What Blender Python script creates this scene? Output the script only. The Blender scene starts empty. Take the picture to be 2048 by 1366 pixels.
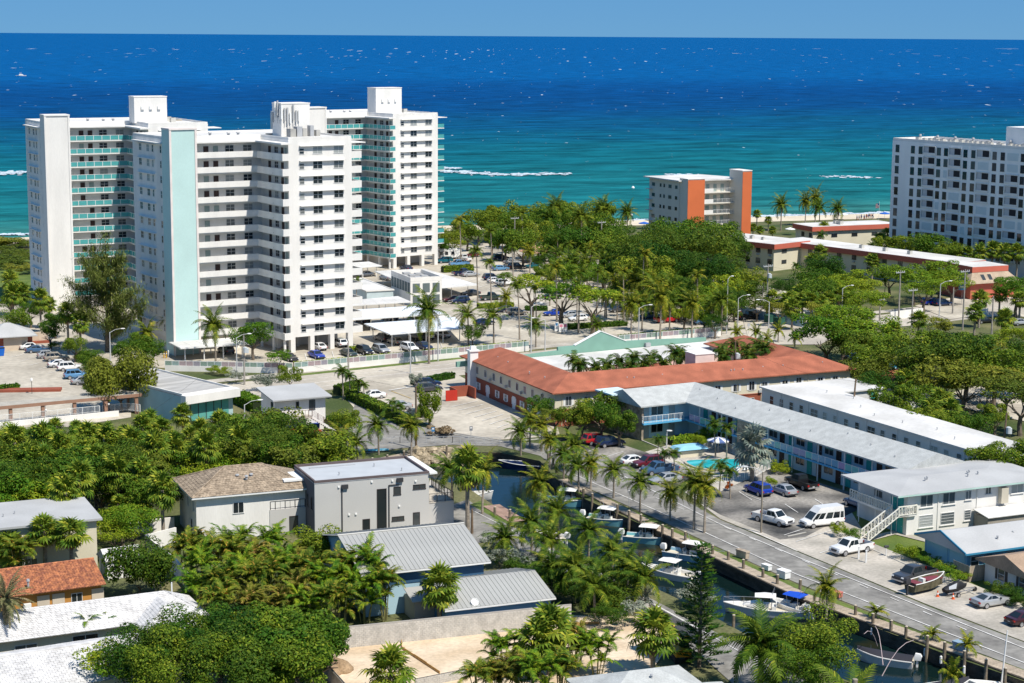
import bpy, math, random
from mathutils import Matrix, Vector
R = math.radians
sc = bpy.context.scene
COL = sc.collection
# ---------------------------------------------------------------- camera
FPX, CAMH, PITCH, ROLL = 3700.0, 61.0, math.atan(612 / 3700.0), R(0.39)
cd = bpy.data.cameras.new('camera')
cam = bpy.data.objects.new('camera', cd)
COL.objects.link(cam)
cd.sensor_width = 36.0
cd.lens = FPX * 36.0 / 2048.0
cd.clip_start = 1.0
cd.clip_end = 400000.0
MROT = Matrix.Rotation(math.pi / 2 - PITCH, 3, 'X') @ Matrix.Rotation(ROLL, 3, 'Z')
cam.matrix_world = Matrix.Translation((0, 0, CAMH)) @ MROT.to_4x4()
sc.camera = cam
# ---------------------------------------------------------------- sky, sun, exposure
SUN_EL, SUN_AZ = R(57), R(-45)          # azimuth as maths angle from +X
sx, sy, sz = math.cos(SUN_EL) * math.cos(SUN_AZ), math.cos(SUN_EL) * math.sin(SUN_AZ), math.sin(SUN_EL)
w = bpy.data.worlds.new('World')
sc.world = w
w.use_nodes = True
nt = w.node_tree
nt.nodes.clear()
sky = nt.nodes.new('ShaderNodeTexSky')
sky.sky_type = 'NISHITA'
sky.sun_disc = False
sky.sun_elevation = SUN_EL
sky.sun_rotation = math.atan2(sx, sy)
sky.air_density = 0.5
sky.dust_density = 0.0
sky.ozone_density = 7.0
sky.altitude = 0
hs = nt.nodes.new('ShaderNodeHueSaturation')
hs.inputs['Saturation'].default_value = 1.6
bg = nt.nodes.new('ShaderNodeBackground')
bg.inputs['Strength'].default_value = 0.15
wo = nt.nodes.new('ShaderNodeOutputWorld')
gm_ = nt.nodes.new('ShaderNodeGamma')          # evens out the brightness from horizon to zenith
gm_.inputs['Gamma'].default_value = 0.22
nt.links.new(sky.outputs[0], gm_.inputs[0])
nt.links.new(gm_.outputs[0], hs.inputs['Color'])
tint = nt.nodes.new('ShaderNodeVectorMath')      # clear maritime blue
tint.operation = 'MULTIPLY'
tint.inputs[1].default_value = (0.45, 1.0, 1.64)
nt.links.new(hs.outputs[0], tint.inputs[0])
nt.links.new(tint.outputs[0], bg.inputs[0])
nt.links.new(bg.outputs[0], wo.inputs[0])
sl = bpy.data.lights.new('sun', 'SUN')
sl.energy = 3.6
sl.angle = R(0.53)
sl.color = (1.0, 0.94, 0.84)
so = bpy.data.objects.new('sun', sl)
COL.objects.link(so)
so.rotation_euler = Vector((-sx, -sy, -sz)).to_track_quat('-Z', 'Y').to_euler()
so.location = (sx * 300, sy * 300, sz * 300)
vs = sc.view_settings
vs.view_transform = 'Standard'
vs.look = 'None'
vs.exposure = 0.72
vs.gamma = 1.0
vs.use_curve_mapping = False

def G(u, v, z=0.0):
 """survey: the place at height z that is seen at (u, v) of the photograph"""
 d = MROT @ Vector(((u - 1024) / FPX, -(v - 683) / FPX, -1.0))
 t = (z - CAMH) / d.z
 return Vector((d.x * t, d.y * t, z))

def ang(p, q):
 return math.atan2(q[1] - p[1], q[0] - p[0])

# ---------------------------------------------------------------- mesh helpers
class MB:
 def __init__(s):
  s.v, s.f = [], []

 def add(s, vs_, fs):
  n = len(s.v)
  s.v += [tuple(p) for p in vs_]
  s.f += [tuple(i + n for i in f) for f in fs]
  return s

 def face(s, *p):
  return s.add(p, [tuple(range(len(p)))])

 def box(s, x0, x1, y0, y1, z0, z1):
  return s.add([(x0, y0, z0), (x1, y0, z0), (x1, y1, z0), (x0, y1, z0),
      (x0, y0, z1), (x1, y0, z1), (x1, y1, z1), (x0, y1, z1)],
      [(3, 2, 1, 0), (4, 5, 6, 7), (0, 1, 5, 4), (1, 2, 6, 5), (2, 3, 7, 6), (3, 0, 4, 7)])

 def bar(s, p, q, w_, h_):
  """box beam from p to q, width w_, height h_ (p, q on its lower middle line)"""
  p, q = Vector(p), Vector(q)
  d = q - p
  n = Vector((-d.y, d.x, 0))
  n = n.normalized() * (w_ / 2) if n.length > 1e-6 else Vector((w_ / 2, 0, 0))
  k = Vector((0, 0, h_))
  return s.add([p - n, p + n, q + n, q - n, p - n + k, p + n + k, q + n + k, q - n + k],
      [(3, 2, 1, 0), (4, 5, 6, 7), (0, 1, 5, 4), (1, 2, 6, 5), (2, 3, 7, 6), (3, 0, 4, 7)][::1])

 def prism(s, pts, z0, z1):
  n = len(pts)
  a = sum(pts[i][0] * pts[(i + 1) % n][1] - pts[(i + 1) % n][0] * pts[i][1] for i in range(n))
  if a < 0:
   pts = pts[::-1]
  return s.add([(p[0], p[1], z0) for p in pts] + [(p[0], p[1], z1) for p in pts],
      [tuple(range(n - 1, -1, -1)), tuple(range(n, 2 * n))] +
      [(i, (i + 1) % n, n + (i + 1) % n, n + i) for i in range(n)])

 def sheet(s, pts, z):
  n = len(pts)
  a = sum(pts[i][0] * pts[(i + 1) % n][1] - pts[(i + 1) % n][0] * pts[i][1] for i in range(n))
  if a < 0:
   pts = pts[::-1]
  return s.add([(p[0], p[1], z) for p in pts], [tuple(range(n))])

 def tube(s, p, q, r0, r1=None, n=6, cap=True):
  r1 = r0 if r1 is None else r1
  p, q = Vector(p), Vector(q)
  d = (q - p).normalized()
  a = d.orthogonal().normalized()
  b = d.cross(a)
  vv = []
  for c_, r in ((p, r0), (q, r1)):
   for i in range(n):
    t = 2 * math.pi * i / n
    vv.append(c_ + (a * math.cos(t) + b * math.sin(t)) * r)
  ff = [(i, (i + 1) % n, n + (i + 1) % n, n + i) for i in range(n)]
  if cap:
   ff += [tuple(range(n - 1, -1, -1)), tuple(range(n, 2 * n))]
  return s.add(vv, ff)

 def path(s, pts, rs, n=6):
  rings = []
  a = None
  for i, p in enumerate(pts):
   p = Vector(p)
   d = (Vector(pts[min(i + 1, len(pts) - 1)]) - Vector(pts[max(i - 1, 0)])).normalized()
   if a is None:
    a = d.orthogonal().normalized()
   a = (a - d * a.dot(d)).normalized()
   b = d.cross(a)
   rings.append([p + (a * math.cos(6.28319 * k / n) + b * math.sin(6.28319 * k / n)) * rs[i] for k in range(n)])
  vv = [q for r in rings for q in r]
  ff = []
  for i in range(len(pts) - 1):
   for k in range(n):
    ff.append((i * n + k, i * n + (k + 1) % n, (i + 1) * n + (k + 1) % n, (i + 1) * n + k))
  ff += [tuple(range(n - 1, -1, -1)), tuple(range((len(pts) - 1) * n, len(pts) * n))]
  return s.add(vv, ff)

 def lathe(s, prof, n=10, c=(0, 0)):
  vv = []
  for r, z in prof:
   for k in range(n):
    t = 6.28319 * k / n
    vv.append((c[0] + r * math.cos(t), c[1] + r * math.sin(t), z))
  ff = []
  for i in range(len(prof) - 1):
   for k in range(n):
    ff.append((i * n + k, i * n + (k + 1) % n, (i + 1) * n + (k + 1) % n, (i + 1) * n + k))
  ff += [tuple(range(n - 1, -1, -1)), tuple(range((len(prof) - 1) * n, len(prof) * n))]
  return s.add(vv, ff)

 def loft(s, rings, close=True):
  n = len(rings[0])
  vv = [q for r in rings for q in r]
  ff = []
  for i in range(len(rings) - 1):
   for k in range(n if close else n - 1):
    ff.append((i * n + k, i * n + (k + 1) % n, (i + 1) * n + (k + 1) % n, (i + 1) * n + k))
  if close:
   ff += [tuple(range(n - 1, -1, -1)), tuple(range((len(rings) - 1) * n, len(rings) * n))]
  return s.add(vv, ff)

 def mesh(s, name, mat, smooth=None):
  me = bpy.data.meshes.new(name)
  me.from_pydata(s.v, [], s.f)
  if mat:
   me.materials.append(mat)
  if smooth is not None:
   me.polygons.foreach_set('use_smooth', [True] * len(me.polygons))
   if smooth < 180:
    me.set_sharp_from_angle(angle=R(smooth))
  me.update()
  return me

 def build(s, name, mat, parent=None, smooth=None, **k):
  return put(name, s.mesh(name, mat, smooth), parent, **k)

def put(name, me, parent=None, loc=(0, 0, 0), rz=0.0, rot=None, scale=None, **props):
 o = bpy.data.objects.new(name, me)
 COL.objects.link(o)
 o.location = loc
 o.rotation_euler = rot if rot else (0, 0, rz)
 if scale:
  o.scale = scale if not isinstance(scale, (int, float)) else (scale,) * 3
 if parent:
  o.parent = parent
 for a, b in props.items():
  if b is not None:
   o[a] = b
 return o

def T(name, label, cat, loc=(0, 0, 0), rz=0.0, group=None, scale=None):
 o = put(name, None, None, loc, rz, None, scale, label=label, category=cat, group=group)
 o.empty_display_size = 0.3
 return o

def tag(o, label, cat, group=None):
 o['label'] = label
 o['category'] = cat
 if group:
  o['group'] = group
 return o

KIDS = {}

def kids(o):
 return list(o.children)

def copy_tree(o, parent=None, tree=None):
 c = o.copy()
 COL.objects.link(c)
 if parent:
  c.parent = parent
 for ch, sub in tree:
  copy_tree(ch, c, sub)
 return c

def tree_of(o):
 return [(c, tree_of(c)) for c in o.children]

class Proto:
 """first use moves the source itself, later uses copy it and every part of it"""

 def __init__(s, root):
  s.root, s.tree, s.used = root, tree_of(root), False

 def get(s):
  if not s.used:
   s.used = True
   return s.root
  return copy_tree(s.root, None, s.tree)

ORD = ['first', 'second', 'third', 'fourth', 'fifth', 'sixth', 'seventh', 'eighth', 'ninth', 'tenth', 'eleventh',
  'twelfth', 'thirteenth', 'fourteenth', 'fifteenth', 'sixteenth', 'seventeenth', 'eighteenth', 'nineteenth',
  'twentieth', 'twenty-first', 'twenty-second', 'twenty-third', 'twenty-fourth', 'twenty-fifth', 'twenty-sixth']

def ordn(i, n):
 if i == 0:
  return 'leftmost'
 if i == n - 1:
  return 'rightmost'
 if i <= n // 2:
  return ORD[i] + ' from left'
 return ORD[n - 1 - i] + ' from right'

# ---------------------------------------------------------------- materials
MATS = {}

def mat(name, col, rough=0.8, var=0.12, scale=0.6, col2=None, fine=None, metal=0.0, spec=0.3, bump=0.0, bscale=8.0,
  stretch=None, objvar=0.0):
 """procedural paint / plaster / stone: base colour, large patches towards col2, fine grain, relief"""
 if name in MATS:
  return MATS[name]
 m = bpy.data.materials.new(name)
 m.use_nodes = True
 n, l = m.node_tree.nodes, m.node_tree.links
 b = n['Principled BSDF']
 b.inputs['Roughness'].default_value = rough
 b.inputs['Metallic'].default_value = metal
 b.inputs['Specular IOR Level'].default_value = spec
 tc = n.new('ShaderNodeTexCoord')
 mp = n.new('ShaderNodeMapping')
 if stretch:
  mp.inputs['Scale'].default_value = stretch
 l.new(tc.outputs['Object'], mp.inputs[0])
 no = n.new('ShaderNodeTexNoise')
 no.inputs['Scale'].default_value = scale
 no.inputs['Detail'].default_value = 6
 no.inputs['Roughness'].default_value = 0.30
 l.new(mp.outputs[0], no.inputs['Vector'])
 cr = n.new('ShaderNodeValToRGB')
 cr.color_ramp.elements[0].position = 0.34
 cr.color_ramp.elements[1].position = 0.68
 c2 = col2 if col2 else tuple(c * (1 - var) for c in col)
 cr.color_ramp.elements[0].color = (*c2, 1)
 cr.color_ramp.elements[1].color = (*col, 1)
 l.new(no.outputs[0], cr.inputs[0])
 out = cr.outputs[0]
 if fine:
  n2 = n.new('ShaderNodeTexNoise')
  n2.inputs['Scale'].default_value = fine[0]
  n2.inputs['Detail'].default_value = 3
  l.new(mp.outputs[0], n2.inputs['Vector'])
  mr = n.new('ShaderNodeMapRange')
  mr.inputs[1].default_value = 0.3
  mr.inputs[2].default_value = 0.7
  mr.inputs[3].default_value = 1 - fine[1]
  mr.inputs[4].default_value = 1 + fine[1]
  l.new(n2.outputs[0], mr.inputs[0])
  mx = n.new('ShaderNodeVectorMath')
  mx.operation = 'SCALE'
  l.new(out, mx.inputs[0])
  l.new(mr.outputs[0], mx.inputs['Scale'])
  out = mx.outputs[0]
 if objvar:
  oi = n.new('ShaderNodeObjectInfo')
  mr = n.new('ShaderNodeMapRange')
  mr.inputs[3].default_value = 1 - objvar
  mr.inputs[4].default_value = 1 + objvar
  l.new(oi.outputs['Random'], mr.inputs[0])
  mx = n.new('ShaderNodeVectorMath')
  mx.operation = 'SCALE'
  l.new(out, mx.inputs[0])
  l.new(mr.outputs[0], mx.inputs['Scale'])
  out = mx.outputs[0]
 l.new(out, b.inputs['Base Color'])
 if bump:
  n3 = n.new('ShaderNodeTexNoise')
  n3.inputs['Scale'].default_value = bscale
  n3.inputs['Detail'].default_value = 4
  l.new(mp.outputs[0], n3.inputs['Vector'])
  bp = n.new('ShaderNodeBump')
  bp.inputs['Strength'].default_value = bump
  bp.inputs['Distance'].default_value = 0.05
  l.new(n3.outputs[0], bp.inputs['Height'])
  l.new(bp.outputs[0], b.inputs['Normal'])
 MATS[name] = m
 return m

def leafmat(name, ca, cb, cc=None, trans=0.26, rough=0.55):
 """foliage: hue differs from leaf to leaf and from plant to plant"""
 if name in MATS:
  return MATS[name]
 m = bpy.data.materials.new(name)
 m.use_nodes = True
 n, l = m.node_tree.nodes, m.node_tree.links
 b = n['Principled BSDF']
 b.inputs['Roughness'].default_value = rough
 b.inputs['Specular IOR Level'].default_value = 0.12
 ge = n.new('ShaderNodeNewGeometry')
 cr = n.new('ShaderNodeValToRGB')
 e = cr.color_ramp.elements
 e[0].color, e[1].color = (*ca, 1), (*cb, 1)
 if cc:
  e[1].position = 0.8
  x = e.new(1.0)
  x.color = (*cc, 1)
 l.new(ge.outputs['Random Per Island'], cr.inputs[0])
 oi = n.new('ShaderNodeObjectInfo')
 h = n.new('ShaderNodeHueSaturation')
 a1 = n.new('ShaderNodeMapRange')
 a1.inputs[3].default_value, a1.inputs[4].default_value = 0.464, 0.526
 a2 = n.new('ShaderNodeMapRange')
 a2.inputs[3].default_value, a2.inputs[4].default_value = 1.28, 0.72
 l.new(oi.outputs['Random'], a1.inputs[0])
 l.new(oi.outputs['Random'], a2.inputs[0])
 l.new(a1.outputs[0], h.inputs['Hue'])
 l.new(a2.outputs[0], h.inputs['Value'])
 l.new(cr.outputs[0], h.inputs['Color'])
 l.new(h.outputs[0], b.inputs['Base Color'])
 tr = n.new('ShaderNodeBsdfTranslucent')
 l.new(h.outputs[0], tr.inputs[0])
 mx = n.new('ShaderNodeMixShader')
 mx.inputs[0].default_value = trans
 l.new(b.outputs[0], mx.inputs[1])
 l.new(tr.outputs[0], mx.inputs[2])
 l.new(mx.outputs[0], n['Material Output'].inputs[0])
 MATS[name] = m
 return m

def glassmat(name, dark, light, frac=0.25, rough=0.08):
 """window glass over a dark room; some panes have pale blinds behind them"""
 if name in MATS:
  return MATS[name]
 m = bpy.data.materials.new(name)
 m.use_nodes = True
 n, l = m.node_tree.nodes, m.node_tree.links
 b = n['Principled BSDF']
 b.inputs['Roughness'].default_value = rough
 b.inputs['Specular IOR Level'].default_value = 0.6
 oi = n.new('ShaderNodeObjectInfo')
 cr = n.new('ShaderNodeValToRGB')
 cr.color_ramp.interpolation = 'CONSTANT'
 e = cr.color_ramp.elements
 e[0].color = (*dark, 1)
 e[1].color = (*light, 1)
 e[1].position = 1 - frac
 x = e.new((1 - frac) * 0.6)
 x.color = (*[0.6 * a + 0.4 * c for a, c in zip(dark, light)], 1)
 l.new(oi.outputs['Random'], cr.inputs[0])
 l.new(cr.outputs[0], b.inputs['Base Color'])
 MATS[name] = m
 return m

def paint(name, col, metal=0.0):
 if name in MATS:
  return MATS[name]
 m = mat(name, col, rough=0.28, var=0.06, scale=2.0, spec=0.5, metal=metal)
 m.node_tree.nodes['Principled BSDF'].inputs['Coat Weight'].default_value = 0.6
 m.node_tree.nodes['Principled BSDF'].inputs['Coat Roughness'].default_value = 0.06
 return m

WHITE = mat('white_stucco', (0.79, 0.77, 0.73), var=0.10, scale=0.5, stretch=(1, 1, .16), fine=(9, 0.04), bump=0.15, bscale=14)
WHITE2 = mat('white_paint', (0.80, 0.80, 0.78), var=0.05, scale=0.8, rough=0.55)
ROOFW = mat('white_membrane', (0.66, 0.65, 0.63), scale=0.16, col2=(.52, .51, .485), fine=(1.6, 0.07))
ROOFG = mat('grey_membrane', (0.44, 0.445, 0.445), var=0.12, scale=0.3, fine=(5, 0.05))
CREAM = mat('cream_stucco', (0.66, 0.61, 0.47), var=0.08, scale=0.4, fine=(9, 0.04))
CONC = mat('pale_concrete', (0.52, 0.475, 0.41), col2=(.33, .305, .26), scale=0.2, fine=(2.2, 0.14), bump=0.1)
CONC2 = mat('grey_concrete', (0.42, 0.41, 0.38), var=0.25, scale=0.5, fine=(6, 0.1))
DARK = mat('dark_metal', (0.05, 0.05, 0.055), var=0.2, rough=0.5)
GREY = mat('grey_metal', (0.42, 0.43, 0.44), var=0.15, rough=0.45, spec=0.5)
WOOD = mat('weathered_wood', (0.47, 0.385, 0.29), var=0.35, scale=2.5, fine=(16, 0.15), stretch=(1, 1, 0.3), objvar=0.16)
TRUNK = mat('bark', (0.20, 0.16, 0.12), var=0.4, scale=2.5, fine=(10, 0.2), bump=0.5, bscale=6)
PTRUNK = mat('palm_bark', (0.34, 0.29, 0.23), var=0.35, scale=1.5, fine=(9, 0.2), stretch=(1, 1, 3), bump=0.5, bscale=8)
RUBBER = mat('rubber', (0.025, 0.025, 0.027), rough=0.75)
ALLOY = mat('alloy', (0.5, 0.5, 0.52), rough=0.3, metal=0.6)
TEAL = mat('teal_paint', (0.05, 0.42, 0.38), var=0.1)
MINT = mat('mint_stucco', (0.42, 0.64, 0.58), var=0.06, scale=0.3, fine=(9, 0.03))
RED = mat('red_paint', (0.50, 0.035, 0.02), var=0.12)
PANE = glassmat('window_pane', (0.018, 0.028, 0.036), (0.33, 0.35, 0.34), 0.22)
PANEL = glassmat('blind_pane', (0.10, 0.12, 0.13), (0.36, 0.38, 0.38), 0.45)
PANED = glassmat('dark_pane', (0.014, 0.02, 0.026), (0.10, 0.11, 0.11), 0.3)
CARGLASS = glassmat('car_glass', (0.012, 0.018, 0.022), (0.03, 0.04, 0.045), 0.3, 0.03)
FRAME = mat('window_frame', (0.70, 0.70, 0.69), rough=0.4)
FRAMED = mat('dark_frame', (0.06, 0.05, 0.05), rough=0.4)

# ================================================================ ground and water
def P(*uv, z=0.0):
 return [G(u, v, z) for u, v in uv]

def struct(name, mb, m, kind='structure', parent=None, smooth=None):
 return mb.build(name, m, parent, smooth, kind=kind)

LAWN = mat('lawn', (0.13, 0.17, 0.035), rough=0.9, scale=0.25, col2=(0.075, 0.12, 0.022), fine=(5, 0.25), bump=0.4, bscale=30)
DIRT = mat('ground_cover', (0.16, 0.15, 0.07), rough=0.95, scale=0.12, col2=(0.05, 0.075, 0.02), fine=(2.5, 0.3), bump=0.5)
ASPH = mat('asphalt', (0.27, 0.26, 0.238), rough=0.92, scale=0.3, col2=(0.18, 0.173, 0.16), fine=(1.1, 0.2), bump=0.2, bscale=40)
ASPHD = mat('dark_asphalt', (0.30, 0.28, 0.25), rough=0.9, scale=0.16, col2=(0.05, 0.05, 0.05), fine=(2.2, 0.25), bump=0.2)
ROADP = mat('pale_asphalt', (0.50, 0.455, 0.38), rough=0.92, scale=0.09, col2=(0.37, 0.335, 0.285), fine=(1.2, 0.13), stretch=(1, 1, 1))
LOTP = mat('pale_lot', (0.52, 0.475, 0.395), rough=0.92, scale=0.10, col2=(0.34, 0.305, 0.25), fine=(0.9, 0.15))
SAND = mat('sand', (0.66, 0.545, 0.405), rough=0.95, scale=0.25, col2=(0.52, 0.40, 0.27), fine=(2.2, 0.12), bump=0.7, bscale=4)
BEACH = mat('beach_sand', (0.66, 0.58, 0.44), rough=0.95, scale=0.1, col2=(0.56, 0.48, 0.36), fine=(1, 0.08))
LINE = mat('line_paint', (0.80, 0.79, 0.76), rough=0.7, scale=0.8, col2=(0.55, 0.53, 0.50), fine=(4, 0.15))
LINEY = mat('yellow_line', (0.55, 0.36, 0.05), rough=0.7, scale=0.8, col2=(0.45, 0.34, 0.14))
KERB = mat('kerb_concrete', (0.52, 0.50, 0.45), scale=1.5, var=0.3)

# the shore, the canal and the land round it
S0, S1 = G(0, 476), G(1620, 431)
SA = ang(S0, S1)
sd = Vector((math.cos(SA), math.sin(SA), 0))
SN = Vector((-sd.y, sd.x, 0))
shoreL, shoreR = S0 - sd * 500, S0 + sd * 900
CANAL_PX = [(690, 938), (705, 924), (812, 908), (905, 903), (1000, 905), (1080, 922), (1112, 958), (1170, 998), (1290, 1052), (1400, 1103),
   (1500, 1148), (1592, 1196), (1720, 1243), (1880, 1304), (2048, 1362), (2300, 1452), (2150, 1520), (1900, 1440), (1730, 1378),
   (1600, 1318), (1480, 1262), (1400, 1218), (1310, 1176), (1150, 1102), (1042, 1047), (990, 1012), (930, 972), (860, 956), (760, 952)]
canal = P(*CANAL_PX)
outer = [Vector((-420, 60, 0)), Vector((420, 60, 0)), shoreR, shoreL]
bxl = [outer, canal]
from mathutils.geometry import tessellate_polygon
tri = tessellate_polygon(bxl)
flat = [p for c in bxl for p in c]
mb = MB()
mb.add([(p.x, p.y, 0) for p in flat], [])
for t in tri:
 a, b, c = (flat[i] for i in t)
 n = (b - a).cross(c - a).z
 mb.f.append(tuple(t) if n > 0 else (t[0], t[2], t[1]))
struct('ground', mb, DIRT)
# seawall round the canal
mb = MB()
nC = len(canal)
for i in range(nC):
 a, b = canal[i], canal[(i + 1) % nC]
 mb.face((a.x, a.y, 0), (b.x, b.y, 0), (b.x, b.y, -4), (a.x, a.y, -4))
SEAW = mat('seawall', (0.10, 0.085, 0.065), var=0.5, scale=0.8, fine=(4, 0.3), stretch=(1, 1, 3))
struct('seawall', mb, SEAW)

def watermat(name, ramp, rough, bump, bs, stretch, spec=0.5, shore=None, streak=0.0):
 m = bpy.data.materials.new(name)
 m.use_nodes = True
 n, l = m.node_tree.nodes, m.node_tree.links
 b = n['Principled BSDF']
 b.inputs['Roughness'].default_value = rough
 b.inputs['Specular IOR Level'].default_value = spec
 b.inputs['IOR'].default_value = 1.33
 tc = n.new('ShaderNodeTexCoord')
 mp = n.new('ShaderNodeMapping')
 mp.inputs['Scale'].default_value = stretch
 l.new(tc.outputs['Object'], mp.inputs[0])
 sep = n.new('ShaderNodeSeparateXYZ')
 l.new(tc.outputs['Object'], sep.inputs[0])
 no = n.new('ShaderNodeTexNoise')
 no.inputs['Scale'].default_value = bs
 no.inputs['Detail'].default_value = 5
 no.inputs['Roughness'].default_value = 0.6
 l.new(mp.outputs[0], no.inputs['Vector'])
 bp = n.new('ShaderNodeBump')
 bp.inputs['Strength'].default_value = bump
 bp.inputs['Distance'].default_value = 0.5
 l.new(no.outputs[0], bp.inputs['Height'])
 l.new(bp.outputs[0], b.inputs['Normal'])
 cr = n.new('ShaderNodeValToRGB')
 e = cr.color_ramp.elements
 e[0].position, e[0].color = ramp[0][0], (*ramp[0][1], 1)
 e[1].position, e[1].color = ramp[-1][0], (*ramp[-1][1], 1)
 for p, c in ramp[1:-1]:
  x = e.new(p)
  x.color = (*c, 1)
 if shore:
  big = n.new('ShaderNodeTexNoise')
  big.inputs['Scale'].default_value = 0.004
  big.inputs['Detail'].default_value = 5
  mp2 = n.new('ShaderNodeMapping')
  mp2.inputs['Scale'].default_value = (0.5, 2.2, 1)
  l.new(tc.outputs['Object'], mp2.inputs[0])
  l.new(mp2.outputs[0], big.inputs['Vector'])
  ad = n.new('ShaderNodeMath')
  ad.operation = 'MULTIPLY_ADD'
  ad.inputs[1].default_value = 420
  l.new(big.outputs[0], ad.inputs[0])
  l.new(sep.outputs['Y'], ad.inputs[2])
  mr = n.new('ShaderNodeMapRange')
  mr.inputs[1].default_value = 210
  mr.inputs[2].default_value = 210 + shore
  l.new(ad.outputs[0], mr.inputs[0])
  l.new(mr.outputs[0], cr.inputs[0])
  # darker and lighter streaks of the waves, put into the water colour
  st = n.new('ShaderNodeTexNoise')
  st.inputs['Scale'].default_value = 0.045
  st.inputs['Detail'].default_value = 8
  st.inputs['Roughness'].default_value = 0.7
  mp3 = n.new('ShaderNodeMapping')
  mp3.inputs['Scale'].default_value = (0.55, 1.5, 1)
  l.new(tc.outputs['Object'], mp3.inputs[0])
  l.new(mp3.outputs[0], st.inputs['Vector'])
  m2 = n.new('ShaderNodeMapRange')
  m2.inputs[1].default_value, m2.inputs[2].default_value = 0.36, 0.64
  m2.inputs[3].default_value, m2.inputs[4].default_value = 1 - streak, 1 + streak
  l.new(st.outputs[0], m2.inputs[0])
  sc_ = n.new('ShaderNodeVectorMath')
  sc_.operation = 'SCALE'
  l.new(cr.outputs[0], sc_.inputs[0])
  l.new(m2.outputs[0], sc_.inputs['Scale'])
  l.new(sc_.outputs[0], b.inputs['Base Color'])
 else:
  no2 = n.new('ShaderNodeTexNoise')
  no2.inputs['Scale'].default_value = 0.12
  no2.inputs['Detail'].default_value = 5
  l.new(tc.outputs['Object'], no2.inputs['Vector'])
  l.new(no2.outputs[0], cr.inputs[0])
  l.new(cr.outputs[0], b.inputs['Base Color'])
 return m

SEA = watermat('sea_water', [(0.0, (0.03, 0.16, 0.15)), (0.03, (0.009, 0.128, 0.140)), (0.15, (0.004, 0.105, 0.138)), (0.27, (0.002, 0.078, 0.150)),
        (0.42, (0.001, 0.052, 0.162)), (0.60, (0.0006, 0.048, 0.170)), (0.80, (0.0005, 0.058, 0.200)), (1.0, (0.0005, 0.078, 0.245))],
    0.5, 1.0, 0.22, (0.6, 1.6, 1), spec=0.02, shore=2100, streak=0.5)
mb = MB()
xs = [-90000, -20000, -5000, -1500, 0, 1500, 5000, 20000, 90000]
ys = [-40, 60, 200, 500, 1200, 3000, 8000, 20000, 60000, 150000]
mb.add([(x, y, 0) for y in ys for x in xs], [(j * 9 + i, j * 9 + i + 1, (j + 1) * 9 + i + 1, (j + 1) * 9 + i) for j in range(9) for i in range(8)])
sea = struct('sea', mb, SEA)
sea.location = (S0.x, S0.y, -1.2)
sea.rotation_euler = (0, 0, SA)
mb = MB()
xs_ = [p.x for p in canal]
ys_ = [p.y for p in canal]
CW = watermat('canal_water', [(0.3, (0.004, 0.012, 0.010)), (0.58, (0.004, 0.014, 0.014)), (0.72, (0.04, 0.032, 0.008))], 0.06, 0.06, 0.9, (1, 1, 1), spec=0.6)
mb.face((min(xs_) - 2, min(ys_) - 2, -1.5), (max(xs_) + 2, min(ys_) - 2, -1.5), (max(xs_) + 2, max(ys_) + 2, -1.5), (min(xs_) - 2, max(ys_) + 2, -1.5))
struct('canal', mb, CW)
# beach: dry sand strip sloping into the water
mb = MB()
a, b = shoreL, shoreR
for k, (o0, z0, o1, z1) in enumerate(((-16, 0.06, 0, 0.02), (0, 0.02, 9, -1.6))):
 mb.face((a + SN * o0) + Vector((0, 0, z0)), (b + SN * o0) + Vector((0, 0, z0)), (b + SN * o1) + Vector((0, 0, z1)), (a + SN * o1) + Vector((0, 0, z1)))
struct('beach', mb, BEACH)
rnd = random.Random(5)
FOAM = mat('sea_foam', (0.56, 0.65, 0.72), rough=0.7, var=0.15, scale=0.3)
mb = MB()
for i in range(760):
 v = 97 + 300 * rnd.random() ** 1.9
 u = rnd.uniform(-60, 2110)
 if v > 300 and rnd.random() < 0.55:
  continue
 p = G(u, v, -1.05)
 d = p.length
 big = rnd.random() ** 5
 wd = d / FPX * (0.75 + 2.8 * big)
 dp = d * d / (FPX * 62) * rnd.uniform(.25, .6) * (.5 + big)
 n = 7
 ring = [p + Vector((math.cos(6.283 * k / n) * wd * rnd.uniform(0.6, 1.2), math.sin(6.283 * k / n) * dp * rnd.uniform(0.5, 1.1), rnd.uniform(0, 0.18) * min(2, dp / 10))) for k in range(n)]
 mb.add(ring, [tuple(range(n))])
struct('whitecaps', mb, FOAM, 'stuff')

def surf(u0, v0, u1, v1, thick, n, seed):
 r = random.Random(seed)
 m = MB()
 for i in range(n * 2):
  t = r.random()
  u, v = u0 + (u1 - u0) * t, v0 + (v1 - v0) * t
  p = G(u, v + r.gauss(0, thick * 1.25) * abs(math.sin(t * 9 + seed)), -1.0 - 0.05)
  wd, dp = r.uniform(0.5, 2.4) * (.4 + r.random()), r.uniform(.6, 3.0)
  k = 6
  m.add([p + Vector((math.cos(6.283 * j / k) * wd * r.uniform(.5, 1.2), math.sin(6.283 * j / k) * dp * r.uniform(.4, 1.1), r.uniform(0, .25))) for j in range(k)], [tuple(range(k))])
 return m

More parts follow.
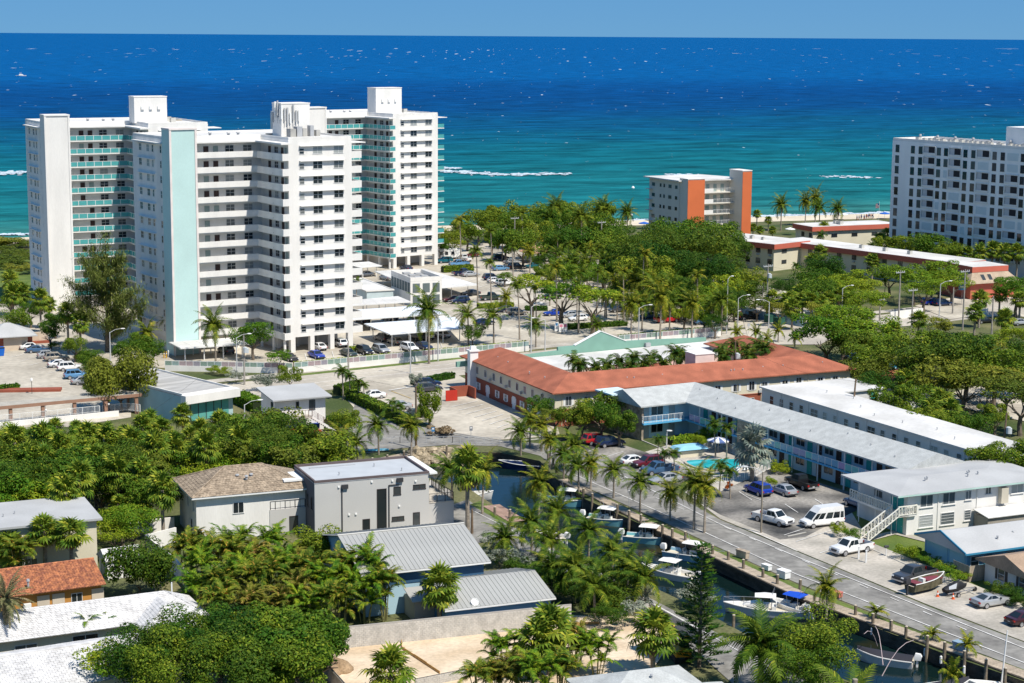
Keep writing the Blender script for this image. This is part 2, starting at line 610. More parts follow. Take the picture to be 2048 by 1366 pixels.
mb = MB()
for a in ((885, 342, 1010, 350, 1.6, 170, 1), (1000, 349, 1140, 348, 1.0, 110, 2), (885, 336, 920, 337, 0.8, 40, 3), (0, 347, 50, 345, 1.6, 120, 4),
   (1335, 349, 1400, 351, 0.8, 60, 5), (1500, 434, 1800, 426, 1.2, 420, 6), (1180, 447, 1300, 440, 1.2, 130, 7), (1540, 446, 1610, 441, 1.5, 60, 8),
   (0, 470, 70, 468, 0.7, 30, 9), (1640, 352, 1760, 356, 1.2, 30, 10)):
 mm = surf(*a)
 mb.add(mm.v, mm.f)
struct('surf', mb, FOAM, 'stuff')

# ---------------------------------------------------------------- lawns, lots, streets (each sheet a little above the last)
LV = [0.0]

def sheet(name, m, *uv, kind='structure', dz=0.004, pts=None):
 LV[0] += dz
 return struct(name, MB().sheet(pts or P(*uv), LV[0]), m, kind)

# dune greenery at far left, lawns
sheet('lawn', LAWN, (-60, 600), (-60, 520), (60, 505), (70, 560), (60, 620))
sheet('lawn', LAWN, (1395, 640), (1470, 600), (1600, 575), (1700, 600), (1660, 650), (1560, 655), (1480, 640))
sheet('lawn', LAWN, (1420, 1000), (1500, 935), (1660, 985), (1790, 1055), (2060, 1100), (2060, 1180), (1950, 1180), (1720, 1090), (1560, 1010))
sheet('lawn', LAWN, (1000, 520), (1080, 500), (1110, 530), (1040, 560))
A1 = R(33.4)
e1, e2 = Vector((math.cos(A1), math.sin(A1), 0)), Vector((-math.sin(A1), math.cos(A1), 0))
U0 = G(800, 731)

def band(name, m, o0, o1, s0, s1, kind='structure', base=U0, da=0.0):
 c, s = Vector((math.cos(A1 + da), math.sin(A1 + da), 0)), Vector((-math.sin(A1 + da), math.cos(A1 + da), 0))
 return sheet(name, m, pts=[base + c * s0 + s * o0, base + c * s1 + s * o0, base + c * s1 + s * o1, base + c * s0 + s * o1], kind=kind)

sheet('car_park', LOTP, (-300, 730), (300, 735), (560, 742), (1060, 694), (1240, 690), (1500, 650), (1680, 655), (1640, 600), (1480, 560), (1250, 520), (1060, 492), (860, 480), (640, 500), (60, 590), (-300, 640))
band('road', ROADP, -14.5, 0.0, -170, 300)
band('verge', LAWN, 0.0, 1.9, -22, 14)
band('pavement', CONC, 1.9, 5.0, -60, 300)
band('lane_line', LINE, -7.4, -7.2, -170, 300)
band('lane_line', LINE, -3.7, -3.55, -170, 300)
band('lane_line', LINE, -11.0, -10.85, -170, 300)
sheet('car_park', LOTP, (-120, 870), (-120, 680), (40, 690), (120, 705), (190, 745), (262, 792), (262, 835), (130, 855))
sheet('driveway', LOTP, (690, 795), (720, 762), (905, 745), (1010, 800), (1110, 838), (1120, 872), (1000, 880), (880, 862), (760, 800), (720, 830))
sheet('street', ASPH, (700, 842), (712, 800), (735, 800), (790, 843), (860, 858), (1010, 882), (1110, 890), (1180, 902), (1260, 940), (1340, 985), (1440, 1040),
  (1560, 1090), (1700, 1148), (1860, 1215), (2060, 1290), (2300, 1378), (2300, 1440), (2048, 1340), (1860, 1270), (1720, 1216), (1592, 1166), (1440, 1097), (1330, 1046), (1250, 1010), (1165, 972), (1118, 940),
  (1080, 912), (1000, 893), (905, 890), (800, 897), (735, 907), (690, 900))
sheet('apron', CONC, (1370, 985), (1440, 940), (1700, 1020), (1740, 1085), (1960, 1175), (2060, 1215), (2060, 1288), (1860, 1212), (1700, 1146), (1560, 1088), (1440, 1038))
sheet('motel_car_park', ASPHD, (1390, 1000), (1445, 958), (1520, 930), (1700, 985), (1735, 1010), (1610, 1075), (1560, 1080), (1440, 1030))
sheet('motel_car_park', ASPHD, (1120, 880), (1180, 868), (1290, 905), (1400, 950), (1330, 980), (1240, 930), (1170, 900))
sheet('road', ASPH, (905, 1090), (905, 1010), (935, 1000), (985, 1035), (1040, 1062), (1150, 1120), (1290, 1192), (1400, 1250), (1560, 1330), (1660, 1390), (1500, 1400), (1400, 1310), (1290, 1235), (1130, 1150), (980, 1085))
sheet('lawn', LAWN, (940, 1010), (960, 1003), (1035, 1040), (1060, 1056), (1020, 1052), (985, 1035), kind='structure')
# grass strips between street and docks
for s_ in (((1135, 965), (1160, 975), (1320, 1045), (1305, 1048), (1150, 985)), ((1320, 1048), (1440, 1100), (1592, 1170), (1586, 1177), (1430, 1108), (1312, 1056)),
   ((1592, 1170), (1720, 1220), (1860, 1275), (2060, 1345), (2300, 1445), (2300, 1456), (2048, 1354), (1850, 1284), (1712, 1229), (1586, 1177))):
 sheet('grass_strip', LAWN, *s_)
sheet('yard', CONC, (860, 960), (905, 985), (905, 1075), (830, 1080))
sheet('building_plot', SAND, (560, 1420), (640, 1330), (690, 1284), (1150, 1232), (1300, 1235), (1340, 1290), (1250, 1420))
sheet('patio', CONC, (1290, 905), (1340, 890), (1480, 880), (1560, 930), (1440, 985), (1390, 950))
sheet('garden_path', CONC, (1720, 1078), (1790, 1062), (1850, 1078), (1850, 1085), (1790, 1070), (1730, 1086))
sheet('patio', SAND, (370, 905), (410, 860), (500, 850), (470, 905), (420, 935))
sheet('side_street', ROADP, (1500, 690), (1480, 620), (1530, 615), (1700, 660), (1640, 690))
sheet('side_street', LOTP, (1830, 612), (1930, 590), (2080, 590), (2080, 640), (1990, 625), (1900, 640))
sheet('side_street', LOTP, (1860, 800), (1960, 770), (2080, 800), (2080, 850), (1980, 830))
# painted lines
def pline(name, u0, v0, u1, v1, w_, m=LINE, dash=None):
 a, b = G(u0, v0), G(u1, v1)
 d = b - a
 n = Vector((-d.y, d.x, 0)).normalized() * w_ / 2
 if not dash:
  return sheet(name, m, pts=[a - n, b - n, b + n, a + n], dz=0.0006)
 k = int(d.length / sum(dash))
 mb = MB()
 LV[0] += 0.0006
 for i in range(k):
  p = a + d * (i * sum(dash) / d.length)
  q = p + d.normalized() * dash[0]
  mb.face(*[(x.x, x.y, LV[0]) for x in (p - n, q - n, q + n, p + n)])
 return struct(name, mb, m)

LV[0] += 0.004
pline('edge_line', 1150, 951, 1330, 1030, 0.14)
pline('edge_line', 1330, 1030, 1592, 1150, 0.14)
pline('edge_line', 1592, 1150, 2060, 1332, 0.14)
pline('edge_line', 1240, 950, 1440, 1050, 0.14)
pline('edge_line', 1440, 1050, 1600, 1118, 0.14)
pline('edge_line', 1600, 1118, 2060, 1303, 0.14)
pline('centre_line', 1190, 945, 2060, 1316, 0.12, LINE, (1.5, 4))
pline('edge_line', 935, 1017, 1290, 1200, 0.12)
pline('edge_line', 1290, 1200, 1560, 1350, 0.12)
for i in range(7):
 t = i / 6
 pline('stall_line', 903 + t * 92, 815 + t * 42, 955 + t * 78, 803 + t * 40, 0.16)
for u, v, du, dv in ((1478, 985, 26, 17), (1500, 1062, 95, 42), (1570, 1010, 26, 17), (1630, 1000, 26, 17)):
 pline('stall_line', u, v, u + du, v + dv, 0.12)
for u, v in ((1568, 1072), (1592, 1085), (1640, 1108)):
 pline('stall_line', u, v, u + 82, v - 26, 0.12)
for u, v in ((1175, 905), (1205, 918), (1238, 932), (1270, 946)):
 pline('stall_line', u, v, u + 42, v - 14, 0.12)
pline('stop_line', 778, 782, 822, 775, 0.5)
pline('lane_line', 782, 783, 822, 798, 0.15, LINEY)
for i in range(9):
 pline('stall_line', 20 + i * 19, 716 + i * 8, 62 + i * 19, 706 + i * 8, 0.12)
for i in range(13):
 pline('stall_line', 560 + i * 27, 727 - i * 2.6, 556 + i * 27, 714 - i * 2.6, 0.12)
for u0, v0, n in ((890, 560, 7), (905, 602, 5), (1000, 632, 6)):
 for i in range(n):
  pline('stall_line', u0 + i * 17, v0 + i * 4, u0 + i * 17 + 22, v0 + i * 4 - 8, 0.12)

def kerb(w_, h_, *uv, m=KERB, name='kerb'):
 mb = MB()
 p = P(*uv)
 for a, b in zip(p, p[1:]):
  mb.bar(a, b, w_, h_)
 struct(name, mb, m)

kerb(0.2, 0.13, (880, 866), (1000, 884), (1108, 877))
kerb(0.2, 0.13, (712, 800), (735, 800), (790, 840))
kerb(0.2, 0.13, (1650, 1068), (1745, 1100), (1805, 1127), (1950, 1190))
kerb(0.2, 0.13, (1280, 880), (1340, 905), (1400, 948))
kerb(0.2, 0.13, (960, 612), (1030, 612), (1040, 618))
kerb(0.2, 0.13, (1070, 660), (1180, 670), (1270, 655), (1260, 648))
kerb(0.16, 0.14, (1575, 1074), (1612, 1066))
kerb(0.16, 0.14, (1490, 990), (1530, 1005))

# ================================================================ building kit
WC = {}
FACE = {'f': 0.0, 'l': -math.pi / 2, 'r': math.pi / 2, 'b': math.pi}

def win_mesh(w_, h_, style, fm, pm):
 k = (w_, h_, style, fm.name, pm.name)
 if k in WC:
  return WC[k]
 a, t = w_ / 2, 0.06
 m = MB()
 m.box(-a - .05, a + .05, -.09, 0, -.08, 0).box(-a, a, -.07, 0, h_ - t, h_)
 m.box(-a, -a + t, -.07, 0, 0.0, h_ - t).box(a - t, a, -.07, 0, 0.0, h_ - t)
 if style in 'sq':
  m.box(-t / 2, t / 2, -.065, 0, 0.0, h_ - t)
 if style in 'hq':
  m.box(-a + t, a - t, -.06, 0, h_ * .48, h_ * .48 + t)
 if style == 'j':
  for i in range(1, 4):
   m.box(-a + t, a - t, -.06, 0, h_ * i / 4, h_ * i / 4 + .035)
 if style == 't':
  for i in (1, 2):
   m.box(-a + w_ * i / 3 - t / 2, -a + w_ * i / 3 + t / 2, -.065, 0, 0, h_ - t)
 p = MB().face((-a + .02, -.02, 0), (a - .02, -.02, 0), (a - .02, -.02, h_ - .02), (-a + .02, -.02, h_ - .02))
 WC[k] = (m.mesh('window', fm), p.mesh('pane', pm))
 return WC[k]

def win(par, x, y, z, w_, h_, face='f', style='q', fm=None, pm=None, name='window'):
 a, b = win_mesh(w_, h_, style, fm or FRAME, pm or PANE)
 o = put(name, a, par, (x, y, z), FACE[face])
 put('pane', b, o)
 return o

def door(par, x, y, z, w_, h_, face='f', m=None, label=None):
 k = ('door', w_, h_, m.name)
 if k not in WC:
  WC[k] = (MB().box(-w_ / 2, w_ / 2, -.05, 0, 0, h_).box(-w_ / 2 - .06, -w_ / 2, -.08, 0, 0, h_ + .06).box(w_ / 2, w_ / 2 + .06, -.08, 0, 0, h_ + .06)
     .box(-w_ / 2, w_ / 2, -.08, 0, h_, h_ + .06).mesh('door', m), MB().box(w_ / 2 - .14, w_ / 2 - .08, -.11, -.05, .95, 1.03).mesh('handle', GREY))
 o = put('door', WC[k][0], par, (x, y, z), FACE[face], label=label)
 put('handle', WC[k][1], o)
 return o

def foot(near, right, left, z):
 """origin, angle, width and depth of a box whose near, right and left top corners are seen at these places"""
 o, r, l = G(*near, z), G(*right, z), G(*left, z)
 a = ang(o, r)
 n = Vector((-math.sin(a), math.cos(a), 0))
 return Vector((o.x, o.y, 0)), a, (r - o).length, abs((l - o).dot(n))

def LC(o, a):
 c, s = math.cos(a), math.sin(a)

 def f(u, v, z=0.0):
  p = G(u, v, z)
  return ((p.x - o.x) * c + (p.y - o.y) * s, -(p.x - o.x) * s + (p.y - o.y) * c)
 return f

def offs(pts, d):
 out = []
 n = len(pts)
 for i in range(n):
  p = Vector(pts[i][:2])
  a = (Vector(pts[i][:2]) - Vector(pts[i - 1][:2])).normalized() if i else None
  b = (Vector(pts[i + 1][:2]) - Vector(pts[i][:2])).normalized() if i < n - 1 else None
  if a is None or b is None:
   t = a or b
   out.append(p + Vector((-t.y, t.x)) * d)
  else:
   na, nb = Vector((-a.y, a.x)), Vector((-b.y, b.x))
   m = (na + nb).normalized()
   out.append(p + m * d / max(.2, m.dot(na)))
 return out

def outline(pts, hw):
 return offs(pts, hw) + offs(pts, -hw)[::-1]

def roof_path(pts, hw, ze, zr, hip=(True, True), over=0.0, t=0.16):
 """pitched roof along a ridge line; returns mesh builder"""
 m = MB()
 pts = [Vector(p[:2]) for p in pts]
 d0, d1 = (pts[0] - pts[1]).normalized(), (pts[-1] - pts[-2]).normalized()
 pe = [p.copy() for p in pts]
 pe[0] += d0 * over
 pe[-1] += d1 * over
 L, Rr = offs(pe, hw), offs(pe, -hw)
 rd = [p.copy() for p in pe]
 if hip[0]:
  rd[0] -= d0 * hw
 if hip[1]:
  rd[-1] -= d1 * hw
 n = len(pts)
 for i in range(n - 1):
  m.face((*L[i + 1], ze), (*L[i], ze), (*rd[i], zr), (*rd[i + 1], zr))
  m.face((*Rr[i], ze), (*Rr[i + 1], ze), (*rd[i + 1], zr), (*rd[i], zr))
 for k, h in ((0, hip[0]), (-1, hip[1])):
  a, b = (L[k], Rr[k]) if k == 0 else (Rr[k], L[k])
  if h:
   m.face((*a, ze), (*b, ze), (*rd[k], zr))
  else:
   m.face((*a, ze - t), (*b, ze - t), (*rd[k], zr - t))
   m.face((*a, ze - t), (*rd[k], zr - t), (*rd[k], zr), (*a, ze))
   m.face((*rd[k], zr - t), (*b, ze - t), (*b, ze), (*rd[k], zr))
 ol = L + Rr[::-1]
 for i in range(len(ol)):
  a, b = ol[i], ol[(i + 1) % len(ol)]
  if i == n - 1 and not hip[1] or i == 2 * n - 1 and not hip[0]:
   continue
  m.face((*b, ze - t), (*a, ze - t), (*a, ze), (*b, ze))
 m.face(*[(*p, ze - t) for p in ol])
 return m

def flat_roof(par, pts, z, m, parapet=0.0, pm=None, t=0.2, w_=0.22, name='roof'):
 MB().prism(pts, z, z + t).build(name, m, par)
 if parapet:
  mb = MB()
  inn = inset(pts, w_)
  n = len(pts)
  a = sum(pts[i][0] * pts[(i + 1) % n][1] - pts[(i + 1) % n][0] * pts[i][1] for i in range(n))
  p_ = pts if a > 0 else pts[::-1]
  inn = inset(p_, w_)
  zt = z + t + parapet
  for i in range(n):
   a, b, c, d = p_[i], p_[(i + 1) % n], inn[(i + 1) % n], inn[i]
   mb.face((*a[:2], zt), (*b[:2], zt), (*c[:2], zt), (*d[:2], zt))
   mb.face((*a[:2], z + t + .002), (*b[:2], z + t + .002), (*b[:2], zt), (*a[:2], zt))
   mb.face((*c[:2], z + t), (*d[:2], z + t), (*d[:2], zt), (*c[:2], zt))
  mb.build('parapet', pm or m, par)

def inset(pts, d):
 out = []
 n = len(pts)
 for i in range(n):
  p, a, b = Vector(pts[i][:2]), Vector(pts[i - 1][:2]), Vector(pts[(i + 1) % n][:2])
  u, v = (p - a).normalized(), (b - p).normalized()
  nu, nv = Vector((-u.y, u.x)), Vector((-v.y, v.x))
  m_ = (nu + nv).normalized()
  out.append(p + m_ * d / max(.25, m_.dot(nu)))
 return out

def vent(par, x, y, z, m=None, r=.1, h=.5, name='roof_vent'):
 k = ('vent', r, h)
 if k not in WC:
  WC[k] = MB().lathe([(r, 0), (r, h * .75), (r * 1.7, h * .75), (r * 1.2, h)], 8).mesh('roof_vent', GREY)
 return put(name, WC[k], par, (x, y, z))

def ac_box(par, x, y, z, s=1.0, rz=0.0, name='air_conditioner'):
 if 'ac' not in WC:
  WC['ac'] = (MB().box(-.5, .5, -.5, .5, 0, .9).mesh('air_conditioner', mat('ac_case', (0.52, 0.51, 0.47), rough=.5)),
     MB().lathe([(.38, .9), (.38, .95), (.12, .97)], 10).mesh('fan_grille', DARK))
 o = put(name, WC['ac'][0], par, (x, y, z), rz, None, s)
 put('fan_grille', WC['ac'][1], o)
 return o

def railing(par, pts, z, h=1.0, m=None, step=0.16, post=1.8, name='railing', bal=.03):
 """posts, top and bottom rail and close balusters"""
 mb = MB()
 for a, b in zip(pts, pts[1:]):
  a, b = Vector((*a[:2], z)), Vector((*b[:2], z))
  d = b - a
  mb.bar(a + Vector((0, 0, h)), b + Vector((0, 0, h)), .07, .05)
  mb.bar(a + Vector((0, 0, .12)), b + Vector((0, 0, .12)), .05, .04)
  n = max(1, int(d.length / step))
  for i in range(n + 1):
   p = a + d * i / n
   big = i % max(1, int(post / step)) == 0 or i == n
   s = .04 if big else bal / 2
   mb.box(p.x - s, p.x + s, p.y - s, p.y + s, z, z + h)
 return mb.build(name, m or WHITE2, par)

def seam_slope(par, A, B, D, m, step=0.5, name='roof_panel', rib=.05):
 """standing-seam slope: eave from A to B, ridge above A at D; every panel is its own piece"""
 A, B, D = Vector(A), Vector(B), Vector(D)
 u = (B - A)
 n = max(1, round(u.length / step))
 s = u.length / n
 e = u.normalized()
 v = D - A
 nn = e.cross(v).normalized()
 mb = MB()
 p = [Vector((0, 0, 0)), e * (s - .004), e * (s - .004) + v, v]
 k = nn * -.05
 mb.add([q + k for q in p] + p, [(3, 2, 1, 0), (4, 5, 6, 7), (0, 1, 5, 4), (1, 2, 6, 5), (2, 3, 7, 6), (3, 0, 4, 7)])
 r = [Vector((0, 0, 0)), e * .05, e * .05 + v, v]
 mb.add([q for q in r] + [q + nn * rib for q in r], [(4, 5, 6, 7), (0, 1, 5, 4), (1, 2, 6, 5), (2, 3, 7, 6), (3, 0, 4, 7)])
 me = mb.mesh(name, m)
 for i in range(n):
  put(name, me, par, A + e * s * i)

def courses(mb, A, B, C, D, rows, tw, th, rnd_, barrel=False):
 """overlapping roof tiles on the slope A B (eave) C D (ridge)"""
 A, B, C, D = map(Vector, (A, B, C, D))
 nn = (B - A).cross(D - A).normalized()
 for r in range(rows):
  t0, t1 = r / rows, min(1, (r + 1.12) / rows)
  a, b, c, d = A.lerp(D, t0), B.lerp(C, t0), B.lerp(C, t1), A.lerp(D, t1)
  L = (b - a).length
  n = max(1, round(L / tw))
  for i in range(n):
   f0, f1 = (i + (0 if barrel else .5 * (r % 2))) / n, (i + 1 + (0 if barrel else .5 * (r % 2))) / n
   f0, f1 = min(1, f0), min(1, f1)
   if f1 - f0 < .02 / n:
    continue
   j = rnd_.uniform(-.012, .012)
   g = .012 / max(L, .1)
   p0, p1 = a.lerp(b, f0 + g), a.lerp(b, f1 - g)
   q0, q1 = d.lerp(c, f0 + g), d.lerp(c, f1 - g)
   up = nn * (th + j)
   if barrel:
    m0, m1 = (p0 + p1) / 2 + nn * (th + .07 + j), (q0 + q1) / 2 + nn * .075
    mb.add([p0 + nn * th * .4, m0, p1 + nn * th * .4, q0, m1, q1], [(0, 1, 4, 3), (1, 2, 5, 4), (0, 2, 1)])
   else:
    mb.add([p0, p1, p0 + up, p1 + up, q1 + nn * .012, q0 + nn * .012], [(0, 1, 3, 2), (2, 3, 4, 5)])

# ================================================================ the three towers
TG = mat('teal_glass', (0.08, 0.36, 0.36), var=0.12, rough=0.12, spec=0.6)
TGD = mat('mint_paint', (0.50, 0.69, 0.66), var=0.07, scale=0.2, fine=(4, .03))
WALLG = mat('gallery_wall', (0.78, 0.75, 0.70), var=0.08, scale=0.3)
DOORD = mat('dark_door', (0.06, 0.035, 0.03), rough=.5)
DOORG = mat('grey_door', (0.30, 0.38, 0.36), rough=.5)
TRIM = mat('pale_trim', (0.78, 0.70, 0.66), rough=.7)

def tower(label, o, a, glass, shaft_m, W=13.6, fh=2.87, z0=3.0, nf=13, seed=1, antennas=False, pent=(3.2, 9.4, 9.5, 13.5, 6.3)):
 rd = random.Random(seed)
 t = T('apartment_tower', label, 'apartment tower', o, a, 'white apartment towers by the beach')
 zt = z0 + nf * fh
 D = 28.5
 MB().prism([(0, 0), (W, 0), (W, D), (-20, D), (-20, 12.2), (0, 12.2)], z0, zt + .9).build('wall', WHITE, t)
 # open ground floor with pillars
 mb = MB().box(.4, W - .3, 7.5, D - .4, 0, z0 - .01).box(-19.6, .3, 14, D - .4, 0, z0 - .01)
 mb.build('garage_wall', WALLG, t)
 for x0, x1 in ((0, 1.0), (W * .31, W * .31 + .9), (W * .63, W * .63 + .9), (W - 1.1, W)):
  MB().box(x0 + .003, x1 - .003, 0.003, 1.0, 0, z0 + .002).build('pillar', WHITE, t)
  MB().box(x0 + .2, x1 - .2, 6.2, 6.9, 0, z0 - .005).build('pillar', WHITE, t)
 for x, y in ((-1.5, -.6), (-1.5, 4.2), (-1.5, 9.6), (-6, 11.0), (-10.5, 11.0)):
  MB().box(x - .2, x + .2, y, y + .4, 0, z0 - .24).build('pillar', WHITE, t)
 eb = MB().box(W * .165, W * .875, -.62, 0.0, 0, .16).mesh('eyebrow', WHITE)
 ebl = MB().box(-20.55, -20.0, 17.2, 25.8, 0, .14).mesh('eyebrow', WHITE)
 par_h = 1.12
 gp = [(0, -1.2), (-1.85, -1.2), (-1.85, 10.3), (-15.02, 10.3), (-15.02, 12.2), (0, 12.2)]
 slab = MB().prism(gp, -.22, 0).mesh('gallery_floor', WHITE)
 if glass:
  g = MB()
  gpt = MB()
  for p, q in (((-1.8, -1.15), (-1.8, 10.35)), ((-1.8, 10.35), (-15.0, 10.35)), ((0, -1.15), (-1.8, -1.15))):
   p, q = Vector((*p, .08)), Vector((*q, .08))
   g.bar(p, q, .03, .98)
   k = max(1, int((q - p).length / 1.7))
   for i in range(k + 1):
    c = p + (q - p) * i / k
    gpt.box(c.x - .05, c.x + .05, c.y - .05, c.y + .05, 0, 1.1)
   gpt.bar(p + Vector((0, 0, .985)), q + Vector((0, 0, .985)), .09, .07)
  gm, pm = g.mesh('glass_railing', TG), gpt.mesh('rail_frame', WHITE2)
 else:
  g = MB()
  g.box(-1.85, -1.70, -1.2, 10.15, 0, par_h).box(-15.0, -1.70, 10.15, 10.3, 0, par_h).box(-1.70, 0, -1.2, -1.05, 0, par_h)
  gm = g.mesh('parapet', WHITE)
  dot = MB().box(-1.88, -1.85, 3, 3.2, .05, .2).box(-8, -7.8, 10.27 - .03, 10.3, 0, .1).mesh('drain_spout', GREY)
 bm = MB().box(W, W + 2.3, .25, 5.5, -.2, 0).mesh('balcony_floor', WHITE)
 if glass:
  bp = MB().box(W, W + 2.25, .28, .31, .08, 1.05).box(W + 2.22, W + 2.25, .31, 5.4, .08, 1.05).mesh('balcony_railing', TG)
 else:
  bp = MB().box(W, W + 2.3, .25, .4, 0, 1.15).box(W + 2.15, W + 2.3, .4, 5.5, 0, 1.15).mesh('balcony_railing', WHITE)
 for f in range(nf):
  z = z0 + f * fh
  for x, w_, s in ((W * .205, 1.05, 'h'), (W * .455, 2.05, 'q'), (W * .785, 2.05, 'q')):
   win(t, x, 0, z + .95, w_, 1.42 if w_ > 2 else 1.05, 'f', s)
  put('eyebrow', eb, t, (0, 0, z + 2.4))
  put('eyebrow', ebl, t, (0, 0, z + 2.4))
  put('gallery_floor', slab, t, (0, 0, z))
  put('glass_railing' if glass else 'gallery_parapet', gm, t, (0, 0, z))
  if glass:
   put('rail_frame', pm, t, (0, 0, z))
  else:
   put('drain_spout', dot, t, (0, 0, z))
  # left wing, seen across the gallery
  win(t, -14.3, 12.2, z + 1.0, .8, 1.2, 'f', 'h')
  for x in (-11.6, -9.6):
   if rd.random() < .75:
    door(t, x, 12.2, z + .02, .9, 2.05, 'f', DOORD if rd.random() < (.85 if glass else .55) else DOORG)
  win(t, -6.7, 12.2, z + 1.0, 1.85, 1.25, 'f', 'q')
  win(t, -2.9, 12.2, z + 1.0, 1.85, 1.25, 'f', 'q')
  win(t, 0, 5.2, z + 1.0, 1.6, 1.2, 'l', 'q')
  door(t, 0, 2.6, z + .02, .9, 2.05, 'l', DOORD)
  door(t, 0, 8.2, z + .02, .9, 2.05, 'l', DOORD)
  if rd.random() < .7:
   door(t, 0, 1.0, z + .02, .9, 2.05, 'l', DOORG)
  # end wall of the left wing
  for y, w_ in ((24.5, 1.3), (20.6, 1.3), (18.2, .8), (14.2, .8)):
   win(t, -20, y, z + 1.0, w_, 1.35, 'l', 'q' if w_ > 1 else 'h')
  if f or not glass:
   put('balcony_floor', bm, t, (0, 0, z))
   put('balcony_railing', bp, t, (0, 0, z))
  win(t, W, 2.6, z + 1.0, 1.6, 1.3, 'r', 'q')
 # roof with overhang above the galleries, parapet
 MB().prism([(0, .5), (0, -1.6), (-2.3, -1.6), (-2.3, 9.8), (-15.0, 9.8), (-15.0, 12.3), (0, 12.3)], zt - .02, zt + .3).build('roof_overhang', WHITE, t)
 MB().box(W - .02, W + 3.2, .2, 5.2, zt - .15, zt + .02).build('roof_overhang', WHITE, t)
 MB().box(-20.9, -20.0, 12.4, 27, zt - .15, zt + .1).build('roof_overhang', WHITE, t)
 flat_roof(t, [(0.05, .05), (W - .05, .05), (W - .05, D - .05), (-19.95, D - .05), (-19.95, 12.25), (.05, 12.25)], zt + .9, ROOFW, .35, WHITE, t=.05)
 # stair shaft with recessed coloured front
 x0, x1, y0, y1 = -20.6, -15.02, 8.6, 12.2
 zs = zt + 3.0
 MB().box(x0, x1, y0, y1, 0, zs).build('stair_shaft', shaft_m, t)
 MB().box(x0 - .004, x0 + .42, y0 - .15, y0, .01, zs - .3).build('shaft_trim', TRIM if not glass else WHITE, t)
 MB().box(x1 - .42, x1 + .004, y0 - .15, y0, .01, zs - .3).build('shaft_trim', TRIM if not glass else WHITE, t)
 MB().box(x0 - .06, x1 + .06, y0 - .2, y1 + .05, zs - .3, zs + .02).build('shaft_cap', TRIM if not glass else WHITE, t)
 # roof house
 px0, px1, py0, py1, ph = pent
 MB().box(px0, px1, py0, py1, zt + .9, zt + .9 + ph).build('roof_house', WHITE, t)
 MB().box(px0 - .08, px1 + .08, py0 - .08, py1 + .08, zt + .9 + ph, zt + 1.1 + ph).build('roof_cap', WHITE, t)
 if antennas:
  for i in range(11):
   x, y = (px0 + i * .62, py0 - .25) if i < 7 else (px0 - .25, py0 + (i - 7) * 1.1)
   h = rd.uniform(2.0, 3.4)
   b = zt + 1.2 + ph * rd.uniform(.3, .55)
   MB().box(x - .16, x + .16, y - .1, y + .1, b, b + h).tube((x, y + .12, b - 1.2), (x, y + .12, b + h), .05).build('antenna', GREY if i % 3 else WHITE2, t)
  for i in range(5):
   x = px0 + .5 + i * 1.5
   MB().box(x, x + rd.uniform(.7, 1.2), py0 - 2.2 - rd.random(), py0 - 1.2, zt + .95, zt + 1.3 + rd.uniform(.8, 1.8)).build('equipment_cabinet', GREY if i % 2 else CONC2, t)
 else:
  for x in (.25, .5, .75):
   xx = px0 + (px1 - px0) * x
   MB().box(xx - .35, xx + .35, py0 - .35, py0, zt + 3.9, zt + 4.6).build('wall_vent', WHITE2, t)
 ac_box(t, px1 + 1.6, py0 + 1, zt + .95, 1.1)
 ac_box(t, px1 + 1.4, py0 + 4, zt + .95, 1.2)
 for x, y in ((-6, 14), (-3.5, 15), (-9, 16)):
  vent(t, x, y, zt + .95, r=.28, h=.8)
 MB().box(W * .15, W * .9, 14, 14.25, zt + .95, zt + 1.35).build('roof_curb', CONC, t)
 return t

oB2 = G(582, 706)
tower('front white tower with solid balcony parapets and a mint green stair shaft', oB2, R(33), False, TGD, seed=4, antennas=True)
oB3 = G(787, 537)
tower('rear white tower with teal glass galleries, right of the front tower', oB3, R(38), True, WHITE, W=14.4, seed=5, pent=(1.5, 9.8, 10.2, 14.2, 6.6), fh=2.8)
# the left tower stands behind the front one: set by its stair shaft
aB1 = R(28)
pS = G(101, 624)
oB1 = pS - Vector((math.cos(aB1) * -20.6 - math.sin(aB1) * 8.6, math.sin(aB1) * -20.6 + math.cos(aB1) * 8.6, 0))
tower('far left white tower with teal glass galleries and a plain white stair shaft', oB1, aB1, True, WHITE, seed=6, pent=(-.5, 7.0, 8.5, 12.5, 5.7))

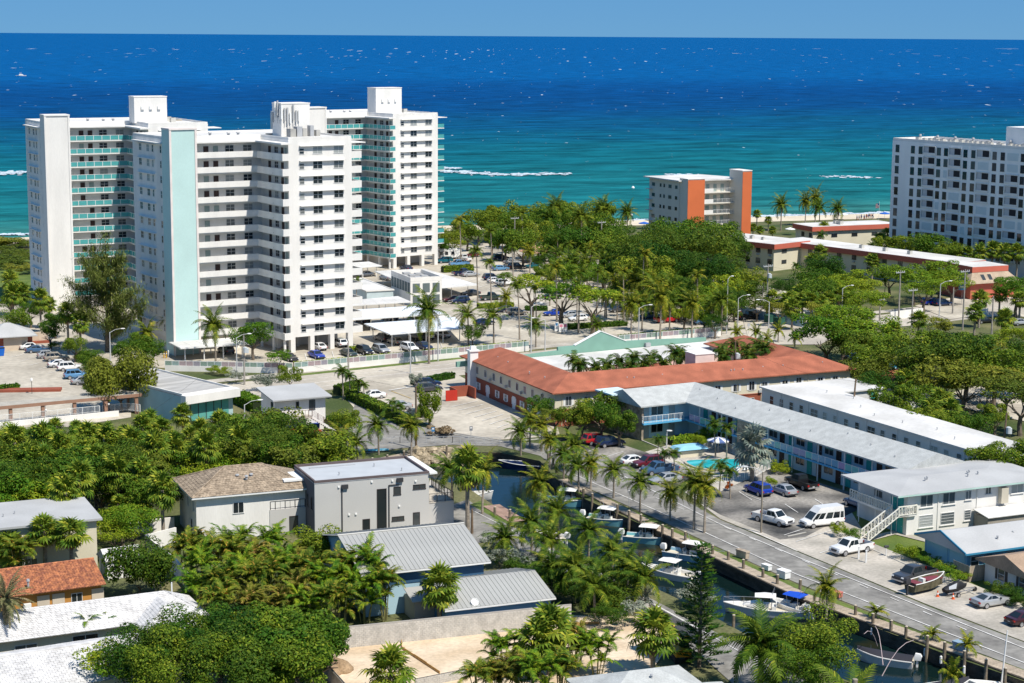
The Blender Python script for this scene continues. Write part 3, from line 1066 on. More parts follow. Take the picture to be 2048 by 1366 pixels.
# ================================================================ right-hand condominium
def condo():
 o, r = G(1778, 512), None
 o = G(1776, 517)
 a = R(-57)
 t = T('condominium', 'long white condominium block with rows of dark balconies at the right edge', 'apartment block', o, a)
 H_, L = 33.0, 66.0
 fh = 2.93
 CW_ = mat('bright_white_stucco', (.87, .87, .85), var=.08, scale=.5, stretch=(1, 1, .16))
 MB().box(0, L, 0, 16, 0, H_).build('wall', CW_, t)
 flat_roof(t, [(.05, .05), (L - .05, .05), (L - .05, 15.95), (.05, 15.95)], H_, ROOFW, .7, WHITE, t=.04)
 cols = [(2.0, 'w'), (7.9, 'w'), (10.8, 'w'), (14.2, 'b'), (17.6, 'w'), (20.2, 'w'), (23.6, 'b'), (27.2, 'w'), (30.0, 'w'), (33.6, 'b'), (37.4, 'w'), (40.2, 'w'), (43.6, 'b'), (47, 'w'), (50, 'w'), (54, 'b')]
 rd = random.Random(8)
 bal = MB().box(-1.75, 1.75, -.04, .0, 0, 1.9).mesh('balcony_shade_panel', mat('balcony_shade', (0.035, 0.035, 0.04), var=.5, scale=.6))  # flat dark panel: the shade inside the balcony is painted into it
 rail = MB()
 rail.box(-1.8, 1.8, -.22, -.05, -.12, .02).box(-1.8, 1.8, -.22, -.17, .02, .42).box(-1.9, -1.78, -.25, 0, -.1, 2.05).box(1.78, 1.9, -.25, 0, -.1, 2.05).box(-1.9, 1.9, -.25, 0, 2.0, 2.15)
 rail = rail.mesh('balcony_frame', WHITE)
 wall2 = MB().box(-1.7, -.3, -.06, -.045, .05, 1.9).mesh('balcony_side', mat('balcony_inner', (.55, .56, .58)))
 shut = MB()
 for i in range(6):
  shut.box(-1.75 + i * .58, -1.19 + i * .58, -.06, 0, 0, 1.95)
 shut = shut.mesh('storm_shutter', mat('shutter', (.60, .68, .70), var=.05))
 for f in range(1, 11):
  z = f * fh + .6
  for x, k in cols:
   if k == 'w':
    if rd.random() < .09:
     put('storm_shutter', shut, t, (x, 0, z), 0, None, (.38, 1, 1))
    else:
     win(t, x, 0, z, 1.4, 2.0, 'f', 'h' if rd.random() < .5 else 'q', FRAMED, PANED)
   elif rd.random() < .12:
    put('storm_shutter', shut, t, (x, 0, z), 0, None, (1.05, 1, 1))
   else:
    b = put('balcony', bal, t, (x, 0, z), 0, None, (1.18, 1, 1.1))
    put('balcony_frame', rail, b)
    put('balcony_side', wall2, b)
 for i in range(26):
  ac_box(t, 6 + i * 1.9 + rd.random() * .6, 3.0 + rd.random() * 1.5, H_ + .05, rd.uniform(.9, 1.3))
 for i in range(7):
  vent(t, 5 + i * 6.5, 5.5, H_ + .05, r=.25, h=1.8)
 MB().box(35.5, 50, 6, 14, H_ + .04, H_ + 5.2).build('roof_house', CW_, t)
 return t

condo()

# ================================================================ orange and white mid-rise
def midrise():
 oA = G(1366, 503)
 a = R(27)
 ORG = mat('orange_stucco', (0.62, 0.155, 0.055), var=.08, scale=.3, fine=(6, .04))
 PUT = mat('putty_stucco', (0.66, 0.62, 0.54), var=.06, scale=.3)
 t = T('mid_rise_building', 'white mid-rise by the beach with two orange stair shafts and railed galleries', 'apartment block', oA, a)
 H_ = 20.0
 MB().prism([(1.6, 2.5), (20.6, 2.5), (20.6, 9), (17, 19), (-0.2, 19), (-0.2, 2.5)], 0, H_).build('wall', PUT, t)
 MB().prism([(-1.2, 1.2), (20.2, .6), (21, 9), (18, 20), (-1.6, 20)], H_, H_ + .35).build('roof', ROOFW, t)
 for x0, x1, y0, y1, zt in ((0, 5.7, -1.8, 2.5, H_ + .8), (17.0, 20.2, -4.2, 2.5, H_ + 2.9)):
  MB().box(x0, x1, y0, y1, 0, zt).build('stair_shaft', PUT, t)
  MB().box(x0 + .02, x1 - .004, y0 - .1, y0, .01, zt - .25).build('orange_panel', ORG, t)
  MB().box(x0 - .1, x1 + .1, y0 - .15, y1, zt, zt + .2).build('shaft_cap', WHITE, t)
 fh = 3.1
 fl = MB().box(5.7, 17.0, -.2, 2.5, -.2, 0).mesh('gallery_floor', PUT)
 for f in range(1, 6):
  z = f * fh + 1.2
  put('gallery_floor', fl, t, (0, 0, z))
  MB().box(5.72, 9.8, -.19, -.04, z, z + 1.15).build('parapet', WHITE, t)
  railing(t, [(9.8, -.12), (17, -.12)], z, 1.15, WHITE2, .3, 1.5)
  for x in (7, 9.5, 12, 14.5):
   door(t, x, 2.5, z, 1.0, 2.1, 'f', DOORG)
  for y, w_, h_ in ((16.6, 1.6, .9), (12.6, .8, .9), (10.6, .8, .9), (7.4, 1.6, .9), (4.0, 1.2, .9)):
   win(t, -.2, y, z + 1.1, w_, h_, 'l', 's', FRAMED, PANED)
  MB().box(-1.6, -.2, 17, 19, z, z + .15).build('balcony_floor', PUT, t)
 return t

midrise()

# ================================================================ flat-roofed blocks with red fascia
def redblock(label, near, right, left, z, rows, wins_l, wins_f, fas_m, band=1.35):
 o, a, w_, d = foot(near, right, left, z)
 t = T('motel_block', label, 'motel building', o, a, 'flat roofed blocks with a red fascia by the beach')
 MB().box(.7, w_ - .7, .7, d - .7, 0, z - band).build('wall', CREAM, t)
 MB().box(0, w_, 0, d, z - band, z - .02).build('fascia', fas_m, t)
 MB().box(.05, w_ - .05, .05, d - .05, z - .02, z + .05).build('roof', ROOFW, t)
 for zz in rows:
  for y in wins_l:
   if y < d - 1.5:
    win(t, .7, y, zz, 1.5, 1.3, 'l', 's', FRAMED, PANED)
    MB().box(.35, .7, y - .4, y + .4, zz - .75, zz - .35).build('air_conditioner', GREY, t)
  for x in wins_f:
   win(t, x, .7, zz, 2.0, .9, 'f', 't', FRAMED, PANED)
 rd = random.Random(len(label))
 for i in range(3):
  ac_box(t, w_ * .4, d * (.3 + .13 * i), z + .05, rd.uniform(.8, 1.2))
 return t

FAS = mat('red_fascia', (0.52, 0.13, 0.085), var=.08, scale=.4)
redblock('cream block with red fascia nearest the lawn, left of the long one', (1549, 489), (1621, 481), (1474, 461), 7.2, (4.6, 1.8), [2, 6, 9.5, 14, 18, 22], [5], FAS)
redblock('cream block with red fascia right behind the nearest one, by the beach', (1625, 454), (1795, 447), (1586, 447), 7.0, (3.8,), [2, 6, 10], [8, 15, 22, 30], FAS)
redblock('long cream block with red fascia running down towards the street', (1914, 526), (1972, 520), (1624, 473), 6.8, (4.2, 1.4), [3 + 5.2 * i for i in range(22)], [], FAS)
o = G(1940, 600)
t = T('mansard_building', 'low pink and red building with a sloping skylit mansard at right edge', 'building', o, R(24))
MB().box(0, 13, 0, 11, 0, 4.2).build('wall', FAS, t)
mb = MB()
b_, tp = [(-1, -1, 3.9), (14, -1, 3.9), (14, 12, 3.9), (-1, 12, 3.9)], [(1.4, 1.4, 6.4), (11.6, 1.4, 6.4), (11.6, 9.6, 6.4), (1.4, 9.6, 6.4)]
mb.add(b_ + tp, [(0, 1, 5, 4), (1, 2, 6, 5), (2, 3, 7, 6), (3, 0, 4, 7), (3, 2, 1, 0)])
mb.build('mansard_roof', mat('tan_shingle', (.42, .33, .24), var=.25, fine=(5, .15)), t)
MB().box(1.2, 11.8, 1.2, 9.8, 6.3, 7.6).build('fascia', FAS, t)
MB().box(1.25, 11.75, 1.25, 9.75, 7.6, 7.68).build('roof', ROOFW, t)
for x in (3.2, 5.2):
 MB().add([(x, -.32, 4.62), (x + 1, -.32, 4.62), (x + 1, .75, 5.82), (x, .75, 5.82)], [(0, 1, 2, 3)]).build('skylight', PANED, t)
for y in (3.2, 5.4):
 MB().add([(-.34, y, 4.62), (-.34, y + 1, 4.62), (.72, y + 1, 5.8), (.72, y, 5.8)], [(0, 1, 2, 3)]).build('skylight', PANED, t)

# ================================================================ red-roofed motel round a court
AG = R(24.5)
REDROOF = mat('red_shingle', (0.39, 0.130, 0.074), var=.28, scale=.5, fine=(7, .16), bump=.3, bscale=20)
BRICKRED = mat('red_stucco', (0.30, 0.085, 0.05), var=.15, scale=.5, fine=(6, .08))

def red_motel():
 ze = 5.6
 oc = G(1105, 787, ze)
 o = Vector((oc.x, oc.y, 0))
 t = T('red_roof_motel', 'cream two storey motel with a red hipped roof wrapped round a palm court', 'motel', o, AG)
 f = LC(o, AG)
 xr = f(1705, 735, ze)[0]
 yl = f(905, 712, ze)[1]
 hw = 5.4
 pts = [(hw, yl), (hw, hw), (xr - hw, hw), (xr - hw, 33)]
 roof_path(pts, hw, ze, ze + 2.0, (True, True), 0, .18).build('roof', REDROOF, t)
 ol = outline([(hw, yl - .8), (hw, hw), (xr - hw, hw), (xr - hw, 32.2)], hw - .8)
 MB().prism(ol, 2.6, ze - .1).build('upper_wall', CREAM, t)
 MB().prism(outline([(hw, yl - .8), (hw, hw), (xr - hw, hw), (xr - hw, 32.2)], hw - .78), 0, 2.6).build('lower_wall', BRICKRED, t)
 MB().prism(outline([(hw, yl - .8), (hw, hw), (xr - hw, hw), (xr - hw, 32.2)], hw - .70), 2.55, 2.7).build('belt_course', BRICKRED, t)
 shut = MB().box(-.17, .17, -.05, 0, 0, 1.15).mesh('shutter', WHITE2)
 for i, y in enumerate((2.5, 5.2, 9, 12, 15, 18, 21.5, 24.5, 28, 31.5, 34)):
  w1 = win(t, .8, y, 3.35, .95, 1.25, 'l', 's', FRAME, PANED)
  if i % 2:
   MB().box(.35, .8, y + .9, y + 1.4, 3.1, 3.5).build('air_conditioner', GREY, t)
 for i, y in enumerate((3, 6.5, 10, 13, 16.2, 19.5, 23, 27, 31)):
  if i % 3 == 1:
   door(t, .78, y, .02, 1.0, 2.05, 'l', WHITE2)
  else:
   win(t, .78, y, .75, .9, 1.15, 'l', 'q', FRAME, PANED)
  for s in (-.68, .68):
   put('shutter', shut, t, (.78, y + s, .75), FACE['l'])
 xs_ = [3.2, 6.5, 9.8, 14, 18, 22, 26.4, 30.5, 34, 37, 39.5, 43.5, 46.2, 50.5, 53.5]
 for i, x in enumerate(xs_):
  if x < xr - 1.5:
   win(t, x, .8, 3.3, 1.05, 1.2 if i % 3 else 1.5, 'f', 's', FRAME, PANED)
   for s in (-.75, .75):
    put('shutter', shut, t, (x + s, .8, 3.3), 0)
   win(t, x, .78, .8, 1.05, 1.2, 'f', 's', FRAME, PANED)
   if i % 2:
    MB().box(x + 1.3, x + 1.9, .45, .8, 2.8, 3.2).build('air_conditioner', GREY, t)
 for i in range(11):
  MB().box(2 + 4.6 * i, 2.09 + 4.6 * i, .7, .8, .1, ze - .2).build('downpipe', CREAM, t)
 MB().box(-.4, 1.1, yl - 5.8, yl - 4.6, 0, 7.2).build('chimney', WHITE2, t)
 MB().box(-.6, 1.3, yl - 6.0, yl - 4.4, 7.2, 7.45).box(-.1, .8, yl - 5.5, yl - 4.9, 7.45, 8.1).build('chimney_cap', WHITE2, t)
 px, py = f(1392, 738, 6.5)
 MB().box(px, px + 3.6, hw + .8, hw + 4.2, 4.5, 8.8).build('stair_head', mat('pink_stucco', (.72, .58, .52), var=.12, scale=.8), t)
 MB().box(px - .1, px + 3.7, hw + .7, hw + 4.3, 8.8, 8.95).build('stair_head_cap', WHITE, t)
 roof_path([(px - 5.5, hw), (px - 5.5, 13)], 3.4, ze + .02, ze + 1.75, (True, True), 0, .15).build('court_roof', REDROOF, t)
 rd = random.Random(3)
 for i in range(12):
  x = 3 + rd.random() * (xr - 8)
  vent(t, x, 2.2 + rd.random() * 1.2, ze + .75, r=.07, h=.4)
 for i in range(5):
  vent(t, 2 + rd.random() * 1.5, 8 + i * 5, ze + .8, r=.07, h=.4)
 # bin enclosure at the lot
 b = T('bin_enclosure', 'brick red bin enclosure with a bright red gate beside the motel', 'enclosure', G(899, 795), AG)
 MB().box(0, .25, -3.0, 0, 0, 1.9).box(3.4, 3.65, -3.0, 0, 0, 1.9).box(.25, 3.4, -.25, 0, 0, 1.9).build('wall', BRICKRED, b)
 MB().box(-2.0, .1, -3.2, -3.1, .1, 1.9).build('gate', RED, b)
 bins = MB().add([(-.4, -.4, .1), (.4, -.4, .1), (.4, .4, .1), (-.4, .4, .1), (-.5, -.5, 1.2), (.5, -.5, 1.2), (.5, .5, 1.2), (-.5, .5, 1.2)],
     [(0, 1, 5, 4), (1, 2, 6, 5), (2, 3, 7, 6), (3, 0, 4, 7), (4, 5, 6, 7), (3, 2, 1, 0)])
 return t, xr

red_motel()

def shop():
 """flat white roof behind a mint parapet with a gable, along the main road"""
 z = 4.6
 o, a, w_, d = foot((1070, 735), (1410, 705), (955, 727), z)
 a = R(30)
 o = G(1080, 745, z)
 o.z = 0
 t = T('shop_building', 'long white flat roofed shop with a mint green gabled parapet towards the road', 'shop', o, a)
 MB().box(0, 44, 0, 13, 0, z).build('wall', mat('pale_pink_stucco', (.68, .55, .48), var=.1), t)
 MB().box(-.1, 44.1, -.1, 12.9, z, z + .12).build('roof', ROOFW, t)
 mb = MB()
 prof = [(-9, z - .4), (-9, z + .5), (3, z + .6), (11.5, z + .9), (11.5, z + 1.5), (15, z + 1.5), (20.5, z + 3.7), (26, z + 1.5), (30, z + 1.4), (44, z + .8), (44, z - .4)]
 n = len(prof)
 mb.add([(x, 13.0, zz) for x, zz in prof] + [(x, 13.5, zz) for x, zz in prof], [tuple(range(n)), tuple(range(2 * n - 1, n - 1, -1))] + [(i, i + n, (i + 1) % n + n, (i + 1) % n) for i in range(n)])
 mb.build('parapet', mat('mint_parapet', (.20, .37, .30), var=.1), t)
 cap = MB()
 for p, q in ((5, 6), (6, 7)):
  cap.bar((prof[p][0], 13.25, prof[p][1]), (prof[q][0], 13.25, prof[q][1]), .7, .14)
 cap.build('coping', WHITE2, t)
 MB().box(30, 31, 12.3, 12.9, z + .2, z + .9).build('roof_light', GREY, t)
 MB().box(8, 40, -2.5, -.1, 2.9, 3.1).build('awning', mat('pink_awning', (.66, .25, .22)), t)

shop()

# ================================================================ grey-roofed motel by the canal
GSH = mat('grey_shingle', (0.46, 0.475, 0.465), var=.16, scale=.9, fine=(6, .12), bump=.3, bscale=14)
PBLUE = mat('pale_blue_stucco', (0.56, 0.70, 0.76), var=.05, scale=.4)
BLUE = mat('sky_blue_paint', (0.10, 0.40, 0.66), var=.08)
STONE = mat('stone_cladding', (0.40, 0.34, 0.26), rough=.9, scale=1.6, col2=(.22, .18, .14), fine=(5, .3), bump=.9, bscale=4)
POST = mat('white_post', (.78, .80, .80), rough=.5)

def grey_motel():
 zr, ze = 7.3, 5.5
 pc = G(1390, 764, zr)
 pe = G(1866, 903, zr)
 a = ang(pe, pc) - math.pi / 2          # local +y runs away from the camera along the long wing
 o = Vector((pc.x, pc.y, 0))
 t = T('grey_roof_motel', 'white and sky blue two storey motel with a long pale grey gabled roof', 'motel', o, a)
 f = LC(o, a)
 ye = f(1866, 903, zr)[1]
 xl = f(1296, 790, zr)[0]
 hw = 5.3
 MB_ = roof_path([(xl, 0), (0, 0), (0, ye)], hw, ze, zr, (False, False), 1.0, .2)
 MB_.build('roof', GSH, t)
 hx = hw - 1.9                                # wall plane behind the gallery
 MB().prism([(xl, -hx), (-hx, -hx), (-hx, ye), (hw - .6, ye), (hw - .6, hw - .6), (xl, hw - .6)], 0, ze - .1).build('wall', PBLUE, t)
 mb = MB()
 for y0, y1 in ((ye + .02, ye + .3),):
  mb.add([(-hw + .3, y0, ze - .2), (hw - .3, y0, ze - .2), (0, y0, zr - .3), (-hw + .3, y1, ze - .2), (hw - .3, y1, ze - .2), (0, y1, zr - .3)], [(0, 1, 2), (5, 4, 3), (0, 2, 5, 3), (1, 4, 5, 2), (0, 3, 4, 1)])
 mb.build('gable_wall', WHITE, t)
 MB().box(-hx, hw - .58, ye - .12, ye, 0, ze - .15).build('end_wall', WHITE, t)
 # stone end and stone pier
 MB().box(xl - .35, xl - .004, -hx - 1.2, hw - .4, 0, ze + .1).build('stone_wall', STONE, t)
 MB().box(xl - 2.2, xl + 2.0, 1.2, 6.2, ze + .6, ze + .85).build('flat_canopy', PBLUE, t)
 ypier = f(1560, 905, 0)[1]
 ypier = ye * .36
 MB().box(-hw + .1, -hx, ypier - 3.2, ypier + 1.2, 0, ze - .1).build('stone_pier', STONE, t)
 # gallery slab, blue edge, posts
 zs = 2.75
 MB().prism([(xl - .3, -hw + .2), (-hw + .2, -hw + .2), (-hw + .2, ye), (-hx, ye), (-hx, -hx), (xl - .3, -hx)], zs - .25, zs).build('gallery_floor', BLUE, t)
 railing(t, [(xl - .3, -hx), (xl - .3, -hw + .25), (-hw - .1, -hw + .25)], zs, 1.05, WHITE2, .28, 1.4)
 # coloured glass panels along the long side
 pan = [mat('panel_aqua', (.20, .52, .52), rough=.15), mat('panel_lilac', (.42, .34, .55), rough=.15), mat('panel_blue', (.22, .44, .60), rough=.15)]
 n = int((abs(ye) - hw) / 1.45)
 pm = [MB().box(-.02, .02, .06, 1.39, .12, 1.0).mesh('glass_panel', m) for m in pan]
 fr = MB().box(-.04, .04, -.04, .04, 0, 1.1).box(-.035, .035, .04, 1.45, 1.03, 1.09).mesh('rail_post', POST)
 rd = random.Random(2)
 for i in range(n):
  y = ye + i * 1.45 + .1
  if abs(y + .7 - ypier + 1) < 2.6:
   continue
  put('glass_panel', pm[(i // 2) % 3 if rd.random() < .6 else rd.randrange(3)], t, (-hw + .25, y, zs))
  put('rail_post', fr, t, (-hw + .25, y, zs))
 for i in range(int(abs(ye) / 5.8)):
  y = ye + .4 + i * 5.8
  MB().box(-hw + .3, -hw + .45, y - .07, y + .07, 0, ze - .2).build('post', POST, t)
 # doors and windows, both floors
 for lv in (0.02, zs + .02):
  k = 0
  y = ye + 2.2
  while y < -hw - 1:
   if abs(y - ypier + 1) > 2.8:
    if k % 3 == 1:
     win(t, -hx, y, lv + .95, 2.0, 1.25, 'l', 's', FRAME, PANED)
    else:
     door(t, -hx, y, lv, .95, 2.05, 'l', TEAL if k % 2 else DOORD)
   y += 2.15
   k += 1
  for x, k in ((xl + 1.2, 0), (xl + 3.2, 1), (xl + 5.9, 0), (xl + 7.4, 2)):
   if k == 0:
    door(t, x, -hx, lv, .95, 2.05, 'f', GREY)
   elif k == 1:
    win(t, x, -hx, lv + .8, 2.2, 1.35, 'f', 's', FRAME, PANED)
 hood = MB().add([(-1, 0, 1.5), (1, 0, 1.5), (1, -1.1, .5), (-1, -1.1, .5), (-1, 0, 1.42), (1, 0, 1.42), (1, -1.1, .42), (-1, -1.1, .42)],
     [(0, 1, 2, 3), (7, 6, 5, 4), (3, 2, 6, 7), (0, 3, 7, 4), (1, 5, 6, 2)]).mesh('window_awning', WHITE2)
 for x in (-2.2, 2.6):
  win(t, x, ye - .12, 3.4, 1.8, 1.2, 'f', 's', FRAME, PANED)
  put('window_awning', hood, t, (x, ye - .12, 3.5))
 for i in range(9):
  vent(t, -1.5 - (i % 3) * .9, ye * (i + .6) / 9.2, 6.6 - (i % 3) * .3, r=.06, h=.45)
 # doorsteps furniture: low white tables and chairs on the paved strip
 # pool with its deck, fence and striped parasol
 pl = T('swimming_pool', 'turquoise kidney shaped pool with pale deck beside the grey motel', 'pool', G(1430, 930, .02))
 n = 22
 ring = [(5.2 * math.cos(6.283 * i / n) + .8 * math.cos(12.56 * i / n), 3.4 * math.sin(6.283 * i / n) + .9 * math.sin(12.56 * i / n + 1)) for i in range(n)]
 MB().prism(ring, .06, .30).build('pool_rim', CONC, pl)
 WP = mat('pool_water', (0.02, 0.42, 0.46), rough=.08, var=.2, scale=.7)
 MB().sheet(inset(ring if True else ring, .35), .305).build('water', WP, pl)
 return t

grey_motel()

def railing_thing(name, label, cat, pts, h=1.0, m=None, step=.2, post=1.8, z=0.0, base=None, group=None):
 o = Vector((pts[0][0], pts[0][1], 0))
 t = T(name, label, cat, o, 0, group)
 railing(t, [(p[0] - o.x, p[1] - o.y) for p in pts], z, h, m, step, post, 'pickets')
 if base:
  mb = MB()
  for a, b in zip(pts, pts[1:]):
   mb.bar((a[0] - o.x, a[1] - o.y, 0), (b[0] - o.x, b[1] - o.y, 0), .2, z)
  mb.build('base_wall', base, t)
 return t

railing_thing('pool_fence', 'white picket fence between the pool and the grey motel', 'fence', P((1395, 912), (1435, 893), (1500, 925)), 1.3, WHITE2, .25)
railing_thing('pool_fence', 'low white fence on the street side of the pool', 'fence', P((1300, 920), (1350, 945), (1420, 968), (1500, 960), (1545, 935)), 1.1, WHITE2, .3)

# ================================================================ white flat-roofed L behind it
def white_l():
 z = 5.7
 o, a, w_, d = foot((1960, 905), (2090, 880), (1512, 773), z)
 a = R(26.5)
 o = G(1966, 908, z)
 o.z = 0
 f = LC(o, a)
 d = f(1512, 773, z)[1]
 xa = f(1755, 771, z)[0]
 t = T('white_motel', 'long white flat roofed motel in an L behind the grey roofed one', 'motel', o, a)
 W_ = 9.5
 PW = mat('off_white_stucco', (.66, .66, .66), var=.06, scale=.4)
 fp = [(0, 0), (W_, 0), (W_, d - 9.5), (xa, d - 9.5), (xa, d), (0, d)]
 MB().prism(inset(fp, .35), 0, z - .2).build('wall', PW, t)
 MB().prism(fp, z - .22, z).build('roof', ROOFW, t)
 rd = random.Random(4)
 y = 2.5
 k = 0
 while y < d - 1.5:
  wd = 1.9 if k % 5 == 3 else 1.05
  for zz in (.8, 3.3):
   win(t, .35, y, zz, wd, 1.35, 'l', 'q' if wd > 1.5 else 'h')
  y += 2.7 if k % 5 != 3 else 3.4
  k += 1
 for i in range(7):
  MB().box(.25, .35, 4 + i * 7.3, 4.1 + i * 7.3, 0, z - .3).build('downpipe', PW, t)
 door(t, xa - 2, d - 9.15, 2.9, 1.1, 2.1, 'f', TEAL)
 for i in range(8):
  vent(t, 2 + rd.random() * 6, 3 + i * d / 9, z, r=.06, h=.4)

white_l()

# ================================================================ white house with outside stairs
def stair_house():
 z = 5.5
 A = R(24.5)
 o = G(1812, 1072)
 t = T('stair_house', 'white two storey apartment house with a latticed outside stair and teal doors', 'apartment house', o, A)
 W_, D_ = 21.0, 10.5
 MB().box(0, W_, 0, D_, 0, z).build('wall', WHITE, t)
 roof_path([(-1.2, D_ / 2), (W_ + .6, D_ / 2)], D_ / 2 + .9, z, z + .5, (True, True), .9, .22).build('roof', ROOFG, t)
 MB().box(-2.1, W_ + 1.5, -.93, -.9, z - .24, z - .05).build('fascia', mat('pale_green_fascia', (.45, .62, .56)), t)
 for x, w_, h_, zz in ((2.9, 1.9, 1.45, 3.5), (6.3, 1.9, 1.45, 3.5), (9.3, .9, 1.1, 3.8), (12.4, .9, .9, 4.2), (17, 1.9, 1.1, 3.9), (2.9, 2.1, 1.5, .9), (6.2, 2.1, 1.5, .9), (9.3, 1.0, 1.3, 1.1), (12, 1.0, 1.3, 1.1), (18, 1.6, 1.2, 1.3)):
  win(t, x, 0, zz, w_, h_, 'f', 's' if zz > 3 else 'j', FRAME, PANEL)
  MB().box(x - w_ / 2 - .15, x + w_ / 2 + .15, -.16, -.09, zz - .16, zz - .06).build('window_sill', WHITE, t)
 for x in (4.6, 10.6):
  MB().box(x, x + .1, -.1, 0, 0, z - .1).build('downpipe', WHITE, t)
 MB().box(14.0, 15.1, -.7, 0, 2.9, 4.9).build('air_conditioner', mat('tan_unit', (.55, .50, .40)), t)
 for y in (1.3, 2.7):
  for zz in (.02, 2.82):
   door(t, 0, y, zz, 1.0, 2.15, 'l', TEAL)
 win(t, 0, 6, 3.6, 1.8, 1.4, 'l', 's', FRAME, PANED)
 win(t, 0, 4.6, .9, 1.2, 1.4, 'l', 'j', FRAME, PANED)
 # landing, lattice balustrade, stair flight
 L = MB().box(-1.6, 0, -.35, D_ - .5, 2.55, 2.8).build('landing', WHITE, t)
 mb = MB().box(-1.6, 1.2, -.35, -.004, 2.55, 2.8)
 mb.build('landing', WHITE, t)
 lat = mat('lattice', (.76, .74, .66), rough=.8)

 def lattice(p, q, h=1.05, s=.5):
  p, q = Vector(p), Vector(q)
  d = q - p
  n = max(1, int(Vector((d.x, d.y)).length / s))
  m = MB()
  up = Vector((0, 0, h))
  m.bar(p, q, .12, .1)
  m.bar(p + up, q + up, .16, .12)
  for i in range(n):
   a, b = p + d * i / n, p + d * (i + 1) / n
   m.bar(a, b + up, .06, .06)
   m.bar(a + up, b, .06, .06)
   m.box(a.x - .05, a.x + .05, a.y - .05, a.y + .05, a.z, a.z + h)
  m.box(q.x - .09, q.x + .09, q.y - .09, q.y + .09, q.z, q.z + h + .05)
  return m
 for p, q in (((-1.6, D_ - .6, 2.8), (-1.6, 1.0, 2.8)), ((-1.6, -.35, 2.8), (1.2, -.35, 2.8)), ((1.2, -.35, 2.8), (1.2, -.02, 2.8))):
  lattice(p, q).build('lattice_railing', lat, t)
 n = 15
 st = MB()
 for i in range(n):
  x0 = -1.6 - i * .3
  st.box(x0 - .3, x0, -.5, .9, max(0, 2.8 - (i + 1) * .185) - .0, 2.8 - i * .185 - .09)
 st.build('steps', CONC, t)
 for y in (-.55, .95):
  lattice((-1.6, y, 2.75), (-6.1, y, .05)).build('lattice_railing', lat, t)
 for y in (1.05, 4.5, 8.0):
  MB().tube((-1.5, y, 0), (-1.5, y, z - .1), .06).build('post', WHITE2, t)
 for x, y in ((5, 3.2), (5.6, 3.6), (12.2, 4), (12.8, 4.4), (13.4, 3.4), (11.5, 3.0)):
  vent(t, x, y, z + .25, DARK, r=.09, h=.55)
 sh = T('utility_shed', 'small grey lean-to shed with a white roof against the stair house', 'shed', o + Vector((math.cos(A) * 10.2, math.sin(A) * 10.2, 0)), A)
 MB().box(0, 7.5, -2.9, -.2, 0, 1.9).build('wall', mat('shed_board', (.36, .33, .28), var=.2, fine=(8, .15)), sh)
 MB().add([(-.2, -3.2, 1.95), (7.7, -3.2, 1.95), (7.7, -.2, 2.4), (-.2, -.2, 2.4), (-.2, -3.2, 2.05), (7.7, -3.2, 2.05), (7.7, -.2, 2.5), (-.2, -.2, 2.5)],
    [(3, 2, 1, 0), (4, 5, 6, 7), (0, 1, 5, 4), (1, 2, 6, 5), (2, 3, 7, 6), (3, 0, 4, 7)]).build('roof', ROOFW, sh)

stair_house()

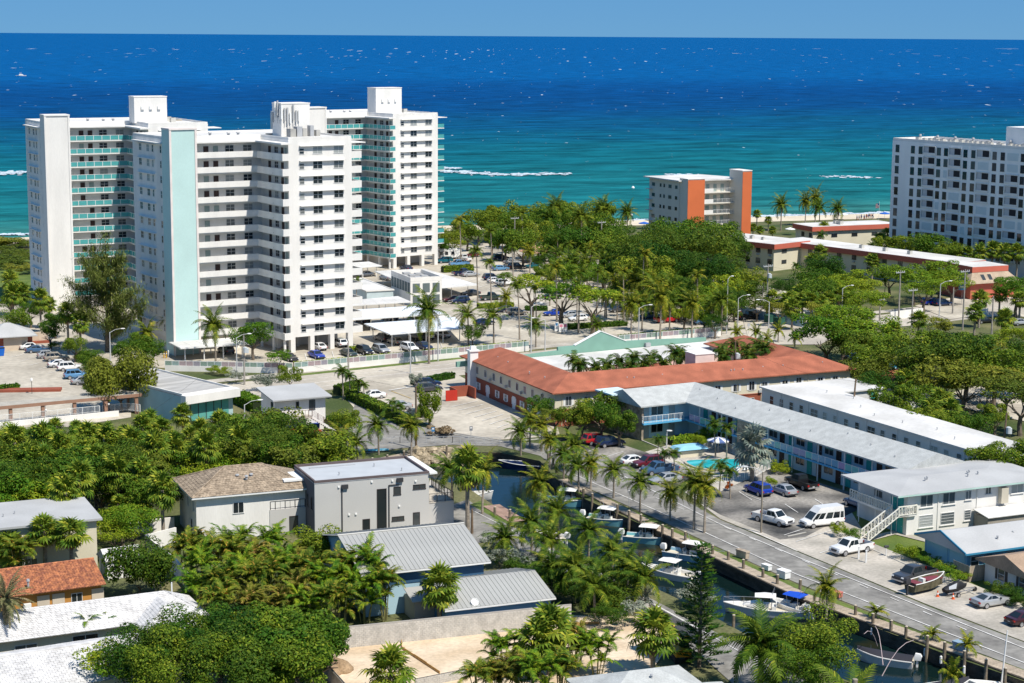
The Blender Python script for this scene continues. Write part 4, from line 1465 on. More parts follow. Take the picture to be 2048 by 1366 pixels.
# ================================================================ blue gabled house and its neighbour
def blue_house():
 z = 2.9
 A = R(24.5)
 eav = G(1932, 1108, z)
 o = Vector((eav.x, eav.y, 0))
 t = T('blue_house', 'single storey blue house with a wide pale grey gabled roof', 'house', o, A)
 f = LC(o, A)
 d = f(1822, 1068, z)[1]
 W_ = 24
 hw = d / 2
 roof_path([(-.0, hw), (W_, hw)], hw, z, z + 1.55, (False, False), .0, .18).build('roof', ROOFG, t)
 BL = mat('blue_siding', (.20, .42, .58), var=.07, scale=.5)
 MB().box(.9, W_ - .5, .9, d - .8, 0, z - .1).build('wall', BL, t)
 MB().add([(.9, .9, z - .1), (.9, d - .8, z - .1), (.9, hw, z + 1.25), (1.1, .9, z - .1), (1.1, d - .8, z - .1), (1.1, hw, z + 1.25)], [(0, 2, 1), (3, 4, 5), (0, 3, 5, 2), (1, 2, 5, 4)]).build('gable_wall', mat('pale_blue_board', (.45, .62, .74), var=.06), t)
 tr = MB().bar((-.05, -.02, z - .16), (-.05, hw, z + 1.4), .12, .26).bar((-.05, hw, z + 1.4), (-.05, d + .02, z - .16), .12, .26)
 tr.build('barge_board', mat('blue_trim', (.05, .26, .42)), t)
 MB().box(0, W_, -.06, -.005, z - .22, z + .0).build('fascia', mat('blue_trim', (.05, .26, .42)), t)
 for y0, y1 in ((1.3, d * .42), (d * .47, d - 1.2)):
  MB().box(.86, .9, y0, y1, .5, z - .5).build('wall_panel', mat('blue_panel', (.32, .56, .66), var=.1), t)
 for x, w_ in ((2.0, 1.2), (7.2, 1.3), (12, 1.3)):
  win(t, x, .9, 1.0, w_, 1.2, 'f', 'h', FRAME, PANED)
 for x in (3.9, 10):
  door(t, x, .9, .02, 1.0, 2.1, 'f', mat('blue_door', (.03, .19, .27)))
 for x, y in ((6, hw * .4), (6.6, hw * .9), (9, hw * .6)):
  vent(t, x, y, z + .55, r=.1, h=.5)
 # fence of upright boards
 fo = G(1938, 1165)
 fn = T('board_fence', 'grey weathered upright board fence beside the blue house', 'fence', fo, A)
 bd = MB().box(0, .28, 0, .03, .05, 1.9).mesh('fence_board', WOOD)
 for i in range(18):
  put('fence_board', bd, fn, (i * .29, 0, 0))
 for i in range(10):
  put('fence_board', bd, fn, (0, .05 + i * .29, 0), R(90))
 MB().box(0, 5.2, .03, .1, .4, .5).box(0, 5.2, .03, .1, 1.5, 1.6).build('fence_rail', WOOD, fn)
 # neighbour
 o2 = G(2068, 1204)
 n_ = T('brown_roof_cottage', 'white cottage with a tan shingle gable and dark shutters at the right edge', 'house', o2, A)
 MB().box(0, 14, 0, 8.5, 0, 2.7).build('wall', WHITE, n_)
 roof_path([(-.6, 4.2), (14, 4.2)], 5.0, 2.7, 4.3, (False, False), .3, .18).build('roof', mat('tan_roof_shingle', (.38, .27, .19), var=.2, fine=(6, .15)), n_)
 MB().add([(0.0, 0, 2.6), (0.0, 8.5, 2.6), (0.0, 4.2, 4.0), (.2, 0, 2.6), (.2, 8.5, 2.6), (.2, 4.2, 4.0)], [(0, 2, 1), (3, 4, 5), (0, 3, 5, 2), (1, 2, 5, 4)]).build('gable_wall', WHITE, n_)
 sh = MB().box(-.2, .2, -.05, 0, 0, 1.4).mesh('shutter', DARK)
 for y in (2.0, 5.6):
  win(n_, 0, y, .9, 1.2, 1.4, 'l', 'h', FRAME, PANED)
  for s in (-.85, .85):
   put('shutter', sh, n_, (0, y + s, .9), FACE['l'])

blue_house()

# ================================================================ grey cube house, brown-roofed house, metal-roofed house
def grey_house():
 z = 7.4
 o, a, w_, d = foot((629, 962), (858, 942.5), (571, 931), z)
 GS = mat('warm_grey_stucco', (.52, .51, .49), var=.05, scale=.3, fine=(8, .03))
 GD = mat('charcoal_panel', (.105, .105, .12), var=.1)
 t = T('grey_cube_house', 'modern grey flat roofed house with slim dark windows and roof terraces', 'house', o, a)
 MB().box(0, w_, 0, d, 0, z - .35).build('wall', GS, t)
 MB().box(-.04, -.003, .25, d, 0.02, z - .4).build('side_cladding', GD, t)
 flat_roof(t, [(-.05, -.05), (w_ + .05, -.05), (w_ + .05, d + .05), (-.05, d + .05)], z - .35, mat('pale_grey_membrane', (.45, .475, .50), var=.08), .3, mat('coping_grey', (.13, .10, .10)), t=.06)
 s = w_ / 15.0
 for x, w2, z0, h in ((8.7, 1.25, .5, 5.2), (10.75, .95, 4.8, 1.0), (13.7, 1.65, 5.3, .55), (10.85, 1.6, 1.5, .5), (6.65, .95, .05, 2.0), (13.3, .9, .3, 2.0)):
  win(t, x * s, 0, z0, w2, h, 'f', 's' if h < .6 and w2 > 1 else 'x', FRAMED, PANED)
 for x in (3.5, 9.65):
  MB().box(x * s - .06, x * s + .06, -.12, -.0, 0, z - 1.3).build('downpipe', DARK, t)
  MB().box(x * s - .05 if x < 5 else x * s + 1.0, x * s + .75 if x < 5 else x * s + 1.8, -.3, 0, z - 1.25 if x < 5 else z - 1.0, z - .75 if x < 5 else z - .5).build('scupper', DARK, t)
 MB().box(9.7 * s, 11 * s, -.11, -.0, z - 1.4, z - 1.28).build('downpipe', DARK, t)
 for x, zz in ((3.1, 6.3), (13.2, 6.2), (4.4, 2.7), (5.3, 2.7), (11.0, 3.2), (7.4, 6.6), (10.1, 6.5)):
  MB().box(x * s - .11, x * s + .11, -.14, 0, zz, zz + .2).build('wall_lamp', WHITE2, t)
 for y in (1.2, 3.0):
  win(t, -.04, y, 3.6, .5, 1.5, 'l', 'x', FRAMED, PANED)
 win(t, -.04, 6.8, 3.3, 2.8, 2.9, 'l', 's', FRAMED, PANED)
 MB().box(-2.6, -.05, 4.6, d - .4, 6.4, 6.65).build('canopy', WHITE2, t)
 # entry block with balcony on its top
 MB().box(-4.6, -.05, 4.0, d + .8, 0, 3.1).build('entry_block', GS, t)
 MB().box(-4.6, -.06, 4.0, d + .8, 3.1, 3.2).build('balcony_floor', mat('deck_tile', (.52, .50, .48)), t)
 railing(t, [(-.1, 4.1), (-4.5, 4.1), (-4.5, d + .7)], 3.2, 1.0, DARK, .6, 1.2)
 win(t, -1.6, 4.0, .1, 1.1, 2.1, 'f', 'x', FRAMED, PANED)
 win(t, -4.6, 7, .8, .7, 1.6, 'l', 'x', FRAMED, PANED)
 # lower terrace on the right
 MB().box(w_ + .004, w_ + 3.4, .3, d - .5, 0, 3.2).build('terrace_block', GS, t)
 MB().box(w_ + .01, w_ + 3.45, .25, d - .45, 3.2, 3.3).build('terrace_floor', CONC, t)
 railing(t, [(w_ + .1, .35), (w_ + 3.35, .35), (w_ + 3.35, d - .6)], 3.3, 1.05, DARK, .12, 1.1, bal=.012)
 MB().box(w_, w_ + 1.0, -.3, d, z - .35, z - .12).build('roof_edge', WHITE2, t)
 for x, y in ((4, 3), (9.5, 6), (12, 2.5)):
  vent(t, x, y, z - .35, DARK, r=.06, h=.5)
 MB().box(1.5, 7.5, d - 1.6, d - 1.3, z - .38, z - .2).build('roof_pipe', GREY, t)

grey_house()

def brown_house():
 ze = 5.7
 o, a, w_, d = foot((383, 997), (585, 979), (328, 959), ze)
 t = T('brown_tile_house', 'white two storey house with a hipped brown tile roof', 'house', o, a)
 BT = mat('brown_tile', (.36, .285, .205), rough=.85, scale=1.5, col2=(.25, .195, .14), fine=(3, .3))
 w_ = 15.5
 MB().box(.7, w_ - .7, .7, d - .7, 0, ze - .1).build('wall', WHITE, t)
 zr = ze + 2.3
 h = d / 2
 MB().box(.02, w_ - .02, .02, d - .02, ze - .22, ze - .02).build('fascia', WHITE2, t)
 rd = random.Random(9)
 A_, B_, C_, D_ = (0, 0, ze), (w_, 0, ze), (w_, d, ze), (0, d, ze)
 r0, r1 = (h, h, zr), (w_ - h, h, zr)
 und = MB()
 und.face(A_, B_, r1, r0).face(B_, C_, r1).face(C_, D_, r0, r1).face(D_, A_, r0)
 und.build('roof', mat('roof_felt', (.12, .09, .07)), t)
 mb = MB()
 courses(mb, A_, B_, r1, r0, 15, .42, .05, rd)
 courses(mb, D_, A_, r0, r0, 15, .42, .05, rd)
 courses(mb, B_, C_, r1, r1, 15, .42, .05, rd)
 courses(mb, C_, D_, r0, r1, 15, .42, .05, rd)
 mb.build('roof_tiles', BT, t, kind='stuff')
 hip = MB()
 for p, q in ((A_, r0), (D_, r0), (B_, r1), (r0, r1)):
  hip.tube(Vector(p) + Vector((0, 0, .03)), Vector(q) + Vector((0, 0, .03)), .11, n=6)
 hip.build('hip_cap', BT, t)
 win(t, 8.2 * .72, .7, 3.2, 1.35, 1.35, 'f', 's', FRAME, PANED)
 for y in (2.0, 5.0):
  win(t, .7, y, 3.6, .7, 1.2, 'l', 's', FRAME, PANED)
 win(t, .7, 3.2, .4, 1.0, 2.0, 'l', 'x', FRAME, PANED)
 for x, y in ((8.2, 3.2), (7.4, 2.4), (6.5, 3.4)):
  vent(t, x, y, ze + 1.2, r=.16, h=.5)
 gw = T('garden_wall', 'low white garden wall at the left of the brown tile house', 'wall', G(325, 1062), a)
 MB().box(-4, 1.5, 0, .25, 0, 1.6).box(-4, -3.75, .25, 6, 0, 1.6).build('wall', WHITE, gw)

brown_house()
MR = mat('standing_seam_metal', (.375, .375, .355), rough=.45, var=.06, scale=.4, spec=.5, objvar=.03)

def metal_house():
 a = R(22)
 NAVY = mat('navy_wall', (.035, .10, .19), var=.1)
 LB = mat('light_blue_wall', (.40, .58, .68), var=.08)
 z1 = 4.9
 e0 = G(789, 1143, z1)
 o = Vector((e0.x, e0.y, 0))
 t = T('metal_roof_house', 'blue house under two pale standing seam metal roofs', 'house', o, a)
 f = LC(o, a)
 L1 = f(984, 1124, z1)[0]
 zr = 7.0
 yr = f(911, 1044, zr)[1]
 yr = max(5.0, min(8.5, yr))
 xl = f(722, 1150, z1)[0]
 seam_slope(t, (xl, 0, z1), (L1, 0, z1), (xl, yr, zr), MR, .5)
 seam_slope(t, (L1, 2 * yr, z1), (xl, 2 * yr, z1), (L1, yr, zr), MR, .5)
 MB().tube((xl - .05, yr, zr + .02), (L1 + .05, yr, zr + .02), .12).build('ridge_cap', MR, t)
 MB().box(xl + .7, L1 - .7, .7, 2 * yr - .6, 0, z1 - .02).build('wall', LB, t)
 MB().box(xl + .6, L1 - .6, .62, .69, 3.3, z1 - .25).build('navy_band', NAVY, t)  # darker blue strip across the top of the wall
 MB().box(xl, L1, -.04, .06, z1 - .22, z1 - .07).build('gutter', WHITE2, t)
 gp = [(xl + .7, .7, z1 - .02), (xl + .7, 2 * yr - .6, z1 - .02), (xl + .7, yr, zr - .25)]
 MB().add(gp + [(x + .2, y, z) for x, y, z in gp], [(0, 2, 1), (3, 4, 5), (0, 3, 5, 2), (1, 2, 5, 4)]).build('gable_wall', LB, t)
 # lower front wing
 z2, z3 = 2.35, 3.75
 p = G(928, 1216, z2)
 o2 = LC(o, a)
 x0, y0 = o2(905, 1216, z2)
 x1, y1 = o2(1112, 1195, z2)
 xr, y2 = o2(1068, 1140, z3)
 y0 = min(y0, y1)
 ww = max(2.5, y2 - y0)
 x0 = x1 - 12.5
 seam_slope(t, (x0, y0, z2), (x1, y0, z2), (x0, y0 + ww, z3), MR, .5)
 seam_slope(t, (x1, y0 + 2 * ww, z2), (x0, y0 + 2 * ww, z2), (x1, y0 + ww, z3), MR, .5)
 MB().box(x0 + .4, x1 - .4, y0 + .4, y0 + 2 * ww - .4, 0, z2 - .06).build('wing_wall', mat('mid_blue_wall', (.10, .25, .42)), t)
 MB().box(x0, x1, y0 - .05, y0 + .05, z2 - .2, z2 - .06).build('gutter', WHITE2, t)
 # small lean-to
 MB().add([(1, -3.0, 2.3), (5.5, -3.0, 2.3), (5.5, -.0, 3.0), (1, 0, 3.0), (1, -3.0, 2.2), (5.5, -3.0, 2.2), (5.5, -.0, 2.9), (1, 0, 2.9)],
    [(0, 1, 2, 3), (7, 6, 5, 4), (0, 4, 5, 1), (1, 5, 6, 2), (2, 6, 7, 3), (3, 7, 4, 0)]).build('lean_to_roof', MR, t)
 MB().box(1.3, 5.2, -2.7, .6, 0, 2.2).build('lean_to_wall', mat('tan_wall', (.45, .42, .36)), t)
 MB().box(x1 - 8, x1 - 3.5, y0 + 2 * ww + .2, y0 + 2 * ww + 2.2, 3.2, 3.35).build('porch_roof', GREY, t)
 ds = T('satellite_dish', 'small white satellite dish on the lower metal roof', 'antenna', o + Vector((math.cos(a) * (x0 + 3.5) - math.sin(a) * (y0 + .6), math.sin(a) * (x0 + 3.5) + math.cos(a) * (y0 + .6), z2 + .3)))
 MB().lathe([(.0, 0), (.3, .05), (.42, .16), (.40, .16), (.28, .07)], 12).build('dish', WHITE2, ds).rotation_euler = (R(55), 0, R(20))
 MB().tube((0, 0, -.3), (0, .1, .1), .03).build('mast', GREY, ds)

metal_house()

# ================================================================ left-hand houses
def left_houses():
 z = 5.8
 A_, B_ = G(0, 1057, z), G(205, 1037, z)
 a = ang(A_, B_)
 o = Vector((B_.x, B_.y, 0))
 t = T('cream_flat_house', 'cream two storey house with a flat white overhanging roof at the left edge', 'house', o, a)
 f = LC(o, a)
 d = max(7, f(157, 998, z)[1])
 MB().box(-24, -.6, .6, d, 0, z - .2).build('wall', CREAM, t)
 MB().prism([(-24.5, 0), (0, 0), (0, d + .6), (-4, d + .6), (-4, d + 1.6), (-24.5, d + 1.6)], z - .2, z + .05).build('roof', ROOFG, t)
 MB().box(-15.5, -13.2, d * .35, d * .5, z + .05, z + .4).build('skylight', DARK, t)
 for x in (-12.2, -8.5, -18):
  win(t, x, .6, 3.3, 2.2, 1.2, 'f', 't', FRAME, PANED)
  win(t, x, .6, .6, 2.2, 1.2, 'f', 't', FRAME, PANED)
 for i in range(6):
  vent(t, -16 + i * 1.4, d * (.4 + .08 * (i % 3)), z + .05, r=.06, h=.4)
 # terracotta roofed cottage
 z = 2.9
 p, q = G(46, 1191, z), G(213, 1169, z)
 a = ang(p, q)
 o = Vector((p.x, p.y, 0))
 t = T('terracotta_cottage', 'small ochre cottage with a weathered terracotta barrel tile roof', 'house', o, a)
 L = (q - p).length
 f = LC(o, a)
 zr = 4.5
 h = max(3.0, f(186, 1117, zr)[1])
 rd = random.Random(12)
 TCM = mat('terracotta_tile', (.52, .21, .095), rough=.85, scale=2.2, col2=(.26, .10, .06), fine=(4, .35))
 MB().add([(-3, 0, z - .03), (L, 0, z - .03), (L, h, zr - .03), (-3, h, zr - .03), (L, 2 * h, z), (-3, 2 * h, z)], [(0, 1, 2, 3), (3, 2, 4, 5), (0, 3, 5), (1, 4, 2)]).build('roof', mat('clay_bed', (.2, .09, .05)), t)
 mb = MB()
 courses(mb, (-3, 0, z), (L, 0, z), (L, h, zr), (-3, h, zr), 15, .30, .05, rd, True)
 mb.build('roof_tiles', TCM, t, kind='stuff')
 mb = MB()
 courses(mb, (L, 2 * h, z), (-3, 2 * h, z), (-3, h, zr), (L, h, zr), 15, .30, .05, rd, True)
 mb.tube((-3, h, zr + .04), (L, h, zr + .04), .12)
 mb.build('roof_tiles', TCM, t, kind='stuff')
 OC = mat('ochre_wall', (.50, .24, .06), var=.1)
 MB().box(-2.6, L - .4, .7, 2 * h - .6, 0, z - .1).build('wall', OC, t)
 for x in (1.6, 3.2, 7.4):
  MB().box(x, x + 1.3, .62, .7, .9, 2.4).build('shutter', mat('cream_shutter', (.60, .52, .42)), t)
 win(t, 5.8, .7, 1.0, 1.2, 1.2, 'f', 's', FRAME, PANED)
 MB().box(.1, .9, .3, .7, 1.2, 1.8).build('air_conditioner', WHITE2, t)
 vent(t, .8, 1.0, z + .5, r=.12, h=.9)
 # white tiled L house
 z, zr = 2.9, 4.9
 p, q = G(8, 1285, z), G(292, 1247, z)
 a = ang(p, q)
 o = Vector((p.x, p.y, 0))
 t = T('white_tile_house', 'low house with a big whitewashed tile roof and a hipped right end', 'house', o, a)
 f = LC(o, a)
 L = f(292, 1247, z)[0]
 h = max(3.5, min(6, f(8, 1222, zr)[1]))
 WT = mat('whitewashed_tile', (.63, .62, .61), rough=.8, scale=.45, col2=(.53, .52, .51), fine=(1.8, .16))
 rd = random.Random(13)
 Lr = L + 6.5
 MB().add([(-8, 0, z), (Lr, 0, z), (Lr - h, h, zr), (-8, h, zr), (Lr, 2 * h, z), (-8, 2 * h, z)], [(0, 1, 2, 3), (3, 2, 4, 5), (1, 4, 2)]).build('roof', WT, t)
 mb = MB()
 courses(mb, (-8, 0, z + .02), (Lr, 0, z + .02), (Lr - h, h, zr + .02), (-8, h, zr + .02), 16, .5, .05, rd)
 courses(mb, (Lr, 0, z + .02), (Lr, 2 * h, z + .02), (Lr - h, h, zr + .02), (Lr - h, h, zr + .02), 16, .5, .05, rd)
 courses(mb, (Lr, 2 * h, z + .02), (-8, 2 * h, z + .02), (-8, h, zr + .02), (Lr - h, h, zr + .02), 16, .5, .05, rd)
 # projecting wing with its own hip
 x0, x1 = L - 1.2, L + 5.2
 xm = (x0 + x1) / 2
 wz = zr - .25
 yo = -3.2
 mb.build('roof_tiles', WT, t, kind='stuff')
 MB().add([(x0, yo, z), (x1, yo, z), (xm, yo + 3.2, wz), (xm, h, wz), (x0, 0, z), (x1, 0, z), (x0, h, z + .02), (x1, h, z + .02)], [(0, 1, 2), (0, 2, 3, 6), (1, 7, 3, 2)]).build('wing_roof', WT, t)
 mb = MB()
 courses(mb, (x0, yo, z + .02), (x1, yo, z + .02), (xm, yo + 3.2, wz + .02), (xm, yo + 3.2, wz + .02), 11, .5, .05, rd)
 courses(mb, (x0, h * .6, z + .02), (x0, yo, z + .02), (xm, yo + 3.2, wz + .02), (xm, h * .6, wz + .02), 11, .5, .05, rd)
 courses(mb, (x1, yo, z + .02), (x1, h * .6, z + .02), (xm, h * .6, wz + .02), (xm, yo + 3.2, wz + .02), 11, .5, .05, rd)
 mb.build('wing_tiles', WT, t, kind='stuff')
 MB().box(-7.5, Lr - .7, .7, 2 * h - .7, 0, z - .05).build('wall', CREAM, t)
 MB().box(x0 + .5, x1 - .5, yo + .6, .7, 0, z - .06).build('wing_wall', CREAM, t)
 win(t, 2.2, .7, .9, 2.2, 1.3, 'f', 's', FRAME, PANED)
 win(t, 8.0, .7, .7, 2.6, 1.7, 'f', 's', FRAME, PANED)
 MB().tube((L + 3.6, h * .9, zr - .2), (L + 3.6, h * .9, zr + .9), .07).build('flue', WHITE2, t)
 # white roof at the bottom left corner
 z, zr = 2.9, 4.6
 p, q = G(-20, 1316, zr), G(300, 1268, zr)
 a = ang(p, q)
 o = Vector((p.x, p.y, 0))
 t = T('corner_house', 'house with a flat pitched whitewashed tile roof at the bottom left corner', 'house', o, a)
 L = (q - p).length
 courses_mb = MB()
 courses(courses_mb, (-3, -6, z), (L, -6, z), (L, 0, zr), (-3, 0, zr), 18, .5, .05, rd)
 courses(courses_mb, (L, 6, z), (-3, 6, z), (-3, 0, zr), (L, 0, zr), 18, .5, .05, rd)
 courses_mb.build('roof_tiles', WT, t, kind='stuff')
 MB().add([(-3, -6, z - .03), (L, -6, z - .03), (L, 0, zr - .03), (-3, 0, zr - .03), (L, 6, z - .03), (-3, 6, z - .03)], [(0, 1, 2, 3), (3, 2, 4, 5), (1, 4, 2)]).build('roof', WT, t)
 MB().box(-3, L + .1, -.22, .22, zr - .06, zr + .1).build('ridge_cap', WT, t)
 MB().box(-2.5, L - .6, -5.3, 5.3, 0, z - .1).build('wall', CREAM, t)
 # small white garden shed
 z = 2.3
 p, q = G(212, 1122, z), G(285, 1112, z)
 a = ang(p, q)
 t = T('garden_shed', 'small white gabled garden shed behind the terracotta cottage', 'shed', Vector((p.x, p.y, 0)), a)
 L = (q - p).length
 roof_path([(0, 1.6), (L, 1.6)], 1.75, z, z + 1.0, (False, False), .1, .1).build('roof', ROOFW, t)
 MB().box(.15, L - .15, .15, 3.1, 0, z - .05).build('wall', WHITE2, t)
 door(t, .15, 1.6, .02, 1.2, 1.9, 'l', GREY)
 # garden wall running back from the cottage, yard behind it
 gw = T('garden_wall', 'white rendered garden wall behind the round dark green tree', 'wall', G(292, 1100))
 mb = MB()
 pts = [Vector((0, 0, 0)), G(352, 1150) - G(292, 1100), G(385, 1190) - G(292, 1100)]
 for p_, q_ in zip(pts, pts[1:]):
  mb.bar(p_, q_, .25, 1.9)
 mb.bar((.15, .1, 0), G(352, 1085) - G(292, 1100), .25, 1.9)
 mb.build('wall', WHITE, gw)
 # grey shingle roof at the bottom
 z = 3.0
 zr = 4.7
 p, q = G(1262, 1341, zr), G(1385, 1349, zr)
 t = T('grey_hip_house', 'grey shingle hipped roof of a house at the bottom edge', 'house', Vector((p.x, p.y, 0)), R(20))
 roof_path([(-4.6, 0), (6.8, 0)], 4.4, z, zr, (True, True), 0, .15).build('roof', GSH, t)
 roof_path([(5.2, -1), (5.2, -9)], 3.4, z + .02, zr - .2, (True, True), 0, .15).build('wing_roof', GSH, t)
 MB().box(-4.2, 6.4, -3.8, 3.8, 0, z - .2).build('wall', CREAM, t)
 vent(t, 1.5, -1.2, zr - .6, DARK)

left_houses()

# ================================================================ gym, office, pergola, gatehouse
def gym():
 z = 4.2
 o, a, w_, d = foot((370, 797), (474, 781), (308, 742), z)
 t = T('glass_front_gym', 'low white gym with a flat grey roof and mint tinted glass front', 'building', o, a)
 MB().box(.3, w_, 1.2, d, 0, z).build('wall', mat('pale_mint_wall', (.40, .56, .57), var=.08), t)
 MB().box(0, w_ + .5, -.2, 1.2, z - 1.0, z + .35).build('canopy', WHITE, t)
 flat_roof(t, [(.3, 1.2), (w_, 1.2), (w_, d), (.3, d)], z, mat('grey_roof_sheet', (.47, .46, .44), var=.25, scale=.25, fine=(.8, .15), stretch=(.4, 3, 1)), .3, WHITE)
 GL = mat('mint_glass', (.12, .40, .36), rough=.1, spec=.6, var=.2)
 n = 5
 for i in range(n):
  x = 1.8 + i * (w_ - 2.6) / n
  MB().box(x, x + (w_ - 2.6) / n - .1, 1.12, 1.19, .1, z - 1.1).build('glass_pane', GL, t)
  MB().box(x - .1, x, 1.05, 1.19, .1, z - 1.0).build('mullion', DARK, t)
 for i in range(2):
  x = 4.5 + i * 2.2
  b = T('exercise_bike', 'black exercise bike outside the gym window, %s one' % ('left' if i == 0 else 'right'), 'exercise bike', o + Vector((math.cos(a) * x + math.sin(a) * .9, math.sin(a) * x - math.cos(a) * .9, 0)), a, 'exercise bikes outside the gym')
  MB().bar((-.6, 0, .05), (.6, 0, .05), .08, .08).bar((0, 0, .1), (.35, 0, 1.0), .07, .07).bar((-.1, 0, .1), (-.35, 0, .85), .07, .07).build('frame', DARK, b)
  MB().lathe([(.28, -.04), (.28, .04)], 12).build('flywheel', GREY, b).rotation_euler = (R(90), 0, 0)
  MB().box(-.5, -.2, -.12, .12, .85, .93).build('seat', DARK, b)
  MB().bar((.35, -.28, 1.0), (.35, .28, 1.0), .05, .05).build('handlebar', DARK, b)

gym()

def office():
 z = 5.4
 o, a, w_, d = foot((545, 801), (663, 791), (503, 785), z)
 d = max(d, 6.0)
 t = T('stair_office', 'small white two storey office with a pale flat roof and an outside stair', 'building', o, a)
 MB().box(.7, w_ - .7, .9, d, 0, z - .15).build('wall', WHITE, t)
 MB().add([(0, -.2, z - .2), (w_, -.2, z - .2), (w_, d + .4, z + .5), (0, d + .4, z + .5), (0, -.2, z), (w_, -.2, z), (w_, d + .4, z + .7), (0, d + .4, z + .7)],
    [(3, 2, 1, 0), (4, 5, 6, 7), (0, 1, 5, 4), (1, 2, 6, 5), (2, 3, 7, 6), (3, 0, 4, 7)]).build('roof', ROOFG, t)
 win(t, w_ * .70, .9, 3.3, 1.0, 1.5, 'f', 's', FRAMED, PANED)
 win(t, w_ * .45, .9, 3.8, .5, .9, 'f', 'x', FRAMED, PANED)
 win(t, .7, 2.2, 3.4, 1.0, 1.3, 'l', 's', FRAMED, PANED)
 MB().box(1.0, 6.0, -1.2, .88, 2.35, 2.6).build('landing', CONC, t)
 st = MB()
 for i in range(12):
  x = 6.0 + i * .32
  st.box(x, x + .32, -1.2, .0, max(0, 2.6 - (i + 1) * .21 - .25), 2.6 - i * .21 - .1)
 st.build('steps', WHITE, t)
 RL = mat('brown_rail', (.13, .05, .04))
 railing(t, [(1.05, .8), (1.05, -1.15), (6.0, -1.15)], 2.6, 1.05, RL, .5, 1.0)
 mb = MB()
 for k in range(5):
  zz = .2 + k * .2
  mb.bar((6.0, -1.15, 2.6 + zz), (9.85, -1.15, .05 + zz), .04, .04)
 for i in range(5):
  x = 6.0 + i * .96
  mb.box(x - .04, x + .04, -1.19, -1.11, 2.6 - i * .63, 3.65 - i * .63)
 mb.build('stair_rail', RL, t)
 dn = T('recycling_bins', 'two blue wheeled recycling bins under the office stair', 'bin', G(622, 862), a)
 for i in range(2):
  MB().add([(i * .8, 0, .1), (i * .8 + .6, 0, .1), (i * .8 + .6, .6, .1), (i * .8, .6, .1), (i * .8 - .06, -.06, 1.1), (i * .8 + .66, -.06, 1.1), (i * .8 + .66, .66, 1.1), (i * .8 - .06, .66, 1.1)],
     [(0, 1, 5, 4), (1, 2, 6, 5), (2, 3, 7, 6), (3, 0, 4, 7), (4, 5, 6, 7), (3, 2, 1, 0)]).build('bin', mat('bin_blue', (.02, .06, .32)), dn)

office()

def pergola():
 z = 3.3
 A_, B_ = G(0, 813, z), G(283, 787, z)
 a = ang(A_, B_)
 o = Vector((A_.x, A_.y, 0))
 L = (B_ - A_).length
 t = T('walkway_canopy', 'long flat roofed walkway on brown square posts above a white wall', 'canopy', o, a)
 BR = mat('brown_stucco', (.33, .19, .13), var=.12, scale=.6)
 MB().box(-6, L, 0, 3.2, z - .1, z + .05).box(L - 5.5, L, 3.2, 5.8, z - .1, z + .05).build('roof', mat('gravel_roof', (.45, .42, .36), var=.2, fine=(6, .15)), t)
 MB().box(-6, L, -.06, 0, z - .5, z + .02).box(L, L + .06, -.06, 5.8, z - .5, z + .02).build('fascia', BR, t)
 for i in range(6):
  x = -3.4 + i * (L + 2.6) / 5.0
  MB().box(x - .25, x + .25, .1, .6, 0, z - .1).build('post', BR, t)
  if i in (2, 4):
   l_ = MB().lathe([(.05, 0), (.16, .1), (.16, .25), (.05, .35)], 8).build('globe_lamp', WHITE2, t)
   l_.location = (x + .4, -.02, 1.9)
 MB().box(L - 4.8, L - 3.9, 4.6, 5.4, 0, z - .1).box(L - .8, L - .1, 4.6, 5.4, 0, z - .1).build('post', BR, t)
 MB().box(-6, L - 4, -.5, -.2, -1.0, .9).build('base_wall', WHITE, t)
 railing(t, [(-3, .0), (L - 7, .0)], .9, 1.0, WHITE2, .2, 2.0)
 railing(t, [(L - 6, 1.6), (L - 2, 1.6), (L - .5, -.6)], .4, 1.2, WHITE2, .2, 2.0)
 g = T('gatehouse', 'small brick gatehouse with a grey hipped roof and roller door at far left', 'building', G(-22, 704), R(24))
 MB().box(0, 8.3, 0, 7, 0, 2.9).build('wall', BRICKRED, g)
 MB().box(2.8, 7.4, -.05, 0, .05, 2.5).build('roller_door', mat('tan_door', (.58, .48, .37)), g)
 roof_path([(.0, 3.5), (8.3, 3.5)], 4.6, 2.9, 5.0, (True, True), .9, .18).build('roof', ROOFG, g)
 yw = T('yard_wall', 'beige rendered yard wall with a gate beside the gatehouse', 'wall', G(40, 688), R(24))
 MB().box(0, 5.5, 0, .25, 0, 2.2).build('wall', mat('beige_render', (.62, .53, .42), var=.06), yw)
 MB().box(1.8, 3.8, -.05, 0, .1, 2.1).build('gate', mat('tan_door', (.58, .48, .37)), yw)
 MB().box(-1, 6, -.9, -.2, 0, .5).build('planter', BRICKRED, yw)
 pl = T('brick_planter', 'low brick planter with clipped hedges at the left edge of the car lot', 'planter', G(-10, 786), R(7))
 MB().box(0, 11, 0, 2.2, 0, .45).build('planter_wall', BRICKRED, pl)

pergola()

